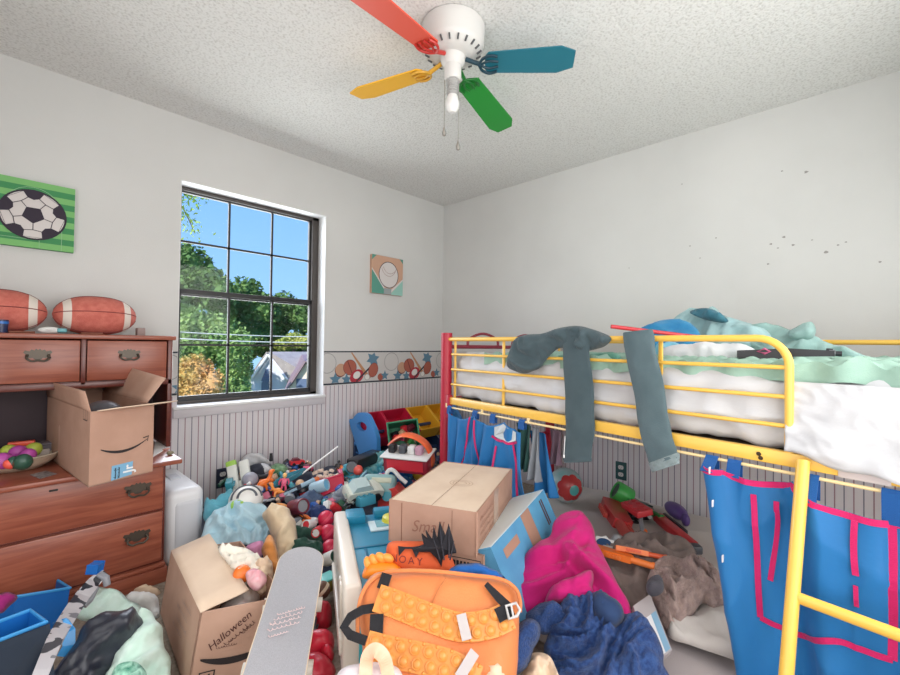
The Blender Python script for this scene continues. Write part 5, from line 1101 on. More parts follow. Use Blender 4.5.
# tray-like toy garage with an orange arch
p = P(410, 468, 2.72); t = thing('toy_garage', p, 'red and white toy garage with an orange arch beside the bed post', 'toy'); R = ry(p, -22) @ eul(10, 0, 0); X = XF(p, R)
mb = MB(); mb.box((0, 0, .05), (.29, .16, .10), bev=.01); mb.build('base', C_((150, 36, 54)), t, xf=X)
mb = MB(); mb.box((0, -.01, .105), (.31, .19, .010), bev=.004); mb.build('deck', C_('white'), t, xf=X)
mb = MB(); q = cr3([(-.14, .03, .14), (-.06, .03, .20), (.03, .03, .2), (.11, .03, .15), (.145, .03, .05), (.12, .03, -.02)])
vs = []; 
mb.tube(q, .018, 10, sx=2.2, sy=.5); mb.build('arch_track', C_((236, 106, 60)), t, xf=X)
for x, c in ((-.10, 'black'), (-.03, 'dgrey'), (.03, 'white'), (.08, (196, 150, 170))): mb = MB(); mb.box((x, -.02, .135), (.045, .06, .05), bev=.01); mb.build('ramp_block', C_(c), t, xf=X)
mb = MB(); mb.poly([(-.12, .02), (.12, .02), (.12, .085), (-.12, .085)], (0, -.0815, 0), (1, 0, 0), (0, 0, 1)); mb.build('red_panel', C_((214, 50, 66)), t, xf=X)
p = T(424, 460, .20); car(p, ry(p, 70) @ eul(0, 10, 0), .09, 'maroon', 'black', 'maroon toy car under the orange arch of the toy garage')
p = T(400, 457, .16); car(p, ry(p, 40) @ eul(0, 10, 0), .12, (50, 58, 58), (70, 80, 80), 'dark grey toy car in front of the green bin')
p = T(394, 461, .10); blaster(p, ry(p, -10) @ eul(-20, 20, 0), .17, (60, 72, 66), 'grey', 'black', 'dark grey-green toy blaster below the green bin')
p = T(405, 463, .15); car(p, ry(p, -30) @ eul(10, 0, 0), .09, 'white', 'grey', 'small white toy car left of the toy garage')
p = T(385, 482, .05); figure(p, ry(p) @ eul(-70, -60, 0), .12, 'pink', 'white', 'sky', 'pink and white toy figure lying below the swim trunks')
p = T(372, 484, .04); ringt(p, ry(p) @ eul(30, 20, 0), .05, .008, (96, 180, 204), 'light blue toy ring below the swim trunks')
p = T(366, 476, .04); p2 = T(352, 488, .07); mb = MB(); mb.tube([p2, p + V((0, 0, .03))], .008, 8); tag(mb.build('toy_rod', C_((140, 190, 206))), 'pale blue toy rod lying across the teal cloth', 'toy')
p = T(432, 474, .04); block(p, ry(p, 20), (.09, .07, .05), 'dgrey', 'dark grey toy brick between yellow toy and bed post', (3, 2))
p = T(438, 466, .05); figure(p, ry(p) @ eul(-50, 0, 0), .12, 'navy', 'tan', 'dgrey', 'navy toy figure leaning at the foot of the red bed post')
# small loose pieces filling the heap
fill = [('red', (206, 48, 58)), ('blue', (44, 96, 178)), ('black', (38, 38, 44)), ('grey', (120, 124, 132)), ('white', (222, 222, 220)), ('dark green', (40, 82, 62)), ('orange', (234, 122, 56)), ('pink', (212, 110, 140)), ('teal', (52, 136, 152)), ('tan', (196, 160, 132))]
rng = random.Random(21); zones = [((272, 478), (318, 500)), ((225, 470), (275, 500)), ((335, 472), (350, 500)), ((296, 508), (326, 528)), ((340, 462), (372, 490)), ((372, 455), (436, 485)), ((268, 462), (312, 480)), ((300, 494), (345, 512))]
for k in range(100):
    n, c = fill[k % 10]; (x0, y0), (x1, y1) = zones[(k * 7 + k // 10) % len(zones)]; px, py = rng.uniform(x0, x1), rng.uniform(y0, y1)
    p = T(px, py, rng.uniform(-.015, .02)); R = eul(rng.uniform(0, 360), rng.uniform(-40, 40), rng.uniform(0, 360)); s = rng.uniform(.7, 1.25)
    if p.y < .04 or (1.0 < 0): continue
    kind = k % 3
    if kind == 0: mb = MB(); mb.box((0, 0, .014), (.062 * s, .04 * s, .03 * s), bev=.004)
    elif kind == 1: mb = MB(); mb.tube(cr3([(-.045 * s, 0, 0), (-.01, .012 * s, .012), (.03 * s, .0, .02), (.05 * s, -.02, .01)]), .011 * s, 8)
    else: mb = MB(); mb.lathe([(0, -.012), (.025 * s, -.012), (.029 * s, 0), (.025 * s, .012), (0, .012)], n=16)
    if kind == 0:
        for i in range(3): mb.cyl(((i - 1) * .019 * s, 0, .02), ((i - 1) * .019 * s, 0, .035 * s), .006 * s, 8)
    shape = ('brick', 'stick', 'disc')[kind]
    tag(mb.build('toy_' + shape, tm(c), xf=XF(p, R)), 'small loose ' + n + ' toy ' + shape + ' in the heap below the window', 'toy piece', 'loose ' + n + ' toy ' + shape + 's in the heap')

# ================================================================ toy kitchen lying on its back
M_kw = plas('kitchen_beige_white', (232, 224, 214), .4); M_kt = plas('kitchen_teal', (28, 132, 168), .4); M_kt2 = plas('kitchen_turquoise', (60, 172, 190), .4); M_kl = plas('kitchen_window_white', (206, 226, 232), .4)
K0, K1 = onZ(345, 586, .32), onZ(334.5, 511, .32); kd = K1 - K0; kd.z = 0; kl = kd.length; ku = kd.normalized(); kr = V((ku.y, -ku.x, 0)); kr = kr if kr.dot(RT) > 0 else -kr
kz = V((K0.x, K0.y, 0)); def_ = None
def KP(r, u, z): return kz + kr * r + ku * u + V((0, 0, z))
RK = Matrix((kr, ku, _z)).transposed()
t = thing('toy_kitchen', KP(.2, kl / 2, 0), 'teal and cream toy kitchen lying on its back among the toys', 'toy kitchen')
mb = MB(); mb.prism([(0, 0), (kl, 0), (kl, .32), (0, .32)], KP(0, 0, 0), ku, _z, kr * .045); sp = mb
b = bmesh.new()
mb = MB(); mb.box(KP(.026, kl / 2, .16), (.058, kl, .32), RK, .014, seg=3); mb.build('side_board', M_kw, t)
mb = MB(); mb.box(KP(-.006, kl / 2 - .02, .10), (.014, kl - .12, .05), RK, .005); mb.box(KP(-.004, .10, .16), (.012, .03, .24), RK, .004); mb.box(KP(-.004, .16, .14), (.010, .022, .28), eul(0, 0, 0) @ RK @ eul(9, 0, 0), .004); mb.build('side_rib', M_kw, t)
KW = .345
mb = MB(); mb.box(KP(.045 + KW / 2, kl / 2, .145), (KW, kl - .01, .29), RK, .008); mb.build('cabinet', M_kt, t)
mb = MB(); mb.box(KP(.045 + KW / 2, .006, .14), (KW - .004, .012, .272), RK, .004); mb.build('cabinet_end', M_kt2, t)
mb = MB(); mb.box(KP(.045 + .045, kl - .05, .30), (.085, .10, .05), RK, .008); mb.box(KP(.09 + KW / 2 + .04, kl - .035, .30), (KW - .09, .05, .05), RK, .008); mb.build('backsplash', M_kt, t)
mb = MB(); q = .29
mb.box(KP(.26, kl - .155, q + .004), (.24, .105, .008), RK, .003); mb.build('oven_window', M_kl, t)
mb = MB(); mb.box(KP(.27, kl - .145, q + .0085), (.2, .075, .003), RK, .001); mb.build('window_pane', mat('kitchen_pane', (120, 176, 188), .25), t)
mb = MB(); mb.lathe([(0, .03), (.02, .03), (.045, .018), (.05, 0)], KP(.25, kl - .125, q + .009), I3, 22); mb.build('knob', C_((214, 206, 64)), t)
mb = MB(); mb.box(KP(.045 + KW / 2, kl * .48, q + .002), (KW - .03, .012, .004), RK, .001); mb.box(KP(.10, kl * .24, q + .002), (.010, kl * .44, .004), RK, .001); mb.build('door_seam', plas('kitchen_seam', (18, 106, 140)), t)

# ================================================================ stacked cardboard boxes
BZ, BH = .345, .152
_nl, _nr, _fl = onZ(390, 500, BZ + BH), onZ(476.7, 513.3, BZ + BH), onZ(442, 461.8, BZ + BH)
B0, B1 = _nl - _z * BH, _nr - _z * BH; bex = B1 - B0; bey = V((-bex.y, bex.x, 0)).normalized(); bey = bey if bey.dot(FW) > 0 else -bey
bux = bex.normalized(); BLn = (_fl - _nl).dot(bey)
t = thing('cardboard_box', B0 + bex * .5 + bey * BLn * .5, 'large closed cardboard box on top of the stack by the bed', 'box', None)
mb = MB(); mb.pbox(B0, bex, bey * BLn, _z * BH, .004); mb.build('carton', M_cb, t)
mb = MB(); mb.pbox(B0 + _z * (BH - .0005) + bux * .004 + bey * .004, bex - bux * .008, bey * (BLn - .008), _z * .0025); mb.build('top_flap', M_cbpale, t)
mb = MB(); L_ = bex.length
mb.poly([(L_ * .49, 0), (L_ * .495, 0), (L_ * .495, BLn), (L_ * .49, BLn)], B0 + _z * (BH + .0025), bux, bey); mb.poly([(.05, .004), (.053, .004), (.053, BH - .003), (.05, BH - .003)], B0 - bey * .0008, bux, _z); mb.poly([(L_ * .73, BH * .45), (L_ * .735, BH * .45), (L_ * .735, BH - .003), (L_ * .73, BH - .003)], B0 - bey * .0008, bux, _z)
mb.build('seam', mat('cardboard_seam', (128, 86, 66), .9), t)
mb = MB()
for k, r in enumerate((.05, .036, .022)): 
    for q in ring2(L_ * .55, BLn * .5, r, r * .8, .0025, n=18): mb.poly(q, B0 + _z * (BH + .0026), bux, bey)
mb.build('stamp_mark', mat('stamp_tan', (184, 152, 128), .9), t)
M_pen = mat('pencil_writing', (150, 108, 92), .9); M_pen2 = mat('marker_writing', (88, 54, 50), .9)
text_mb('Small', B0 + bex * .45 + _z * BH * .48 - bey * .001, bux + _z * .10, _z, .062, shear=.25).build('handwriting', M_pen, t)
mb = MB(); rs_ = B0 + bex + bux * .001
mb.poly([(BLn * .42, 0), (BLn * .55, 0), (BLn * .55, BH), (BLn * .42, BH)], rs_, bey, _z); mb.build('side_tape', M_tape, t)
mb = MB()
for k in range(4): scribble(mb, rs_ + bey * .04 + _z * (BH * (.75 - .18 * k)), bey, _z, BLn * .34, .018, 60 + k, .002)
mb.build('handwriting', M_pen, t)
# lower box
Lx = bux * .262; Lo = B1 + bux * .026 - Lx; Lo.z = .0
LB = BLn * .97; kin = KP(.045 + KW, 0, 0)
t = thing('cardboard_box', Lo + Lx * .5 + bey * LB * .5, 'lower cardboard box with a printed label under the large box', 'box')
Lo2 = Lo + bux * .09
mb = MB(); mb.pbox(Lo2 + bey * .004, Lx - bux * .09, bey * LB, _z * .3445, .004); mb.build('carton', M_cb, t)
mb = MB(); o_ = Lo2 + bey * .003 + bux * .012 + _z * .285
for q in ([(0, 0), (.15, 0), (.15, .003), (0, .003)], [(0, .04), (.15, .04), (.15, .043), (0, .043)], [(0, 0), (.003, 0), (.003, .043), (0, .043)], [(.147, 0), (.15, 0), (.15, .043), (.147, .043)]): mb.poly(q, o_, bux, _z)
for q in ring2(.025, .0215, .010, .010, .004, n=14): mb.poly(q, o_, bux, _z)
mb.build('printed_label', M_ink2, t)
text_mb('BOX CO', o_ + bux * .09 + _z * .021 - bey * .0006, bux, _z, .03, bold=.001).build('label_text', M_ink2, t) if False else None
mb = MB()
for k in range(7): mb.poly([(.045 + .0135 * k, .012), (.054 + .0135 * k, .012), (.054 + .0135 * k, .031), (.045 + .0135 * k, .031)], o_, bux, _z)
mb.build('label_print', M_ink2, t)
# blue mailer box leaning on the stack
a0, a1, a2, a3 = P(543, 490, 2.0), P(492, 546, 1.55), P(556, 527, 1.95), P(515, 477, 2.12)
ex_ = a1 - a0; ey_ = a2 - a0; ey_ = ey_ - ex_ * (ey_.dot(ex_) / ex_.dot(ex_)); ez_ = ex_.cross(ey_).normalized(); ez_ = ez_ if ez_.dot(a3 - a0) > 0 else -ez_
th_ = .17
M_mb = mat('mailer_blue', (96, 168, 208), .6, (84, 152, 196), 8); M_mw = mat('mailer_pale_top', (226, 238, 242), .6); M_mt = mat('mailer_tape', (176, 138, 118), .4)
t = thing('shipping_box', a0 + ex_ * .5 + ey_, 'bright blue shipping box tilted against the cardboard stack', 'box')
ey_ = ey_ * 1.7
mb = MB(); mb.pbox(a0, ex_ * 1.03, ey_, ez_ * th_, .004); mb.build('carton', M_mb, t)
nyv = ey_.normalized(); nx_ = ex_.normalized(); fz = -ez_ * .001
mb = MB(); mb.pbox(a0 - nyv * .002, ex_ * 1.03, nyv * .002, ez_ * th_); mb.build('pale_side', M_mw, t)
mb = MB(); w_ = ex_.length
mb.poly([(w_ * .36, 0), (w_ * .52, 0), (w_ * .52, ey_.length), (w_ * .36, ey_.length)], a0 + fz, nx_, nyv); mb.build('tape', M_mt, t)
mb = MB()
for x0 in (.10, .135): mb.poly([(x0 * w_, .02), ((x0 + .022) * w_, .02), ((x0 + .022) * w_, .13), (x0 * w_, .13)], a0 + fz, nx_, nyv)
mb.build('bar_mark', mat('mark_brown', (88, 62, 66), .7), t)
mb = MB(); mb.poly([(.66 * w_, .04), (.90 * w_, .04), (.90 * w_, .075), (.66 * w_, .075)], a0 + fz, nx_, nyv); mb.build('tan_label', M_mt, t)
# ================================================================ foreground
# ---- open box with the folded-over flap
zt = .265
c0, c1, c2 = onZ(200.5, 613, zt), onZ(171, 551, zt), onZ(272, 599, zt)
qx = c2 - c0; qx = qx.normalized() * .25; qy = c1 - c0; dn = V((0, 0, -.31)) + RT * -.05 * 0 + (onZ(189, 672, .10) - c0).normalized() * 0
low = onplane(189.5, 676, c0, FW.copy()) ; dn = (low - c0).normalized() * .25
o_ = c0 + dn
t = thing('cardboard_box', o_ + (qx + qy) / 2, 'open cardboard box with a pale flap folded over, left of the skateboard', 'box')
M_cbl = mat('cardboard_open_box', (186, 152, 134), .85, (178, 144, 126), 10, spec=.15)  # one cardboard colour for the whole open box body
ux_, uy_, uz_ = qx.normalized(), qy.normalized(), -dn.normalized(); H2 = .25
mb = MB(); th = .005
mb.pbox(o_, qx, qy, uz_ * th); mb.pbox(o_, qx, uy_ * th, uz_ * H2); mb.pbox(o_ + qy - uy_ * th, qx, uy_ * th, uz_ * H2); mb.pbox(o_, ux_ * th, qy, uz_ * H2); mb.pbox(o_ + qx - ux_ * th, ux_ * th, qy, uz_ * H2); mb.build('box_body', M_cbl, t)
fa, fb2 = c0, c1; f1 = P(247, 587, (c0 - CAM).dot(FW) + .12); f2 = P(209, 533, (c1 - CAM).dot(FW) + .02)
flap(t, [fb2, fa, f1, f2], .004, M_cbpale, 'folded_flap', curl=-.01)
nf = ux_.cross(uz_).normalized(); nf = nf if nf.dot(CAM - c0) > 0 else -nf; fo2 = o_ + nf * .0015
mb = MB(); smile(mb, fo2 + ux_ * .135 + uz_ * .098, ux_, uz_, .225, .03, .014); mb.build('curved_arrow', M_ink2, t)
d1, d2 = (ux_ + uz_ * .85).normalized(), (uz_ - ux_ * .85).normalized()
text_mb('Halloween', fo2 + ux_ * .092 + uz_ * .172, d1, d2, .034, shear=.3).build('handwriting', M_pen2, t)
mb = MB(); scribble(mb, fo2 + ux_ * .085 + uz_ * .128, d1, d2, .085, .014, 3); scribble(mb, fo2 + ux_ * .128 + uz_ * .155, d1, d2, .05, .012, 5); scribble(mb, fo2 + ux_ * .06 + uz_ * .125, ux_, uz_, .06, .008, 9, .001); mb.build('handwriting', M_pen2, t)
mb = MB()
for q in ([(0, 0), (.045, 0), (.045, .004), (0, .004)], [(0, .036), (.045, .036), (.045, .04), (0, .04)], [(0, 0), (.004, 0), (.004, .04), (0, .04)], [(.041, 0), (.045, 0), (.045, .04), (.041, .04)], [(.012, .008), (.018, .008), (.018, .03), (.012, .03)], [(.026, .008), (.032, .008), (.032, .03), (.026, .03)]): mb.poly(q, fo2 + ux_ * .025 + uz_ * .016, ux_, uz_)
mb.build('handling_mark', M_ink2, t)
nl_ = uy_.cross(uz_).normalized(); nl_ = nl_ if nl_.dot(CAM - c0) > 0 else -nl_; lo_ = o_ + qy + nl_ * .0015; ly = -uy_
mb = MB()
for k, (x, y, L_, h_) in enumerate(((.30, .19, .13, .018), (.24, .15, .16, .02), (.26, .115, .16, .018), (.22, .08, .15, .02))): scribble(mb, lo_ + ly * x + uz_ * y, ly + uz_ * .10, uz_, L_, h_, 20 + k, .002)
mb.build('handwriting', mat('faint_pencil', (160, 136, 128), .9), t)
# contents
M_silver = mat('silver_plastic', (168, 160, 156), .25, metal=.5)
c = c0 + qx * .60 + qy * .22 - uz_ * .062; mb = MB(); mb.ball(c, (.07, .06, .045), rotz(.5)); tag(mb.build('silver_helmet', M_silver), 'shiny silver dome inside the open box under its flap', 'helmet')
K_wp = mat('white_paper_bag', (232, 226, 214), .75); K_bp = mat('crumpled_beige_paper', (228, 204, 176), .8, (216, 186, 160), 20); K_pk = mat('pink_tissue', (226, 160, 170), .75, (236, 196, 200), 25)
dd = (c0 - CAM).dot(FW)
tag(puff('paper_bag', [(218, 547), (232, 546), (246, 550), (258, 556), (266, 566), (262, 580), (250, 586), (238, 584), (226, 564)], (243, 566, dd + .25), 42, .03, K_wp, wr=.03, ws=20, edge=.02, warp=.8), 'crumpled white paper bag on top of the open box', 'paper bag')
tag(puff('crumpled_paper', [(248, 580), (252, 568), (260, 560), (268, 558), (273, 570), (272, 582), (266, 594), (258, 598), (250, 592)], (264, 579, dd + .24), 48, .035, K_bp, wr=.045, ws=22, edge=.02, warp=.8), 'crumpled beige paper sticking out of the open box', 'paper')
tag(puff('pink_tissue', [(246, 574), (254, 568), (263, 572), (266, 582), (258, 590), (249, 586)], (256, 579, dd + .14), 50, .02, K_pk, wr=.03, ws=26, edge=.02), 'pink tissue paper beside the crumpled beige paper', 'tissue')
c = P(242, 574, dd + .2); ballt(c, .030, 'orange', 'orange ball between white paper bag and pink tissue', 'toy_ball')
tag(puff('pink_cloth', [(247, 546), (262, 541), (263, 552), (259, 560), (250, 556)], (255, 550, 2.02), 45, .025, cloth('cloth_pink', (212, 136, 178), (222, 154, 190)), wr=.012, ws=16, edge=.02), 'pink cloth peeking out under the blue shirt', 'cloth')
# ---- skateboard, grip side up
s0, s1 = P(303, 557, 1.62), P(266, 712, 1.02); ax = (s0 - s1); sl = ax.length; au = ax.normalized(); wv = (P(320, 612, 1.3) - P(270, 606, 1.3)).normalized(); wv = (wv - au * wv.dot(au)).normalized(); nn = wv.cross(au).normalized(); nn = nn if nn.z > 0 else -nn
M_grip = mat('griptape_grey', (166, 166, 172), .9, (182, 182, 188), 420, .4, 900, spec=.2); M_deckw = mat('deck_maple_edge', (226, 206, 180), .6); M_truck = mat('truck_metal', (150, 150, 154), .35, metal=.8); M_wheel = mat('wheel_white', (224, 220, 212), .4); M_prt = mat('print_pinkish', (240, 214, 212), .8)
t = thing('skateboard', (s0 + s1) / 2, 'grey griptape skateboard leaning on the toys in front of the kitchen', 'skateboard')
hw = .079; full = sl * 1.12
def outline(scale=1.0, n=12):
    r = hw; pts = [(-hw, 0), (hw, 0)]; L = sl - r * .9
    pts = [(hw, -.10)] + [(hw, L * k / 6) for k in range(7)] + [(hw * math.cos(a) , L + r * .95 * math.sin(a)) for a in np.linspace(0, PI, n)[1:-1]] + [(-hw, L - L * k / 6) for k in range(7)] + [(-hw, -.10)]
    return [(x * scale, y) for x, y in pts]
def deckp(x, y, z):
    k = max(0, (y - (sl - .17)) / .17); return s1 + wv * x + au * y + nn * (z + .035 * k * k + .012 * (x / hw) ** 2)
def deck(z0, z1, sc, m, nm):
    ol = outline(sc); ys = []; mb = MB(); nr = 28; vs = []; nx = 8
    L = sl - hw * .9
    for i in range(nr + 1):
        y = (-.10 + (L + .10) * i / 16) if i <= 16 else L + hw * .95 * math.sin(PI / 2 * (i - 16) / 12 * .985); w_ = hw * sc if y < L else hw * sc * math.sqrt(max(0, 1 - ((y - L) / (hw * .95)) ** 2))
        for zz in (z0, z1):
            for j in range(nx + 1): vs.append(deckp(w_ * (2 * j / nx - 1), y, zz))
    g = lambda i, l, j: i * 2 * (nx + 1) + l * (nx + 1) + j; fs = []
    for i in range(nr):
        for j in range(nx): fs += [[g(i, 1, j), g(i, 1, j + 1), g(i + 1, 1, j + 1), g(i + 1, 1, j)], [g(i, 0, j), g(i + 1, 0, j), g(i + 1, 0, j + 1), g(i, 0, j + 1)]]
        fs += [[g(i, 0, 0), g(i, 1, 0), g(i + 1, 1, 0), g(i + 1, 0, 0)], [g(i, 0, nx), g(i + 1, 0, nx), g(i + 1, 1, nx), g(i, 1, nx)]]
    fs += [[g(0, 0, j), g(0, 0, j + 1), g(0, 1, j + 1), g(0, 1, j)] for j in range(nx)] + [[g(nr, 0, j), g(nr, 1, j), g(nr, 1, j + 1), g(nr, 0, j + 1)] for j in range(nx)]
    mb.add(vs, fs, 0, True); return mb.build(nm, m, t, auto=35)
deck(-.012, 0, 1.0, M_deckw, 'deck'); gt = deck(.0002, .0014, .965, M_grip, 'griptape')
yc = sl * .46
pd1, pd2 = (wv + au * .38).normalized(), (au - wv * .38).normalized(); mb = MB()
for k, (x, L_, h_) in enumerate(((-.035, .085, .009), (-.042, .088, .013), (-.048, .09, .015), (-.05, .088, .014), (-.042, .055, .009))): scribble(mb, deckp(x, yc + .045 - .022 * k - .02, .0042), pd1, pd2, L_, h_, 40 + k, .0022)
mb.build('print', M_prt, t)
for yy in (.16, sl - .2):
    mb = MB(); c = deckp(0, yy, -.03); mb.box(c, (.05, .07, .03), Matrix((wv, au, nn)).transposed(), .006); mb.tube([c - wv * .085 - nn * .012, c + wv * .085 - nn * .012], .007, 8); tr = mb.build('truck', M_truck, t)
    for sgn in (-1, 1): mb = MB(); mb.tube([c + wv * sgn * .062 - nn * .012, c + wv * sgn * .092 - nn * .012], .022, 14); mb.build('wheel', M_wheel, tr)
# ---- orange bubble backpack
M_bo = mat('backpack_orange', (222, 134, 76), .6, (214, 124, 68), 6, .15, 200, sheen=.1); M_bod = mat('bubble_orange', (222, 144, 66), .4, coat=.15); M_strap = cloth('strap_black', (30, 30, 34), (40, 40, 44)); M_refl = mat('strap_grey_band', (186, 178, 178), .5); M_buck = mat('buckle_clear_grey', (196, 194, 194), .3)
bc_ = (432, 624, 1.22); p0, n_, e1, e2 = viewplane(bc_, 48)
t = thing('backpack', p0 - n_ * .14, 'orange backpack with bubble straps lying against the toy kitchen', 'backpack')
def onb(px, py, h=0.0): q = onplane(px, py, p0 + n_ * h, n_); return q
bp_out = [(362, 640), (358, 612), (362, 590), (374, 574), (392, 572), (430, 573), (470, 577), (500, 581), (514, 589), (519, 604), (519, 640), (514, 690), (500, 720), (440, 730), (380, 720), (364, 690)]
puff('body', bp_out, bc_, 48, .055, M_bo, parent=t, wr=.004, ws=5, edge=.075, back=2.2, res=.012, rough=.002)
def lift(px, py):   # body height under a point
    return .055
mb = MB(); mb.tube([onb(x, y, .045) for x, y in crom([(358, 640), (358, 612), (364, 590), (378, 576), (395, 571), (430, 571), (470, 575), (500, 579), (515, 588), (520, 600), (520, 612)], 4, False)], .0055, 8); mb.build('piping', M_bo, t)
mb = MB(); mb.tube([onb(x, y, .058) for x, y in crom([(446, 578), (438, 590), (432, 604)], 4, False)], .0018, 6); mb.build('seam', mat('seam_orange', (190, 116, 66), .8), t)
def bubstrap(pts, w, nm, ends):
    path = [onb(x, y, .064) for x, y in crom(pts, 6, False)]; o = band('shoulder_strap', path, w, n_, .014, M_bod, t); mb = MB(); k = 0; acc = 0; row = 0
    tot = [0]
    for i in range(1, len(path)): tot.append(tot[-1] + (path[i] - path[i - 1]).length)
    def at(s):
        for i in range(1, len(path)):
            if s <= tot[i]: u = (s - tot[i - 1]) / (tot[i] - tot[i - 1]); tt = (path[i] - path[i - 1]).normalized(); return path[i - 1].lerp(path[i], u), tt.cross(n_).normalized()
        return path[-1], (path[-1] - path[-2]).normalized().cross(n_)
    s = .02
    while s < tot[-1] - .01:
        for r, off in ((0, 0), (1, .012)):
            c, sd = at(min(tot[-1] - .005, s + off)); c = c + sd * w * (-.22 + .44 * r); b_ = MB(); mb.ball(c + n_ * .006, (.0135, .0135, .011), orient(n_), u=12, w=8); mb.tube([c + n_ * .011 + (e1 * math.cos(a) + e2 * math.sin(a)) * .0125 for a in np.linspace(0, 2 * PI, 15)[:-1]], .0018, 5, closed=True)
            c2, sd2 = at(min(tot[-1] - .005, s + .02 + off)); mb.ball(c2 + sd2 * w * (-.44 + .88 * r) + n_ * .006, .005, u=8, w=6)
        s += .036
    mb.build('bubbles', M_bod, o); return o
S1 = bubstrap([(377, 598), (400, 606), (430, 618), (460, 627), (490, 624), (510, 615)], .068, 'a', None)
S2 = bubstrap([(366, 646), (390, 652), (420, 658), (450, 666), (478, 682)], .068, 'b', None)
for a, b_ in (((461, 614), (467, 640)), ((475, 652), (459, 678))): band('reflective_band', [onb(*a, .083), onb(*b_, .083)], .026, n_, .003, M_refl, t)
band('handle_strap', [onb(x, y, z) for (x, y, z) in ((374, 608, .062), (362, 610, .065), (350, 617, .075), (344, 627, .085), (350, 635, .08), (366, 641, .066))], .022, n_, .006, M_strap, t)
band('handle_strap', [onb(387, 574, .058), onb(383, 586, .0625), onb(382, 589, .063)], .03, n_, .006, M_strap, t)
band('handle_strap', [onb(377, 614, .074), onb(376, 634, .066)], .036, n_, .006, M_strap, t)
band('webbing', [onb(486, 584, .058), onb(498, 597, .066), onb(510, 609, .078)], [.014, .022, .026], n_, .005, M_strap, t)
band('webbing', [onb(497, 616, .0795), onb(512, 608, .083)], .034, n_, .006, M_strap, t)
mb = MB(); mb.tube([onb(x, y, .088) for x, y in ((506, 606), (516, 603), (520, 610), (517, 616), (509, 619))], .0042, 8, closed=True); mb.tube([onb(511, 604, .089), onb(513.5, 617.5, .089)], .003, 8); mb.build('buckle', M_buck, t)
tag(puff('padded_cap', [(450, 574), (454, 566), (468, 564), (486, 567), (500, 572), (506, 578), (492, 580), (470, 578)], (478, 572, 1.39), 50, .03, cloth('cap_blue', (30, 92, 168), (38, 104, 184)), edge=.03, wr=.004), 'blue padded cap tucked behind the orange backpack', 'cap')
# ---- orange toy claw, pumpkin bag, black feather crest
M_ot = plas('toy_bright_orange', (250, 140, 30)); 
p = P(380, 566, 1.46); t = thing('toy_claw', p, 'glossy orange ridged toy lying on the kitchen above the backpack', 'toy')
puff('body', [(363, 578), (364, 568), (372, 560), (384, 557), (395, 561), (402, 570), (398, 577), (382, 580)], (382, 570, 1.46), 50, .03, M_ot, parent=t, edge=.035, wr=.004, back=.6)
mb = MB()
for k, (x, y) in enumerate(((368, 563), (374, 560), (381, 557.5), (388, 558))): q = P(x, y, 1.46); mb.ball(q, (.014, .014, .022), eul(30, 20 * k, 0), u=12, w=8)
mb.build('ridge', plas('toy_orange_light', (252, 164, 70)), t)
M_pump = mat('pumpkin_orange_felt', (228, 104, 56), .8, (216, 92, 48), 14, .2, 300)
t = thing('pumpkin_bag', P(420, 566, 1.52), 'orange felt pumpkin bag with black zigzag and letters by the boxes', 'bag')
puff('body', [(387, 560), (387, 546), (394, 541), (410, 541), (430, 542), (446, 550), (454, 562), (455, 572), (440, 577), (412, 575), (396, 570)], (420, 562, 1.50), 68, .035, M_pump, parent=t, edge=.05, wr=.003, rough=.003, back=.6)
pc, pn, pe1, pe2 = viewplane((420, 562, 1.50), 68)
def onp_(x, y, h): return onplane(x, y, pc + pn * h, pn)
def pxpoly(mb, pts, h):
    A = [onp_(x, y, h) for x, y in pts]; mb.add(A, [list(range(len(A)))])
M_felt = mat('felt_black', (30, 30, 38), .85)
mb = MB(); A = [(398, 546), (405, 547), (412, 547), (420, 546), (436, 546), (428, 549), (421, 548), (416, 558), (412, 549), (405, 549), (399, 556)]
fr_ = [onp_(x, y, .045) for x, y in A]; bk_ = [p_ - pn * .006 for p_ in fr_]; n = len(A); mb.add(fr_ + bk_, [list(range(n)), list(range(n, 2 * n))[::-1]] + [[i, (i + 1) % n, n + (i + 1) % n, n + i] for i in range(n)]); mb.build('zigzag', M_felt, t)
for k, ch in enumerate('NOAY'): text_mb(ch, onp_(394 + 8.6 * k, 558.5 + 1.2 * k, .0435 - .001 * abs(k - 1)), pe1, pe2, .032).build('letter', mat('letter_maroon', (120, 40, 40), .8), t)
t = thing('feather_crest', P(440, 560, 1.50), 'black spiky feather crest standing between pumpkin bag and box', 'costume crest')
sp = [(414, 550), (424, 546), (421.5, 535), (428, 541), (425.5, 531.5), (432, 541), (433.5, 527.5), (437, 540), (439.5, 523), (446, 538), (448.5, 525), (453, 540), (456.5, 553), (446, 555), (443, 557), (441.5, 567), (437, 559), (430, 552), (420, 552)]
q0 = P(442, 548, 1.47); pn2 = (CAM - q0); pn2.z *= .2; pn2.normalize()
fr_ = [onplane(x, y, q0, pn2) for x, y in sp]; bk_ = [p_ - pn2 * .02 for p_ in fr_]; n = len(sp); mb = MB(); cen = onplane(441, 548, q0 + pn2 * .015, pn2)
mb.add(fr_ + bk_ + [cen], [[i, (i + 1) % n, 2 * n] for i in range(n)] + [list(range(n, 2 * n))[::-1]] + [[i, n + i, n + (i + 1) % n, (i + 1) % n] for i in range(n)]); mb.build('crest', M_felt, t)
mb = MB()
for (a, b_) in (((433, 537), (440, 560)), ((440, 530), (444, 560)), ((449, 528), (449, 558)), ((454, 541), (450, 560))): mb.tube([onplane(*a, q0 + pn2 * .006, pn2), onplane(*b_, q0 + pn2 * .016, pn2)], [.001, .003], 6)
mb.build('spine', mat('felt_charcoal', (52, 52, 62), .8), t)
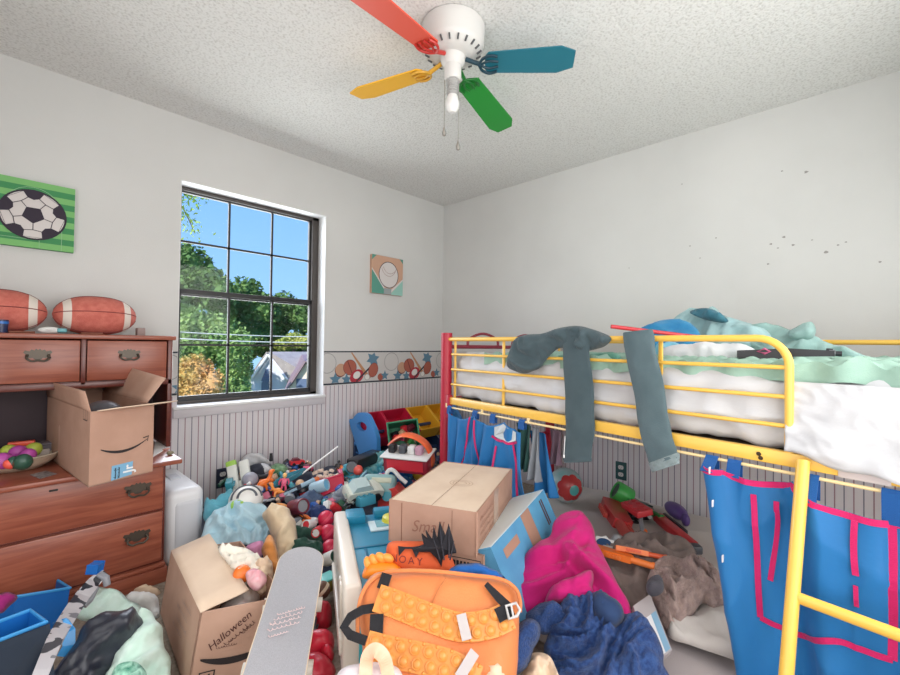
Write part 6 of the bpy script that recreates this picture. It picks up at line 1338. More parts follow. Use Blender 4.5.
# ---- white bag with a peach handle at the bottom edge
t = thing('gift_bag', P(370, 690, 1.02), 'white plush bag with a peach ribbon handle at the bottom edge', 'bag')
K_wb = mat('bag_white_satin', (232, 226, 228), .5, (226, 214, 218), 10, .1, 100)
puff('body', [(330, 700), (336, 676), (348, 666), (370, 662), (392, 664), (402, 674), (406, 700), (390, 720), (345, 720)], (368, 690, 1.02), 45, .05, K_wb, parent=t, edge=.05, wr=.008, ws=16, back=1.2, rough=.004)
M_rib = mat('ribbon_peach', (246, 178, 146), .45, (250, 196, 170), 20)
gp, gn, g1, g2 = viewplane((368, 690, 1.02), 45)
gb = lambda x, y, h: onplane(x, y, gp + gn * h, gn)
band('ribbon_handle', cr3([gb(366, 686, .052), gb(366, 668, .056), gb(368, 656, .07), gb(375, 650, .085), gb(383, 656, .075), gb(387, 668, .058), gb(389, 686, .05)], 5), .030, [V(gn + g1 * .0)] * 31, .003, M_rib, t)
# ---- magenta fleece, navy knit, papers
K_mag = cloth('fleece_magenta', (184, 18, 104), (196, 28, 116), .8, 8, .3, 500); K_kn = cloth('knit_navy', (34, 58, 106), (46, 74, 128), .9, 160, .8, 160); K_kn2 = cloth('scarf_navy', (32, 56, 108), (54, 84, 138), .9, 60, .6, 220)
t_ = puff('fleece_jacket', [(512, 604), (512, 580), (520, 562), (536, 545), (550, 536), (553, 524), (562, 515), (580, 514), (592, 524), (596, 540), (604, 556), (616, 580), (630, 606), (630, 622), (612, 618), (590, 606), (566, 606), (540, 616), (522, 616)], (572, 566, 1.66), 40, .075, K_mag, wr=.034, ws=5.2, edge=.09, fdir=25, back=.9, warp=.7, res=.009, rough=.004); tag(t_, 'magenta fleece jacket crumpled beside the blue shipping box', 'jacket')
t_ = puff('fleece_sleeve', [(546, 604), (552, 588), (570, 576), (590, 570), (592, 586), (596, 600), (580, 604), (562, 604)], (574, 592, 1.50), 45, .04, K_mag, wr=.03, ws=9, edge=.04, fdir=50); tag(t_, 'folded magenta sleeve in front of the fleece jacket', 'clothes')
t_ = puff('knit_sweater', [(545, 660), (548, 640), (553, 622), (562, 604), (572, 592), (588, 590), (604, 594), (618, 604), (624, 614), (640, 612), (650, 624), (658, 640), (664, 660), (668, 690), (600, 710), (556, 700)], (604, 650, 1.36), 42, .06, K_kn2, wr=.028, ws=13, edge=.06, fdir=70, back=1.1, warp=.9, res=.008); tag(t_, 'navy gauze scarf piled at the bottom edge by the bed curtain', 'scarf')
t_ = puff('knit_sweater', [(526, 622), (530, 610), (545, 602), (560, 604), (570, 612), (566, 626), (552, 634), (538, 634)], (546, 618, 1.44), 42, .045, K_kn, wr=.02, ws=14, edge=.04, fdir=30); tag(t_, 'dark navy knit sweater body below the magenta fleece', 'sweater')
t_ = puff('knit_sleeve', [(482, 662), (488, 650), (504, 636), (520, 622), (532, 618), (540, 632), (534, 650), (526, 668), (514, 674), (496, 668)], (512, 648, 1.24), 48, .04, K_kn, wr=.012, ws=22, edge=.04, fdir=50); tag(t_, 'navy ribbed knit sleeve crossing the backpack corner', 'clothes')
t_ = puff('denim_cap', [(592, 594), (604, 592), (618, 602), (624, 618), (612, 628), (598, 622), (590, 608)], (607, 610, 1.40), 40, .05, cloth('cap_navy', (30, 48, 84), (44, 66, 104)), wr=.006, edge=.04); tag(t_, 'dark navy cap between magenta fleece and gauze scarf', 'cap')
for nm, pts, c, lab in (('crumpled_paper', [(478, 672), (484, 664), (500, 664), (510, 672), (518, 684), (500, 700), (480, 692)], (498, 680, 1.12), 'crumpled beige paper at the bottom edge below the knit sleeve'), ('crumpled_paper', [(524, 672), (530, 654), (544, 654), (556, 668), (562, 690), (540, 704), (526, 694)], (543, 676, 1.22), 'crumpled tan paper between knit sleeve and gauze scarf')):
    t_ = puff(nm, pts, c, 45, .03, K_bp, wr=.05, ws=18, edge=.02, warp=.8, back=1.0); tag(t_, lab, 'paper')
# ---- picture book standing between scarf and sheet
b0, b1, b2, b3 = P(633, 606, 1.50), P(650, 594, 1.56), P(672, 650, 1.36), P(655, 664, 1.31)
t = thing('picture_book', (b2 + b3) / 2, 'grey and pale blue picture book tilted beside the gauze scarf', 'book'); bn = (b1 - b0).cross(b3 - b0).normalized(); bn = bn if bn.dot(CAM - b0) > 0 else -bn
mb = MB(); mb.hexa([p_ - bn * .02 for p_ in (b0, b1, b2, b3)] + [b0, b1, b2, b3]); mb.build('cover', mat('book_grey', (176, 168, 170), .6), t)
mb = MB(); A = [b0.lerp(b3, .32).lerp(b1.lerp(b2, .32), .18), b0.lerp(b3, .32).lerp(b1.lerp(b2, .32), .95), b0.lerp(b3, .97).lerp(b1.lerp(b2, .97), .95), b0.lerp(b3, .97).lerp(b1.lerp(b2, .97), .18)]; mb.add([a + bn * .001 for a in A], [[0, 1, 2, 3]]); mb.build('cover_picture', mat('book_white', (222, 222, 226), .6), t)
mb = MB(); mb.add([a + bn * .0015 for a in (A[0].lerp(A[1], .62), A[1], A[2], A[3].lerp(A[2], .62))], [[0, 1, 2, 3]]); mb.build('cover_picture', mat('book_blue', (130, 168, 196), .6), t)
# ---- left corner: blue bins, black bag, mint cloth
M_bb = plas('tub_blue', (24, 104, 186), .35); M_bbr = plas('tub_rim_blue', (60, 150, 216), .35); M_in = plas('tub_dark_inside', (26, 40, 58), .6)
def tub(pts, dn_, m, mr, label, thick=.22, floor=None, inner=None):
    """front rim from pts[0] to pts[-1]; the tub runs away from us"""
    A = pts; t = thing('storage_tub', (A[0] + A[-1]) / 2 - _z * dn_, label, 'tub'); n = len(A); up = _z
    mb = MB(); back = V((FW.x, FW.y, 0)).normalized() * thick * .6 - V((RT.x, RT.y, 0)) * thick * 1.1; T_ = [a for a in A] + [A[-1] + back, A[0] + back]; k = len(T_)
    cen = sum(T_, V((0, 0, 0))) / k; B_ = [cen + (a - cen) * .88 - up * dn_ for a in T_]; Ti = [cen + (a - cen) * .965 for a in T_]; Bi = [cen + (a - cen) * .85 - up * (dn_ - .006) for a in T_]
    mb.add(T_ + B_ + Ti + Bi, [[i, (i + 1) % k, k + (i + 1) % k, k + i] for i in range(k)] + [[2 * k + i, 3 * k + i, 3 * k + (i + 1) % k, 2 * k + (i + 1) % k] for i in range(k)] + [[i, 2 * k + i, 2 * k + (i + 1) % k, (i + 1) % k] for i in range(k)] + [list(range(k, 2 * k)), list(range(3 * k, 4 * k))[::-1]])
    mb.build('tub_wall', m, t); mb = MB(); mb.tube(T_, .0055, 8, closed=True); mb.build('rim', mr, t); return t, cen
back_pts = [P(-22, 606, 1.50), P(14, 597, 1.58), P(70, 588, 1.66), P(75, 596, 1.58)]
tub(back_pts[:3], .20, M_bb, M_bbr, 'blue plastic toy tub in front of the desk, the rear one', .20)
ft_, cn_ = tub([P(-30, 652, 1.12), P(0, 640, 1.17), P(46, 622, 1.25)], .26, M_bb, M_bbr, 'blue plastic toy tub at the left edge, the front one', .09)
# added dark sheet facing us; its colour stands for the tub's shaded inside
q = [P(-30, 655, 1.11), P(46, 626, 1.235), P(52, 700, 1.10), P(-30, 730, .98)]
mb = MB(); mb.hexa([p_ + FW * .012 for p_ in q] + q); tag(mb.build('tub_inside_sheet', M_in), 'dark navy panel leaning on the front blue tub', 'panel')
# camouflage blaster with blue clips
def cam_mat():
    m = bpy.data.materials.new('camouflage'); m.use_nodes = True; nt = m.node_tree; b = nt.nodes['Principled BSDF']; N = nt.nodes.new; tc = N('ShaderNodeTexCoord'); n1 = N('ShaderNodeTexNoise'); n1.inputs['Scale'].default_value = 17; n1.inputs['Detail'].default_value = 1.5; r = N('ShaderNodeValToRGB'); r.color_ramp.interpolation = 'CONSTANT'; e = r.color_ramp.elements; e[0].position = 0; e[0].color = lin((44, 46, 54)); e[1].position = .43; e[1].color = lin((196, 192, 196)); x = e.new(.62); x.color = lin((120, 120, 128))
    nt.links.new(tc.outputs['Object'], n1.inputs['Vector']); nt.links.new(n1.outputs[0], r.inputs[0]); nt.links.new(r.outputs[0], b.inputs['Base Color']); b.inputs['Roughness'].default_value = .5; return m
M_camo = cam_mat()
t = thing('toy_rifle', P(70, 620, 1.42), 'grey camouflage toy rifle with blue clips across the blue tubs', 'toy blaster')
pth = [P(104, 573, 1.62), P(92, 584, 1.58), P(80, 599, 1.50), P(70, 614, 1.40), P(59, 632, 1.27), P(52, 646, 1.17), P(40, 676, 1.04), P(30, 700, .97)]
band('rifle_body', pth, [.032, .042, .046, .046, .042, .036, .032, .03], (V(CAM) - pth[3]).normalized(), .03, M_camo, t)
mb = MB(); mb.tube([P(99, 574, 1.60), P(106, 578, 1.60), P(107, 585, 1.60)], .012, 10); mb.tube([P(96, 588, 1.575), P(90, 600, 1.53), P(84, 606, 1.51)], .010, 10); mb.build('muzzle_guard', plas('rifle_grey', (150, 152, 160)), t)
mb = MB(); q = P(86, 574, 1.55); mb.pbox(q, RT * .036, UP * .03 + RT * .006, FW * .03, .003); mb.build('clip', M_bb, t)
band('clip_ring', [P(55, 627, 1.32), P(63, 624, 1.30), P(69, 632, 1.29), P(69, 645, 1.28), P(63, 656, 1.27)], .03, (V(CAM) - pth[4]).normalized(), .01, M_bbr, t)
K_bk = mat('bag_black_nylon', (38, 41, 52), .38, (50, 53, 66), 8, .15, 60); K_mint = cloth('cloth_mint', (206, 234, 222), (220, 240, 232)); K_wc = cloth('cloth_white', (226, 226, 224), (214, 216, 216))
tag(puff('mint_sheet', [(70, 612), (84, 600), (98, 586), (112, 588), (128, 598), (142, 608), (134, 620), (110, 620), (86, 622)], (108, 604, 1.62), 40, .02, K_mint, wr=.02, ws=8, edge=.03, fdir=-35), 'mint cloth, upper fold, behind the black bag', 'cloth')
tag(puff('mint_sheet', [(128, 624), (142, 612), (152, 616), (160, 628), (166, 646), (172, 668), (168, 700), (120, 705), (96, 690), (104, 664)], (140, 654, 1.36), 42, .05, K_mint, wr=.035, ws=8, edge=.05, fdir=40, back=1.0), 'mint cloth spilling beside the open box, lower pile', 'cloth')
tag(puff('nylon_bag', [(46, 688), (56, 668), (68, 650), (80, 632), (90, 620), (106, 611), (128, 609), (141, 615), (145, 624), (134, 640), (120, 656), (108, 676), (98, 700), (60, 705)], (98, 650, 1.30), 45, .055, K_bk, wr=.035, ws=9, edge=.05, fdir=40, back=1.0), 'crumpled black nylon bag in front of the mint cloth', 'bag')
tag(puff('white_shirt', [(122, 604), (128, 594), (140, 591), (156, 595), (159, 604), (158, 618), (146, 614), (132, 610)], (141, 604, 1.72), 42, .035, K_wc, wr=.02, ws=12, edge=.03, back=1.2), 'white cloth crumpled at the foot of the desk', 'cloth')
tag(puff('brown_paper', [(134, 592), (142, 586), (156, 588), (161, 594), (150, 598)], (148, 592, 1.86), 42, .025, K_bp, wr=.02, ws=20, edge=.02, back=1.5), 'brown paper scrap between white cloth and desk', 'paper')
tag(puff('green_cloth', [(112, 672), (124, 662), (140, 664), (148, 676), (140, 700), (116, 700)], (130, 680, 1.18), 45, .03, cloth('cloth_green_print', (46, 120, 100), (168, 216, 196), scale=40), wr=.02, ws=14, edge=.03, back=4.0), 'green patterned cloth at the bottom edge under the mint cloth', 'cloth')
tag(puff('magenta_cloth', [(-12, 606), (0, 594), (12, 592), (18, 597), (10, 606), (0, 614)], (4, 602, 1.46), 42, .02, cloth('cloth_magenta_dark', (150, 34, 110), (166, 46, 124)), wr=.012, ws=14, edge=.02), 'dark magenta cloth at the left edge above the blue tubs', 'cloth')
# ================================================================ on and under the bed
def sw(px, py, off=0.0):
    """point seen at the pixel on the bed's front plane shifted by off into the bed -> (s, z)"""
    q = onplane(px, py, bF + bb * off, bb) - bF; return q.dot(ba), q.z
# ---- grey sweat trousers thrown over the guard rail
K_pant = cloth('sweat_grey', (66, 82, 88), (74, 90, 96), .9, 12, .3, 400); K_cuff = cloth('sweat_cuff', (120, 134, 136), (132, 146, 148), .9, 80, .3, 500)
t = thing('sweat_trousers', Bd(.9, -.02, .75), 'dark grey sweat trousers thrown over the yellow guard rail', 'trousers')
pr = bF + out * .022
puffp('seat', [(507, 366), (509, 352), (514, 340), (524, 335), (540, 334), (556, 329), (574, 326), (592, 329), (606, 334), (612, 340), (604, 347), (590, 350), (578, 352), (566, 348), (556, 350), (548, 358), (540, 367), (530, 373), (518, 372)], pr, -bb, .022, K_pant, parent=t, wr=.02, ws=10, edge=.04, fdir=-30, back=.9, rough=.004)
def leg(nm, pts, ws_, th, par, rows=40):
    """flat trouser leg following a pixel centre line (px, py, width px, off)"""
    P4 = crom(pts, 6, False); mb = MB(); n = 18; vs = []
    for i, (x, y, w_, of) in enumerate(P4):
        c = onplane(x, y, bF + out * of, bb); a = P4[max(i - 1, 0)]; b_ = P4[min(i + 1, len(P4) - 1)]; tx, ty = b_[0] - a[0], b_[1] - a[1]; l = math.hypot(tx, ty) or 1; nx, ny = -ty / l, tx / l
        e = onplane(x + nx * w_ / 2, y + ny * w_ / 2, bF + out * of, bb) - c
        for j in range(n):
            aa = 2 * PI * j / n; f = 1 + .10 * noise.noise(V((i * .22, math.cos(aa) * 1.5, math.sin(aa) + 3)))
            vs.append(c + e * math.cos(aa) * f + out * th * math.sin(aa) * (1 + .5 * noise.noise(V((i * .3, j * .8, 2)))))
    k = len(P4); fs = [[i * n + j, i * n + (j + 1) % n, (i + 1) * n + (j + 1) % n, (i + 1) * n + j] for i in range(k - 1) for j in range(n)] + [list(range(n))[::-1], [(k - 1) * n + j for j in range(n)]]
    mb.add(vs, fs, 0, True); return mb.build(nm, ws_, par, auto=60)
leg('trouser_leg', [(577, 331, 24, .022), (576, 345, 26, .030), (577, 370, 27, .032), (579, 400, 28, .034), (580, 430, 28, .036), (577, 452, 28, .036), (577, 462, 27, .036)], K_pant, .016, t)
t2 = thing('sweatshirt_sleeve', Bd(1.15, -.02, .72), 'lighter grey-blue trouser leg hanging alone near the ladder end', 'trousers')
K_pant2 = cloth('sweat_blue_grey', (80, 98, 104), (88, 106, 112), .9, 12, .3, 400)
leg('trouser_leg', [(637, 331, 28, .024), (639, 345, 30, .034), (644, 370, 30, .036), (650, 400, 30, .038), (655, 430, 30, .040), (661, 452, 30, .040), (664, 462, 29, .040)], K_pant2, .017, t2)
leg('cuff', [(662.5, 458, 30, .040), (664.5, 463.5, 30, .041), (666, 468, 29, .041)], K_cuff, .018, t2)
mb = MB(); p0_ = onplane(565, 436, bF + out * .06, bb); p1_ = onplane(564, 455, bF + out * .06, bb); mb.tube([p0_, p1_], .002, 6); mb.tube([p1_, p1_ - _z * .012], .004, 6); mb.build('drawstring', M_white, t)
# small dark green cloth under the seat
tag(puffp('green_cloth', [(538, 366), (548, 359), (560, 355), (590, 354), (612, 352), (622, 358), (612, 366), (586, 369), (556, 370)], bF + bb * .09, -bb, .022, cloth('cloth_sage', (92, 148, 132), (104, 160, 144)), wr=.01, ws=12, edge=.03, rough=.004), 'sage green cloth behind the guard bars under the trousers', 'cloth')
# ---- red stick
a, b_ = onplane(611, 326.5, bF - out * .01, bb), onplane(705, 338, bF + bb * .28, bb); mb = MB(); mb.tube([a, b_], [.0085, .008], 10); tag(mb.build('red_bat', plas('stick_red', (196, 48, 58))), 'thin red plastic bat resting on the guard rail', 'bat')
# ---- bedding on top
K_aq = cloth('blanket_aqua', (148, 180, 184), (168, 200, 202), .85, 8); K_aq2 = cloth('blanket_sage', (136, 168, 164), (152, 184, 180), .85, 8); K_dkt = cloth('cushion_blue', (40, 118, 168), (58, 142, 188), .8, 12); K_pil = cloth('pillow_white', (220, 222, 224), (210, 214, 218)); K_dt = cloth('blanket_dark_teal', (52, 104, 122), (70, 124, 140))
pb = bF + bb * .62
nb = (-bb + V((0, 0, .75))).normalized()
def bedpuff(name, pts, off, zc, h, m, lab, cat, px0, **kw):
    s, z = sw(px0[0], px0[1], off); c = Bd(s, off, zc if zc else z); kw.setdefault('rough', .003)
    return tag(puffp(name, pts, c, nb, h, m, **kw), lab, cat)
o1 = bedpuff('blanket', [(662, 340), (668, 326), (680, 315), (694, 309), (706, 312), (714, 307), (724, 316), (738, 320), (756, 326), (770, 332), (772, 346), (740, 352), (690, 352)], .66, None, .05, K_aq, 'rumpled aqua blanket heaped at the middle of the bed', 'blanket', (710, 335), wr=.022, ws=9, edge=.09, fdir=20, warp=.8, res=.012)
o2 = bedpuff('blanket', [(740, 344), (746, 330), (760, 325), (776, 325), (790, 330), (806, 334), (822, 340), (836, 346), (850, 351), (872, 358), (866, 364), (836, 364), (790, 360), (756, 356)], .62, None, .04, K_aq2, 'sage green sheet trailing from the blanket heap to the right', 'blanket', (800, 346), wr=.020, ws=9, edge=.07, fdir=-15, warp=.8)
o3 = bedpuff('blanket', [(788, 332), (796, 327), (804, 323), (812, 322), (816, 330), (812, 338), (800, 340), (790, 338)], .60, None, .02, K_aq2, 'peaked fold of sage sheet before the rear rail', 'blanket', (804, 332), wr=.01, ws=12, edge=.03)
o4 = bedpuff('blanket', [(690, 312), (700, 308), (712, 309), (724, 316), (728, 322), (716, 322), (700, 318)], .60, None, .02, K_dt, 'dark teal cloth fold on top of the aqua blanket', 'cloth', (708, 315), wr=.02, ws=14, edge=.03)
o5 = bedpuff('cushion', [(634, 342), (644, 331), (658, 323), (674, 320), (688, 322), (698, 330), (702, 342), (690, 354), (664, 358), (644, 356)], .45, None, .05, K_dkt, 'shiny blue cushion standing behind the red bat', 'cushion', (668, 340), wr=.012, ws=8, edge=.08, back=.6)
o6 = bedpuff('pillow', [(660, 362), (664, 350), (684, 345), (716, 344), (744, 345), (758, 352), (766, 362), (740, 368), (690, 368)], .22, None, .04, K_pil, 'flat white pillow behind the guard rail near the ladder', 'pillow', (712, 356), wr=.014, ws=8, edge=.07)
o7 = bedpuff('cushion', [(652, 364), (658, 350), (672, 342), (684, 348), (688, 360), (676, 368)], .30, None, .03, cloth('cushion_sky', (120, 184, 208), (150, 204, 222)), 'pale blue cloth beside the white pillow', 'cloth', (668, 356), wr=.02, ws=12, edge=.04)
# toy rifle on the foam
s_, z_ = sw(758, 351, .16); g0 = Bd(s_, .16, 1.078); s_, z_ = sw(842, 358, .20); g1_ = Bd(s_, .20, 1.080)
ax = g1_ - g0; rl = ax.length; t = thing('toy_rifle', g0.lerp(g1_, .5) - _z * .02, 'black toy rifle lying on the mint foam by the ladder', 'toy blaster'); Rg = orient(_z, ax); X = XF(g0, Rg)
M_gun = plas('gun_black', (36, 36, 42), .4)
mb = MB(); mb.prism([(-.06, -.012), (.0, -.016), (.06, -.02), (.10, -.004), (.20, 0), (.20, .018), (.08, .024), (-.06, .014)], (0, .016, 0), (1, 0, 0), (0, 0, 1), (0, -.032, 0)); mb.build('stock', M_gun, t, xf=X)
mb = MB(); mb.tube([(.15, 0, .010), (rl, 0, .008)], .0085, 12); mb.tube([(.18, 0, .022), (rl * .9, 0, .02)], .004, 8); mb.build('barrel', M_gun, t, xf=X)
mb = MB(); mb.tube([(rl * .86, 0, .010), (rl * .93, 0, .010)], .011, 12); mb.build('muzzle', M_gry, t, xf=X)
mb = MB(); mb.tube([(.0, -.018, .012), (.02, -.018, .022), (.035, -.018, .012), (.02, -.018, .004)], .004, 6, closed=True); mb.build('decal', tm((196, 90, 130)), t, xf=X)
# ---- mattress on the floor below, with sheets
K_fm = cloth('floor_sheet_taupe', (208, 201, 196), (200, 193, 188), .9, 3, .2, 200); K_fm2 = cloth('floor_sheet_white', (206, 198, 192), (196, 190, 186), .85, 4); K_qu = cloth('quilt_mauve_grey', (176, 166, 166), (166, 158, 160), .9, 3)
def pad(name, x0, x1, y0, y1, z0, h, m, lab, cat, seed=2, amp=.012, rr=.04, n=70, parent=None):
    bm2 = bmesh.new(); bmesh.ops.create_cube(bm2, size=1); bmesh.ops.subdivide_edges(bm2, edges=bm2.edges[:], cuts=n, use_grid_fill=True); L3 = V((x1 - x0, y1 - y0, h)) / 2; c0_ = V(((x0 + x1) / 2, (y0 + y1) / 2, z0 + h / 2)); lim = L3 - V((rr, rr, min(rr, h / 2)))
    for v in bm2.verts:
        q = V((v.co.x * 2 * L3.x, v.co.y * 2 * L3.y, v.co.z * 2 * L3.z)); c = V((max(-lim.x, min(lim.x, q.x)), max(-lim.y, min(lim.y, q.y)), max(-lim.z, min(lim.z, q.z)))); d = q - c
        if d.length > 1e-6: q = c + V((d.x / rr, d.y / rr, d.z / min(rr, h / 2))).normalized() * 1.0 * 0 + c * 0 + d.normalized() * min(d.length, rr)
        if v.co.z > -.3: q.z += amp * (1.2 * noise.noise(V((q.x * 3, q.y * 3, seed))) + .8 * ridge((q.x * 3.2 + q.y, q.y * 4.1), seed)) * (1 if v.co.z > .3 else .5)
        v.co = c0_ + q
    mb = MB(); mb.bm(bm2, None, 0, True); o = mb.build(name, m, parent, auto=0)
    return tag(o, lab, cat) if lab else o
pad('floor_mattress', .10, 1.05, 1.33, 3.30, .002, .125, K_fm, 'taupe covered mattress lying on the floor under the bed', 'mattress')
q1 = onZ(668, 637, .10); pad('quilt', 1.06, 1.56, 1.70, 3.30, .002, .07, K_qu, 'mauve-grey quilted pad on the floor in front of the mattress', 'quilt', 5, .006)
tag(puff('white_sheet', [(668, 636), (674, 612), (688, 596), (710, 588), (740, 590), (770, 620), (764, 664), (742, 662), (716, 654), (690, 645)], (712, 626, (onZ(712, 626, .13) - CAM).dot(FW)), 8, .022, K_fm2, wr=.018, ws=6, edge=.02, fdir=-35, rough=.003), 'off-white sheet corner on the pad below the blue curtain', 'sheet')
# ---- ball
M_b1 = mat('beach_ball_pale', (196, 200, 202), .4, (120, 184, 186), 5, coat=.2); M_b2 = mat('beach_ball_red', (198, 66, 66), .4, (178, 50, 54), 8, coat=.2); M_b3 = mat('beach_ball_teal', (84, 170, 168), .4, coat=.2)
d_ = 2.66; bc = P(565.5, 485, d_); br = 17.3 / FPX * d_ * .97; bc.z = max(bc.z, .135 + br)
t = thing('beach_ball', bc - _z * br, 'pale ball with a red flower patch under the bed', 'ball'); mb = MB(); mb.ball(bc, br, u=40, w=24); mb.build('shell', M_b1, t)
vd = (P(572, 489, d_ - br) - bc).normalized(); Rb = orient(vd)
def cap(nm, fr, m, lift_, dirv, lobes=0):
    Rc = orient(dirv); mb = MB(); vs = [bc + dirv * (br + lift_)]; n = 60; rings = 10; fs = []
    for i in range(1, rings + 1):
        for j in range(n):
            a = 2 * PI * j / n; th_ = fr * (1 + (.16 * (abs(math.sin(a * lobes / 2)) - .5) if lobes else 0)) * i / rings
            vs.append(bc + Rc @ V((math.sin(th_) * math.cos(a), math.sin(th_) * math.sin(a), math.cos(th_))) * (br + lift_))
    fs += [[0, 1 + j, 1 + (j + 1) % n] for j in range(n)] + [[1 + i * n + j, 1 + (i + 1) * n + j, 1 + (i + 1) * n + (j + 1) % n, 1 + i * n + (j + 1) % n] for i in range(rings - 1) for j in range(n)]
    mb.add(vs, fs, 0, True); mb.build(nm, m, t)
cap('flower_patch', .80, M_b2, .0008, vd, 8); cap('centre_dot', .30, M_b3, .0016, (P(575, 491, d_ - br) - bc).normalized())
# ---- toy blasters and other toys on the mattress
def Mz(px, py, z=.15): return onZ(px, py, z)
p = Mz(622, 520, .17); q = Mz(610, 500, .17); hd = math.atan2((p - q).y, (p - q).x)
blaster(p, rotz(hd) @ eul(75, 0, 0), .52, (196, 60, 62), (206, 80, 70), 'black', 'long red toy blaster lying on the mattress nearest the beach ball')
p = Mz(645, 508, .18); blaster(p, rotz(hd + .35) @ eul(70, 0, 0), .34, (34, 84, 66), 'green', (30, 60, 52), 'dark green toy blaster beside the striped wall')
p = Mz(630, 499, .19); can(p, rotz(hd) @ eul(60, 0, 0), .06, .10, (70, 178, 84), 'dgreen', 'bright green toy drum on top of the dark green blaster')
p = Mz(637, 511, .21); block(p, rotz(hd + .3) @ eul(10, 0, 0), (.16, .09, .03), (206, 62, 70), 'red flat toy plate over the dark green blaster', (4, 2))
a, b_ = Mz(657, 520, .155), Mz(694, 552, .155); hd2 = math.atan2((b_ - a).y, (b_ - a).x); L_ = (b_ - a).length
t = thing('toy_sword', a.lerp(b_, .5), 'long red toy blade with a dark back edge on the mattress', 'toy sword'); X = XF(a, rotz(hd2))
mb = MB(); mb.box((L_ / 2, 0, .02), (L_, .055, .045), bev=.012); mb.build('blade', tm((196, 52, 58)), t, xf=X)
mb = MB(); mb.box((L_ * .34, .034, .035), (L_ * .62, .016, .02), bev=.004); mb.build('back_edge', C_('black'), t, xf=X); mb = MB(); mb.box((L_ * 1.0, 0, .02), (.07, .05, .04), bev=.01); mb.build('grip', C_('dgrey'), t, xf=X)
p = Mz(676, 516, .15); t_ = thing('toy_fish', p, 'small purple toy against the striped wall under the bed', 'toy'); mb = MB(); mb.ball(p + V((0, 0, .03)), (.10, .045, .04), rotz(hd2)); mb.build('body', C_('purple'), t_); mb = MB(); mb.ball(p + rotz(hd2) @ V((.1, 0, .02)), (.03, .02, .035), rotz(hd2)); mb.build('tail', C_('purple'), t_)
p = Mz(640, 524, .16); t = thing('toy_claw', p, 'clear grey toy launcher arm between the red blasters', 'toy'); X = XF(p, rotz(hd) @ eul(20, 0, 0))
mb = MB(); mb.tube(cr3([(-.12, 0, 0), (-.04, .02, .03), (.05, 0, .02), (.12, -.02, 0)]), .012, 8); mb.build('arm', C_('grey'), t, xf=X); mb = MB(); mb.tube(cr3([(-.12, 0, 0), (-.08, .06, .02), (.0, .06, .02)]), .010, 8); mb.build('claw', C_((176, 178, 180)), t, xf=X)
p = Mz(638, 540, .155); blaster(p, rotz(hd2 + 2.6) @ eul(80, 0, 0), .24, (200, 90, 66), 'orange', 'black', 'orange and black toy blaster beside the grey launcher arm')
K_gt = cloth('blanket_grey_brown', (134, 118, 112), (120, 106, 102)); K_tp = cloth('fuzzy_taupe', (182, 158, 150), (154, 132, 128), .95, 40, .9, 160); K_char = cloth('cloth_charcoal', (60, 58, 66), (72, 70, 78))
def dz(px, py, z): return (onZ(px, py, z) - CAM).dot(FW)
tag(puff('grey_brown_blanket', [(600, 566), (606, 548), (620, 540), (640, 534), (664, 534), (684, 540), (694, 552), (690, 566), (672, 570), (656, 582), (648, 604), (630, 612), (618, 600), (606, 584)], (648, 566, dz(648, 566, .18)), 18, .03, K_gt, wr=.03, ws=9, edge=.06, fdir=15, back=1.2), 'grey-brown blanket beside the magenta fleece on the mattress', 'blanket')
tag(puff('fuzzy_blanket', [(648, 580), (656, 562), (672, 556), (690, 560), (706, 564), (718, 574), (726, 590), (726, 604), (712, 606), (702, 600), (694, 612), (684, 626), (668, 630), (660, 616), (652, 598)], (690, 590, dz(690, 590, .20)), 28, .05, K_tp, wr=.04, ws=11, edge=.06, fdir=-40, back=1.2, warp=.9, res=.009), 'fuzzy taupe blanket crumpled in front of the blue curtain', 'blanket')
tag(puff('charcoal_sock', [(646, 586), (652, 576), (662, 578), (664, 590), (656, 596), (648, 594)], (655, 586, dz(655, 586, .27)), 30, .02, K_char, wr=.01, ws=14, edge=.02, back=1.2), 'charcoal sock between the taupe and grey-brown blankets', 'sock')
tag(puff('grey_hood_cloth', [(660, 546), (672, 540), (688, 544), (696, 552), (694, 558), (680, 552), (668, 552)], (678, 548, dz(678, 548, .22)), 25, .02, K_char, wr=.01, ws=12, edge=.02, back=1.5), 'dark grey cloth edge at the end of the red toy blade', 'cloth')
p = onZ(622, 556, .23); hh = math.atan2((onZ(652, 560, .23) - onZ(600, 545, .23)).y, (onZ(652, 560, .23) - onZ(600, 545, .23)).x)
blaster(p, rotz(hh) @ eul(80, 0, 0), .26, 'orange', (244, 130, 60), (226, 226, 224), 'bright orange and white toy blaster lying beside the magenta fleece')
p = onZ(640, 553, .24); blaster(p, rotz(hh + .2) @ eul(60, 0, 0), .20, (244, 132, 70), (232, 100, 60), 'orange', 'second orange toy blaster, behind the orange and white one')
p = onZ(603, 546, .22); t = thing('toy_shield', p, 'white and navy jagged toy piece touching the magenta fleece', 'toy'); X = XF(p, ry(p, 20) @ eul(-55, 0, 0))
mb = MB(); mb.prism([((.055 if k % 2 else .043) * math.cos(2 * PI * k / 16), (.055 if k % 2 else .043) * math.sin(2 * PI * k / 16) * .8) for k in range(16)], (0, 0, 0), (1, 0, 0), (0, 0, 1), (0, -.014, 0)); mb.build('rim', C_('white'), t, xf=X); mb = MB(); mb.prism(circ(0, 0, .034, .026, 20), (0, -.0145, 0), (1, 0, 0), (0, 0, 1), (0, -.004, 0)); mb.build('centre', C_((40, 70, 110)), t, xf=X)
p = onZ(618, 541, .2); ballt(p, .03, (190, 190, 192), 'grey-white toy ball behind the orange blasters', 'toy_ball')
p = onZ(747, 652, .10); block(p, rotz(.5), (.05, .04, .03), (206, 30, 60), 'small red toy block at the bottom of the blue curtain', (2, 1))
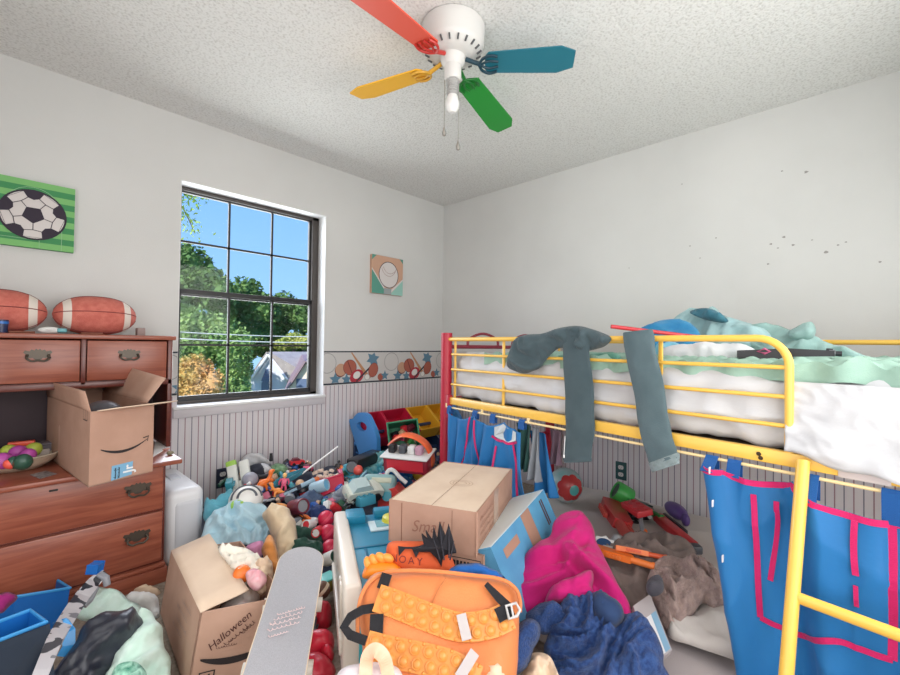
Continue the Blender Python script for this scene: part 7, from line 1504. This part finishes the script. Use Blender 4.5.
# ---- curtains on the rod
K_cur = cloth('curtain_blue_nylon', (42, 124, 190), (54, 138, 206), .42, 3, .12, 40)
_nt = K_cur.node_tree; _b = _nt.nodes['Principled BSDF']; _t = _nt.nodes.new('ShaderNodeBsdfTranslucent'); _t.inputs[0].default_value = lin((80, 160, 205)); _mx = _nt.nodes.new('ShaderNodeMixShader'); _mx.inputs[0].default_value = .35; _o = _nt.nodes['Material Output']; _nt.links.new(_b.outputs[0], _mx.inputs[1]); _nt.links.new(_t.outputs[0], _mx.inputs[2]); _nt.links.new(_mx.outputs[0], _o.inputs[0]); K_pink = cloth('trim_raspberry', (200, 28, 98), (206, 36, 106), .6); K_curl = cloth('curtain_loop_blue', (28, 84, 150))
t = thing('bed_curtain', Bd(1.7, -.02, .36), 'blue bed curtain with raspberry trim hanging beside the ladder', 'curtain')
sA, _z1 = sw(709, 470); sB = 2.04
def cfold(s, v):   # displacement off the rod plane
    u = (s - sA)
    f = .020 * math.sin(u * 24 + v * 1.2) + .012 * math.sin(u * 47 + 1 + v) + .016 * ridge((u * 4 + v * .6, v * 1.6 - u * 1.5), 4) + .010 * ridge((u * 7, v * 3.2 + u * 3), 8) ; f += .045 * math.exp(-((u - .035) / .05) ** 2) * (.5 + .5 * v)
    return f + .03 * v
def ctop(s):
    u = (s - sA) / (sB - sA); 
    dip = .0
    for a, b_, dpt in ((0.0, .10, .004), (.10, .40, .018), (.40, .98, .052)):
        if a <= u <= b_: k = (u - a) / (b_ - a); dip = dpt * (4 * k * (1 - k)) ** .6
    return .706 - dip
def cpt(s, z, lift_=0.0):
    zt_ = ctop(s); v = max(0, min(1, (zt_ - z) / .68)); ss = s + (.14 * (1 - (s - sA) / (sB - sA)) * v ** 1.0)
    return Bd(ss, -.022 - cfold(s, v) - lift_, z)
def cs(px, py):   # pixel -> curtain parameters
    s, z = sw(px, py, -.03)
    for _ in range(6):
        v = max(0, min(1, (ctop(min(max(s, sA), sB)) - z) / .68)); s0_ = sw(px, py, -.022 - cfold(min(max(s, sA), sB), v)); s, z = s0_[0] - .14 * (1 - (s - sA) / (sB - sA)) * v, s0_[1]
    return s, z
drape('curtain_panel', lambda u, v: cpt(sA + (sB - sA) * u, ctop(sA + (sB - sA) * u) * (1 - v) + .03 * v), 150, 60, .0025, K_cur, t)
def ctrim(nm, pts, w_, lift_=.004, per=8):
    q = [cs(x, y) for x, y in pts]; Q = crom(q, per, False) if len(q) > 2 else [tuple(np.array(q[0]) + (np.array(q[1]) - np.array(q[0])) * k / 14) for k in range(15)]
    path = [cpt(s, z, lift_) for s, z in Q]; return band(nm, path, w_, -bb, .002, K_pink, t)
band('top_trim', [cpt(sA + (sB - sA) * u, ctop(sA + (sB - sA) * u) - .009, .003) for u in np.linspace(0.0, 1, 90)], .018, -bb, .002, K_pink, t)
for nm, pts, w_ in (('pocket_trim', [(754, 494), (757, 540), (761, 617)], .016), ('pocket_trim', [(761, 617), (780, 626), (800, 634), (830, 640), (860, 648), (893, 659)], .016), ('pocket_trim', [(892, 521), (893, 580), (893, 659)], .018), ('tie_strap', [(777, 501), (778, 520), (776, 545), (771, 580)], .014), ('tie_strap', [(855, 520), (854, 545), (856, 575)], .014), ('tie_strap', [(856, 585), (857, 606)], .010)): ctrim(nm, pts, w_, .006)
def loops(par, ss_, m):
    for s in ss_:
        z0 = ctop(s) if par is t else .70; band('tab_loop', [Bd(s, -.028 - (cfold(s, 0) if par is t else .005), z0 - .01), Bd(s, -.030, ZR), Bd(s, -.022, ZR + .009), Bd(s, -.012, ZR), Bd(s, -.014, z0 - .01)], .038, [-bb, -bb, (-bb + _z).normalized(), (bb * .5 + _z).normalized(), bb], .003, m, par)
loops(t, [sA + .018, sA + .085, sw(813, 470)[0], sw(893, 480)[0]], K_curl)
for k, (x, y) in enumerate(((709, 470), (712, 503), (722, 558))):
    s, z = cs(x + 1.5, y); mb = MB(); q = cpt(s, z, .006); mb.box(q, (.003, .012, .022), RB, .001); mb.build('hook_tape', M_white, t)
# gathered curtain at the far end
t2 = thing('bed_curtain', Bd(.35, -.02, .40), 'blue bed curtain with pink trim bunched at the far end of the bed', 'curtain')
fs0, fs1 = sw(452, 415)[0], sw(527, 425)[0]
def fpt(u, v, lift_=0.0):
    s = fs0 + (fs1 - fs0) * u; zt_ = .712 - .035 * abs(math.sin(u * PI * 2.5)) ** 1.0; zb_ = .24 + .05 * math.sin(u * 9); g = .035 * math.sin(u * 17 + 2.2 * v) + .02 * math.sin(u * 31 - v * 3)
    return Bd(s + .05 * v * math.sin(u * 7 + 1) - .015 * v * (1 - u), -.03 - abs(g) * (.35 + v) - lift_, zt_ * (1 - v) + zb_ * v)
drape('curtain_panel', lambda u, v: fpt(u, v), 120, 50, .0025, K_cur, t2)
for a in ((.36, .0, .2, .95), (.44, .02, .62, .9), (.72, .25, .74, 1.0), (.90, .2, .93, 1.0)):
    band('pink_trim', [fpt(a[0] + (a[2] - a[0]) * k, a[1] + (a[3] - a[1]) * k, .005) for k in np.linspace(0, 1, 16)], .013, -bb, .002, K_pink, t2)
band('pink_trim', [fpt(.66 + .3 * k, .12 + .10 * math.sin(k * PI), .006) for k in np.linspace(0, 1, 14)], .012, -bb, .002, K_pink, t2)
mb = MB(); A = [fpt(.68 + .26 * k, .02, .003) for k in np.linspace(0, 1, 8)] + [fpt(.68 + .26 * k, .12 + .09 * math.sin(k * PI), .004) for k in np.linspace(1, 0, 8)]; mb.add(A, [list(range(16))]); mb.build('mesh_window', mat('mesh_window_pale', (192, 200, 204), .6), t2)
loops(t2, [fs0 + .01, fs0 + (fs1 - fs0) * .4, fs0 + (fs1 - fs0) * .64, fs1 - .01], K_curl)
def hang(name, px_top, px_bot, off, m, lab, cat, w0, w1, zt_=.70, amp=.02):
    s0, z0 = sw(*px_top, off); s1_, z1_ = sw(*px_bot, off)
    def f(u, v): return Bd(s0 + (s1_ - s0) * v + (u - .5) * (w0 * (1 - v) + w1 * v), off + amp * math.sin(u * 11 + v * 2) * (.4 + v), z0 * (1 - v) + z1_ * v)
    o = drape(name, f, 40, 40, .004, m); return tag(o, lab, cat)
hang('green_shirt', (524, 424), (524, 470), .01, cloth('shirt_bottle_green', (44, 78, 74), (54, 90, 84)), 'bottle green cloth hanging from the rod beside the bunched curtain', 'cloth', .10, .07)
hang('blue_cloth', (538, 432), (545, 494), .04, K_cur, 'blue cloth hanging behind the grey one under the bed', 'cloth', .10, .15)
hang('grey_cloth', (536, 428), (534, 480), .0, cloth('cloth_mid_grey', (136, 142, 150), (124, 130, 138)), 'grey cloth hanging from the rod between green and blue ones', 'cloth', .04, .085)
hang('mauve_cloth', (556, 430), (556, 464), .10, cloth('cloth_mauve', (128, 106, 120), (116, 96, 110)), 'mauve cloth hanging behind the rod left of the beach ball', 'cloth', .07, .06)
# ================================================================ camera, light, view
cd = bpy.data.cameras.new('camera'); co = bpy.data.objects.new('camera', cd); COL.objects.link(co)
cd.sensor_width = 36; cd.lens = FPX / 900 * 36; cd.clip_start = .02; cd.clip_end = 500
Mx = Matrix((RT, UP, -FW)).transposed().to_4x4(); Mx.translation = CAM; co.matrix_world = Mx; S.camera = co
w = bpy.data.worlds.new('sky'); S.world = w; w.use_nodes = True; nt = w.node_tree; bg = nt.nodes['Background']
N = nt.nodes.new; tcw = N('ShaderNodeTexCoord'); spw = N('ShaderNodeSeparateXYZ'); rw = N('ShaderNodeValToRGB'); rw.color_ramp.elements[0].position = .48; rw.color_ramp.elements[1].position = .80
mpw = N('ShaderNodeMath'); mpw.operation = 'MULTIPLY_ADD'; mpw.inputs[1].default_value = .5; mpw.inputs[2].default_value = .5
rw.color_ramp.elements[0].color = lin((160, 208, 252)); rw.color_ramp.elements[1].color = lin((92, 160, 246))
nt.links.new(tcw.outputs['Generated'], spw.inputs[0]); nt.links.new(spw.outputs[2], mpw.inputs[0]); nt.links.new(mpw.outputs[0], rw.inputs[0]); nt.links.new(rw.outputs[0], bg.inputs[0]); bg.inputs[1].default_value = 1.15
def light(name, kind, loc, dirn, energy, col=(1, 1, 1), **kw):
    l = bpy.data.lights.new(name, kind); l.energy = energy; l.color = col
    for k, v in kw.items(): setattr(l, k, v)
    o = bpy.data.objects.new(name, l); COL.objects.link(o); o.location = V(loc); o.rotation_euler = V(dirn).to_track_quat('-Z', 'Y').to_euler(); return o
light('sun', 'SUN', (5, 5, 12), (-.72, -.36, -.58), 5.0, (1, .95, .87), angle=.01)
# added fill lights at the solid back and front walls, no opening there
light('back_wall_fill_light', 'AREA', (1.9, 3.44, 1.18), (0, -1, -.08), 50, (1, .985, .97), shape='RECTANGLE', size=2.4, size_y=1.9)
light('front_wall_fill_light', 'AREA', (3.55, 2.2, 1.0), (-1, 0, -.06), 20, (1, .985, .97), shape='RECTANGLE', size=2.0, size_y=1.9)
light('window_daylight', 'AREA', ((WX0 + WX1) / 2, -.55, 1.5), (0, 1, -.25), 46, (.94, .97, 1), shape='RECTANGLE', size=1.3, size_y=1.5)
vs = S.view_settings; vs.view_transform = 'Standard'; vs.look = 'None'; vs.exposure = 0.13; vs.gamma = 1.0; vs.use_curve_mapping = False
S.display_settings.display_device = 'sRGB'
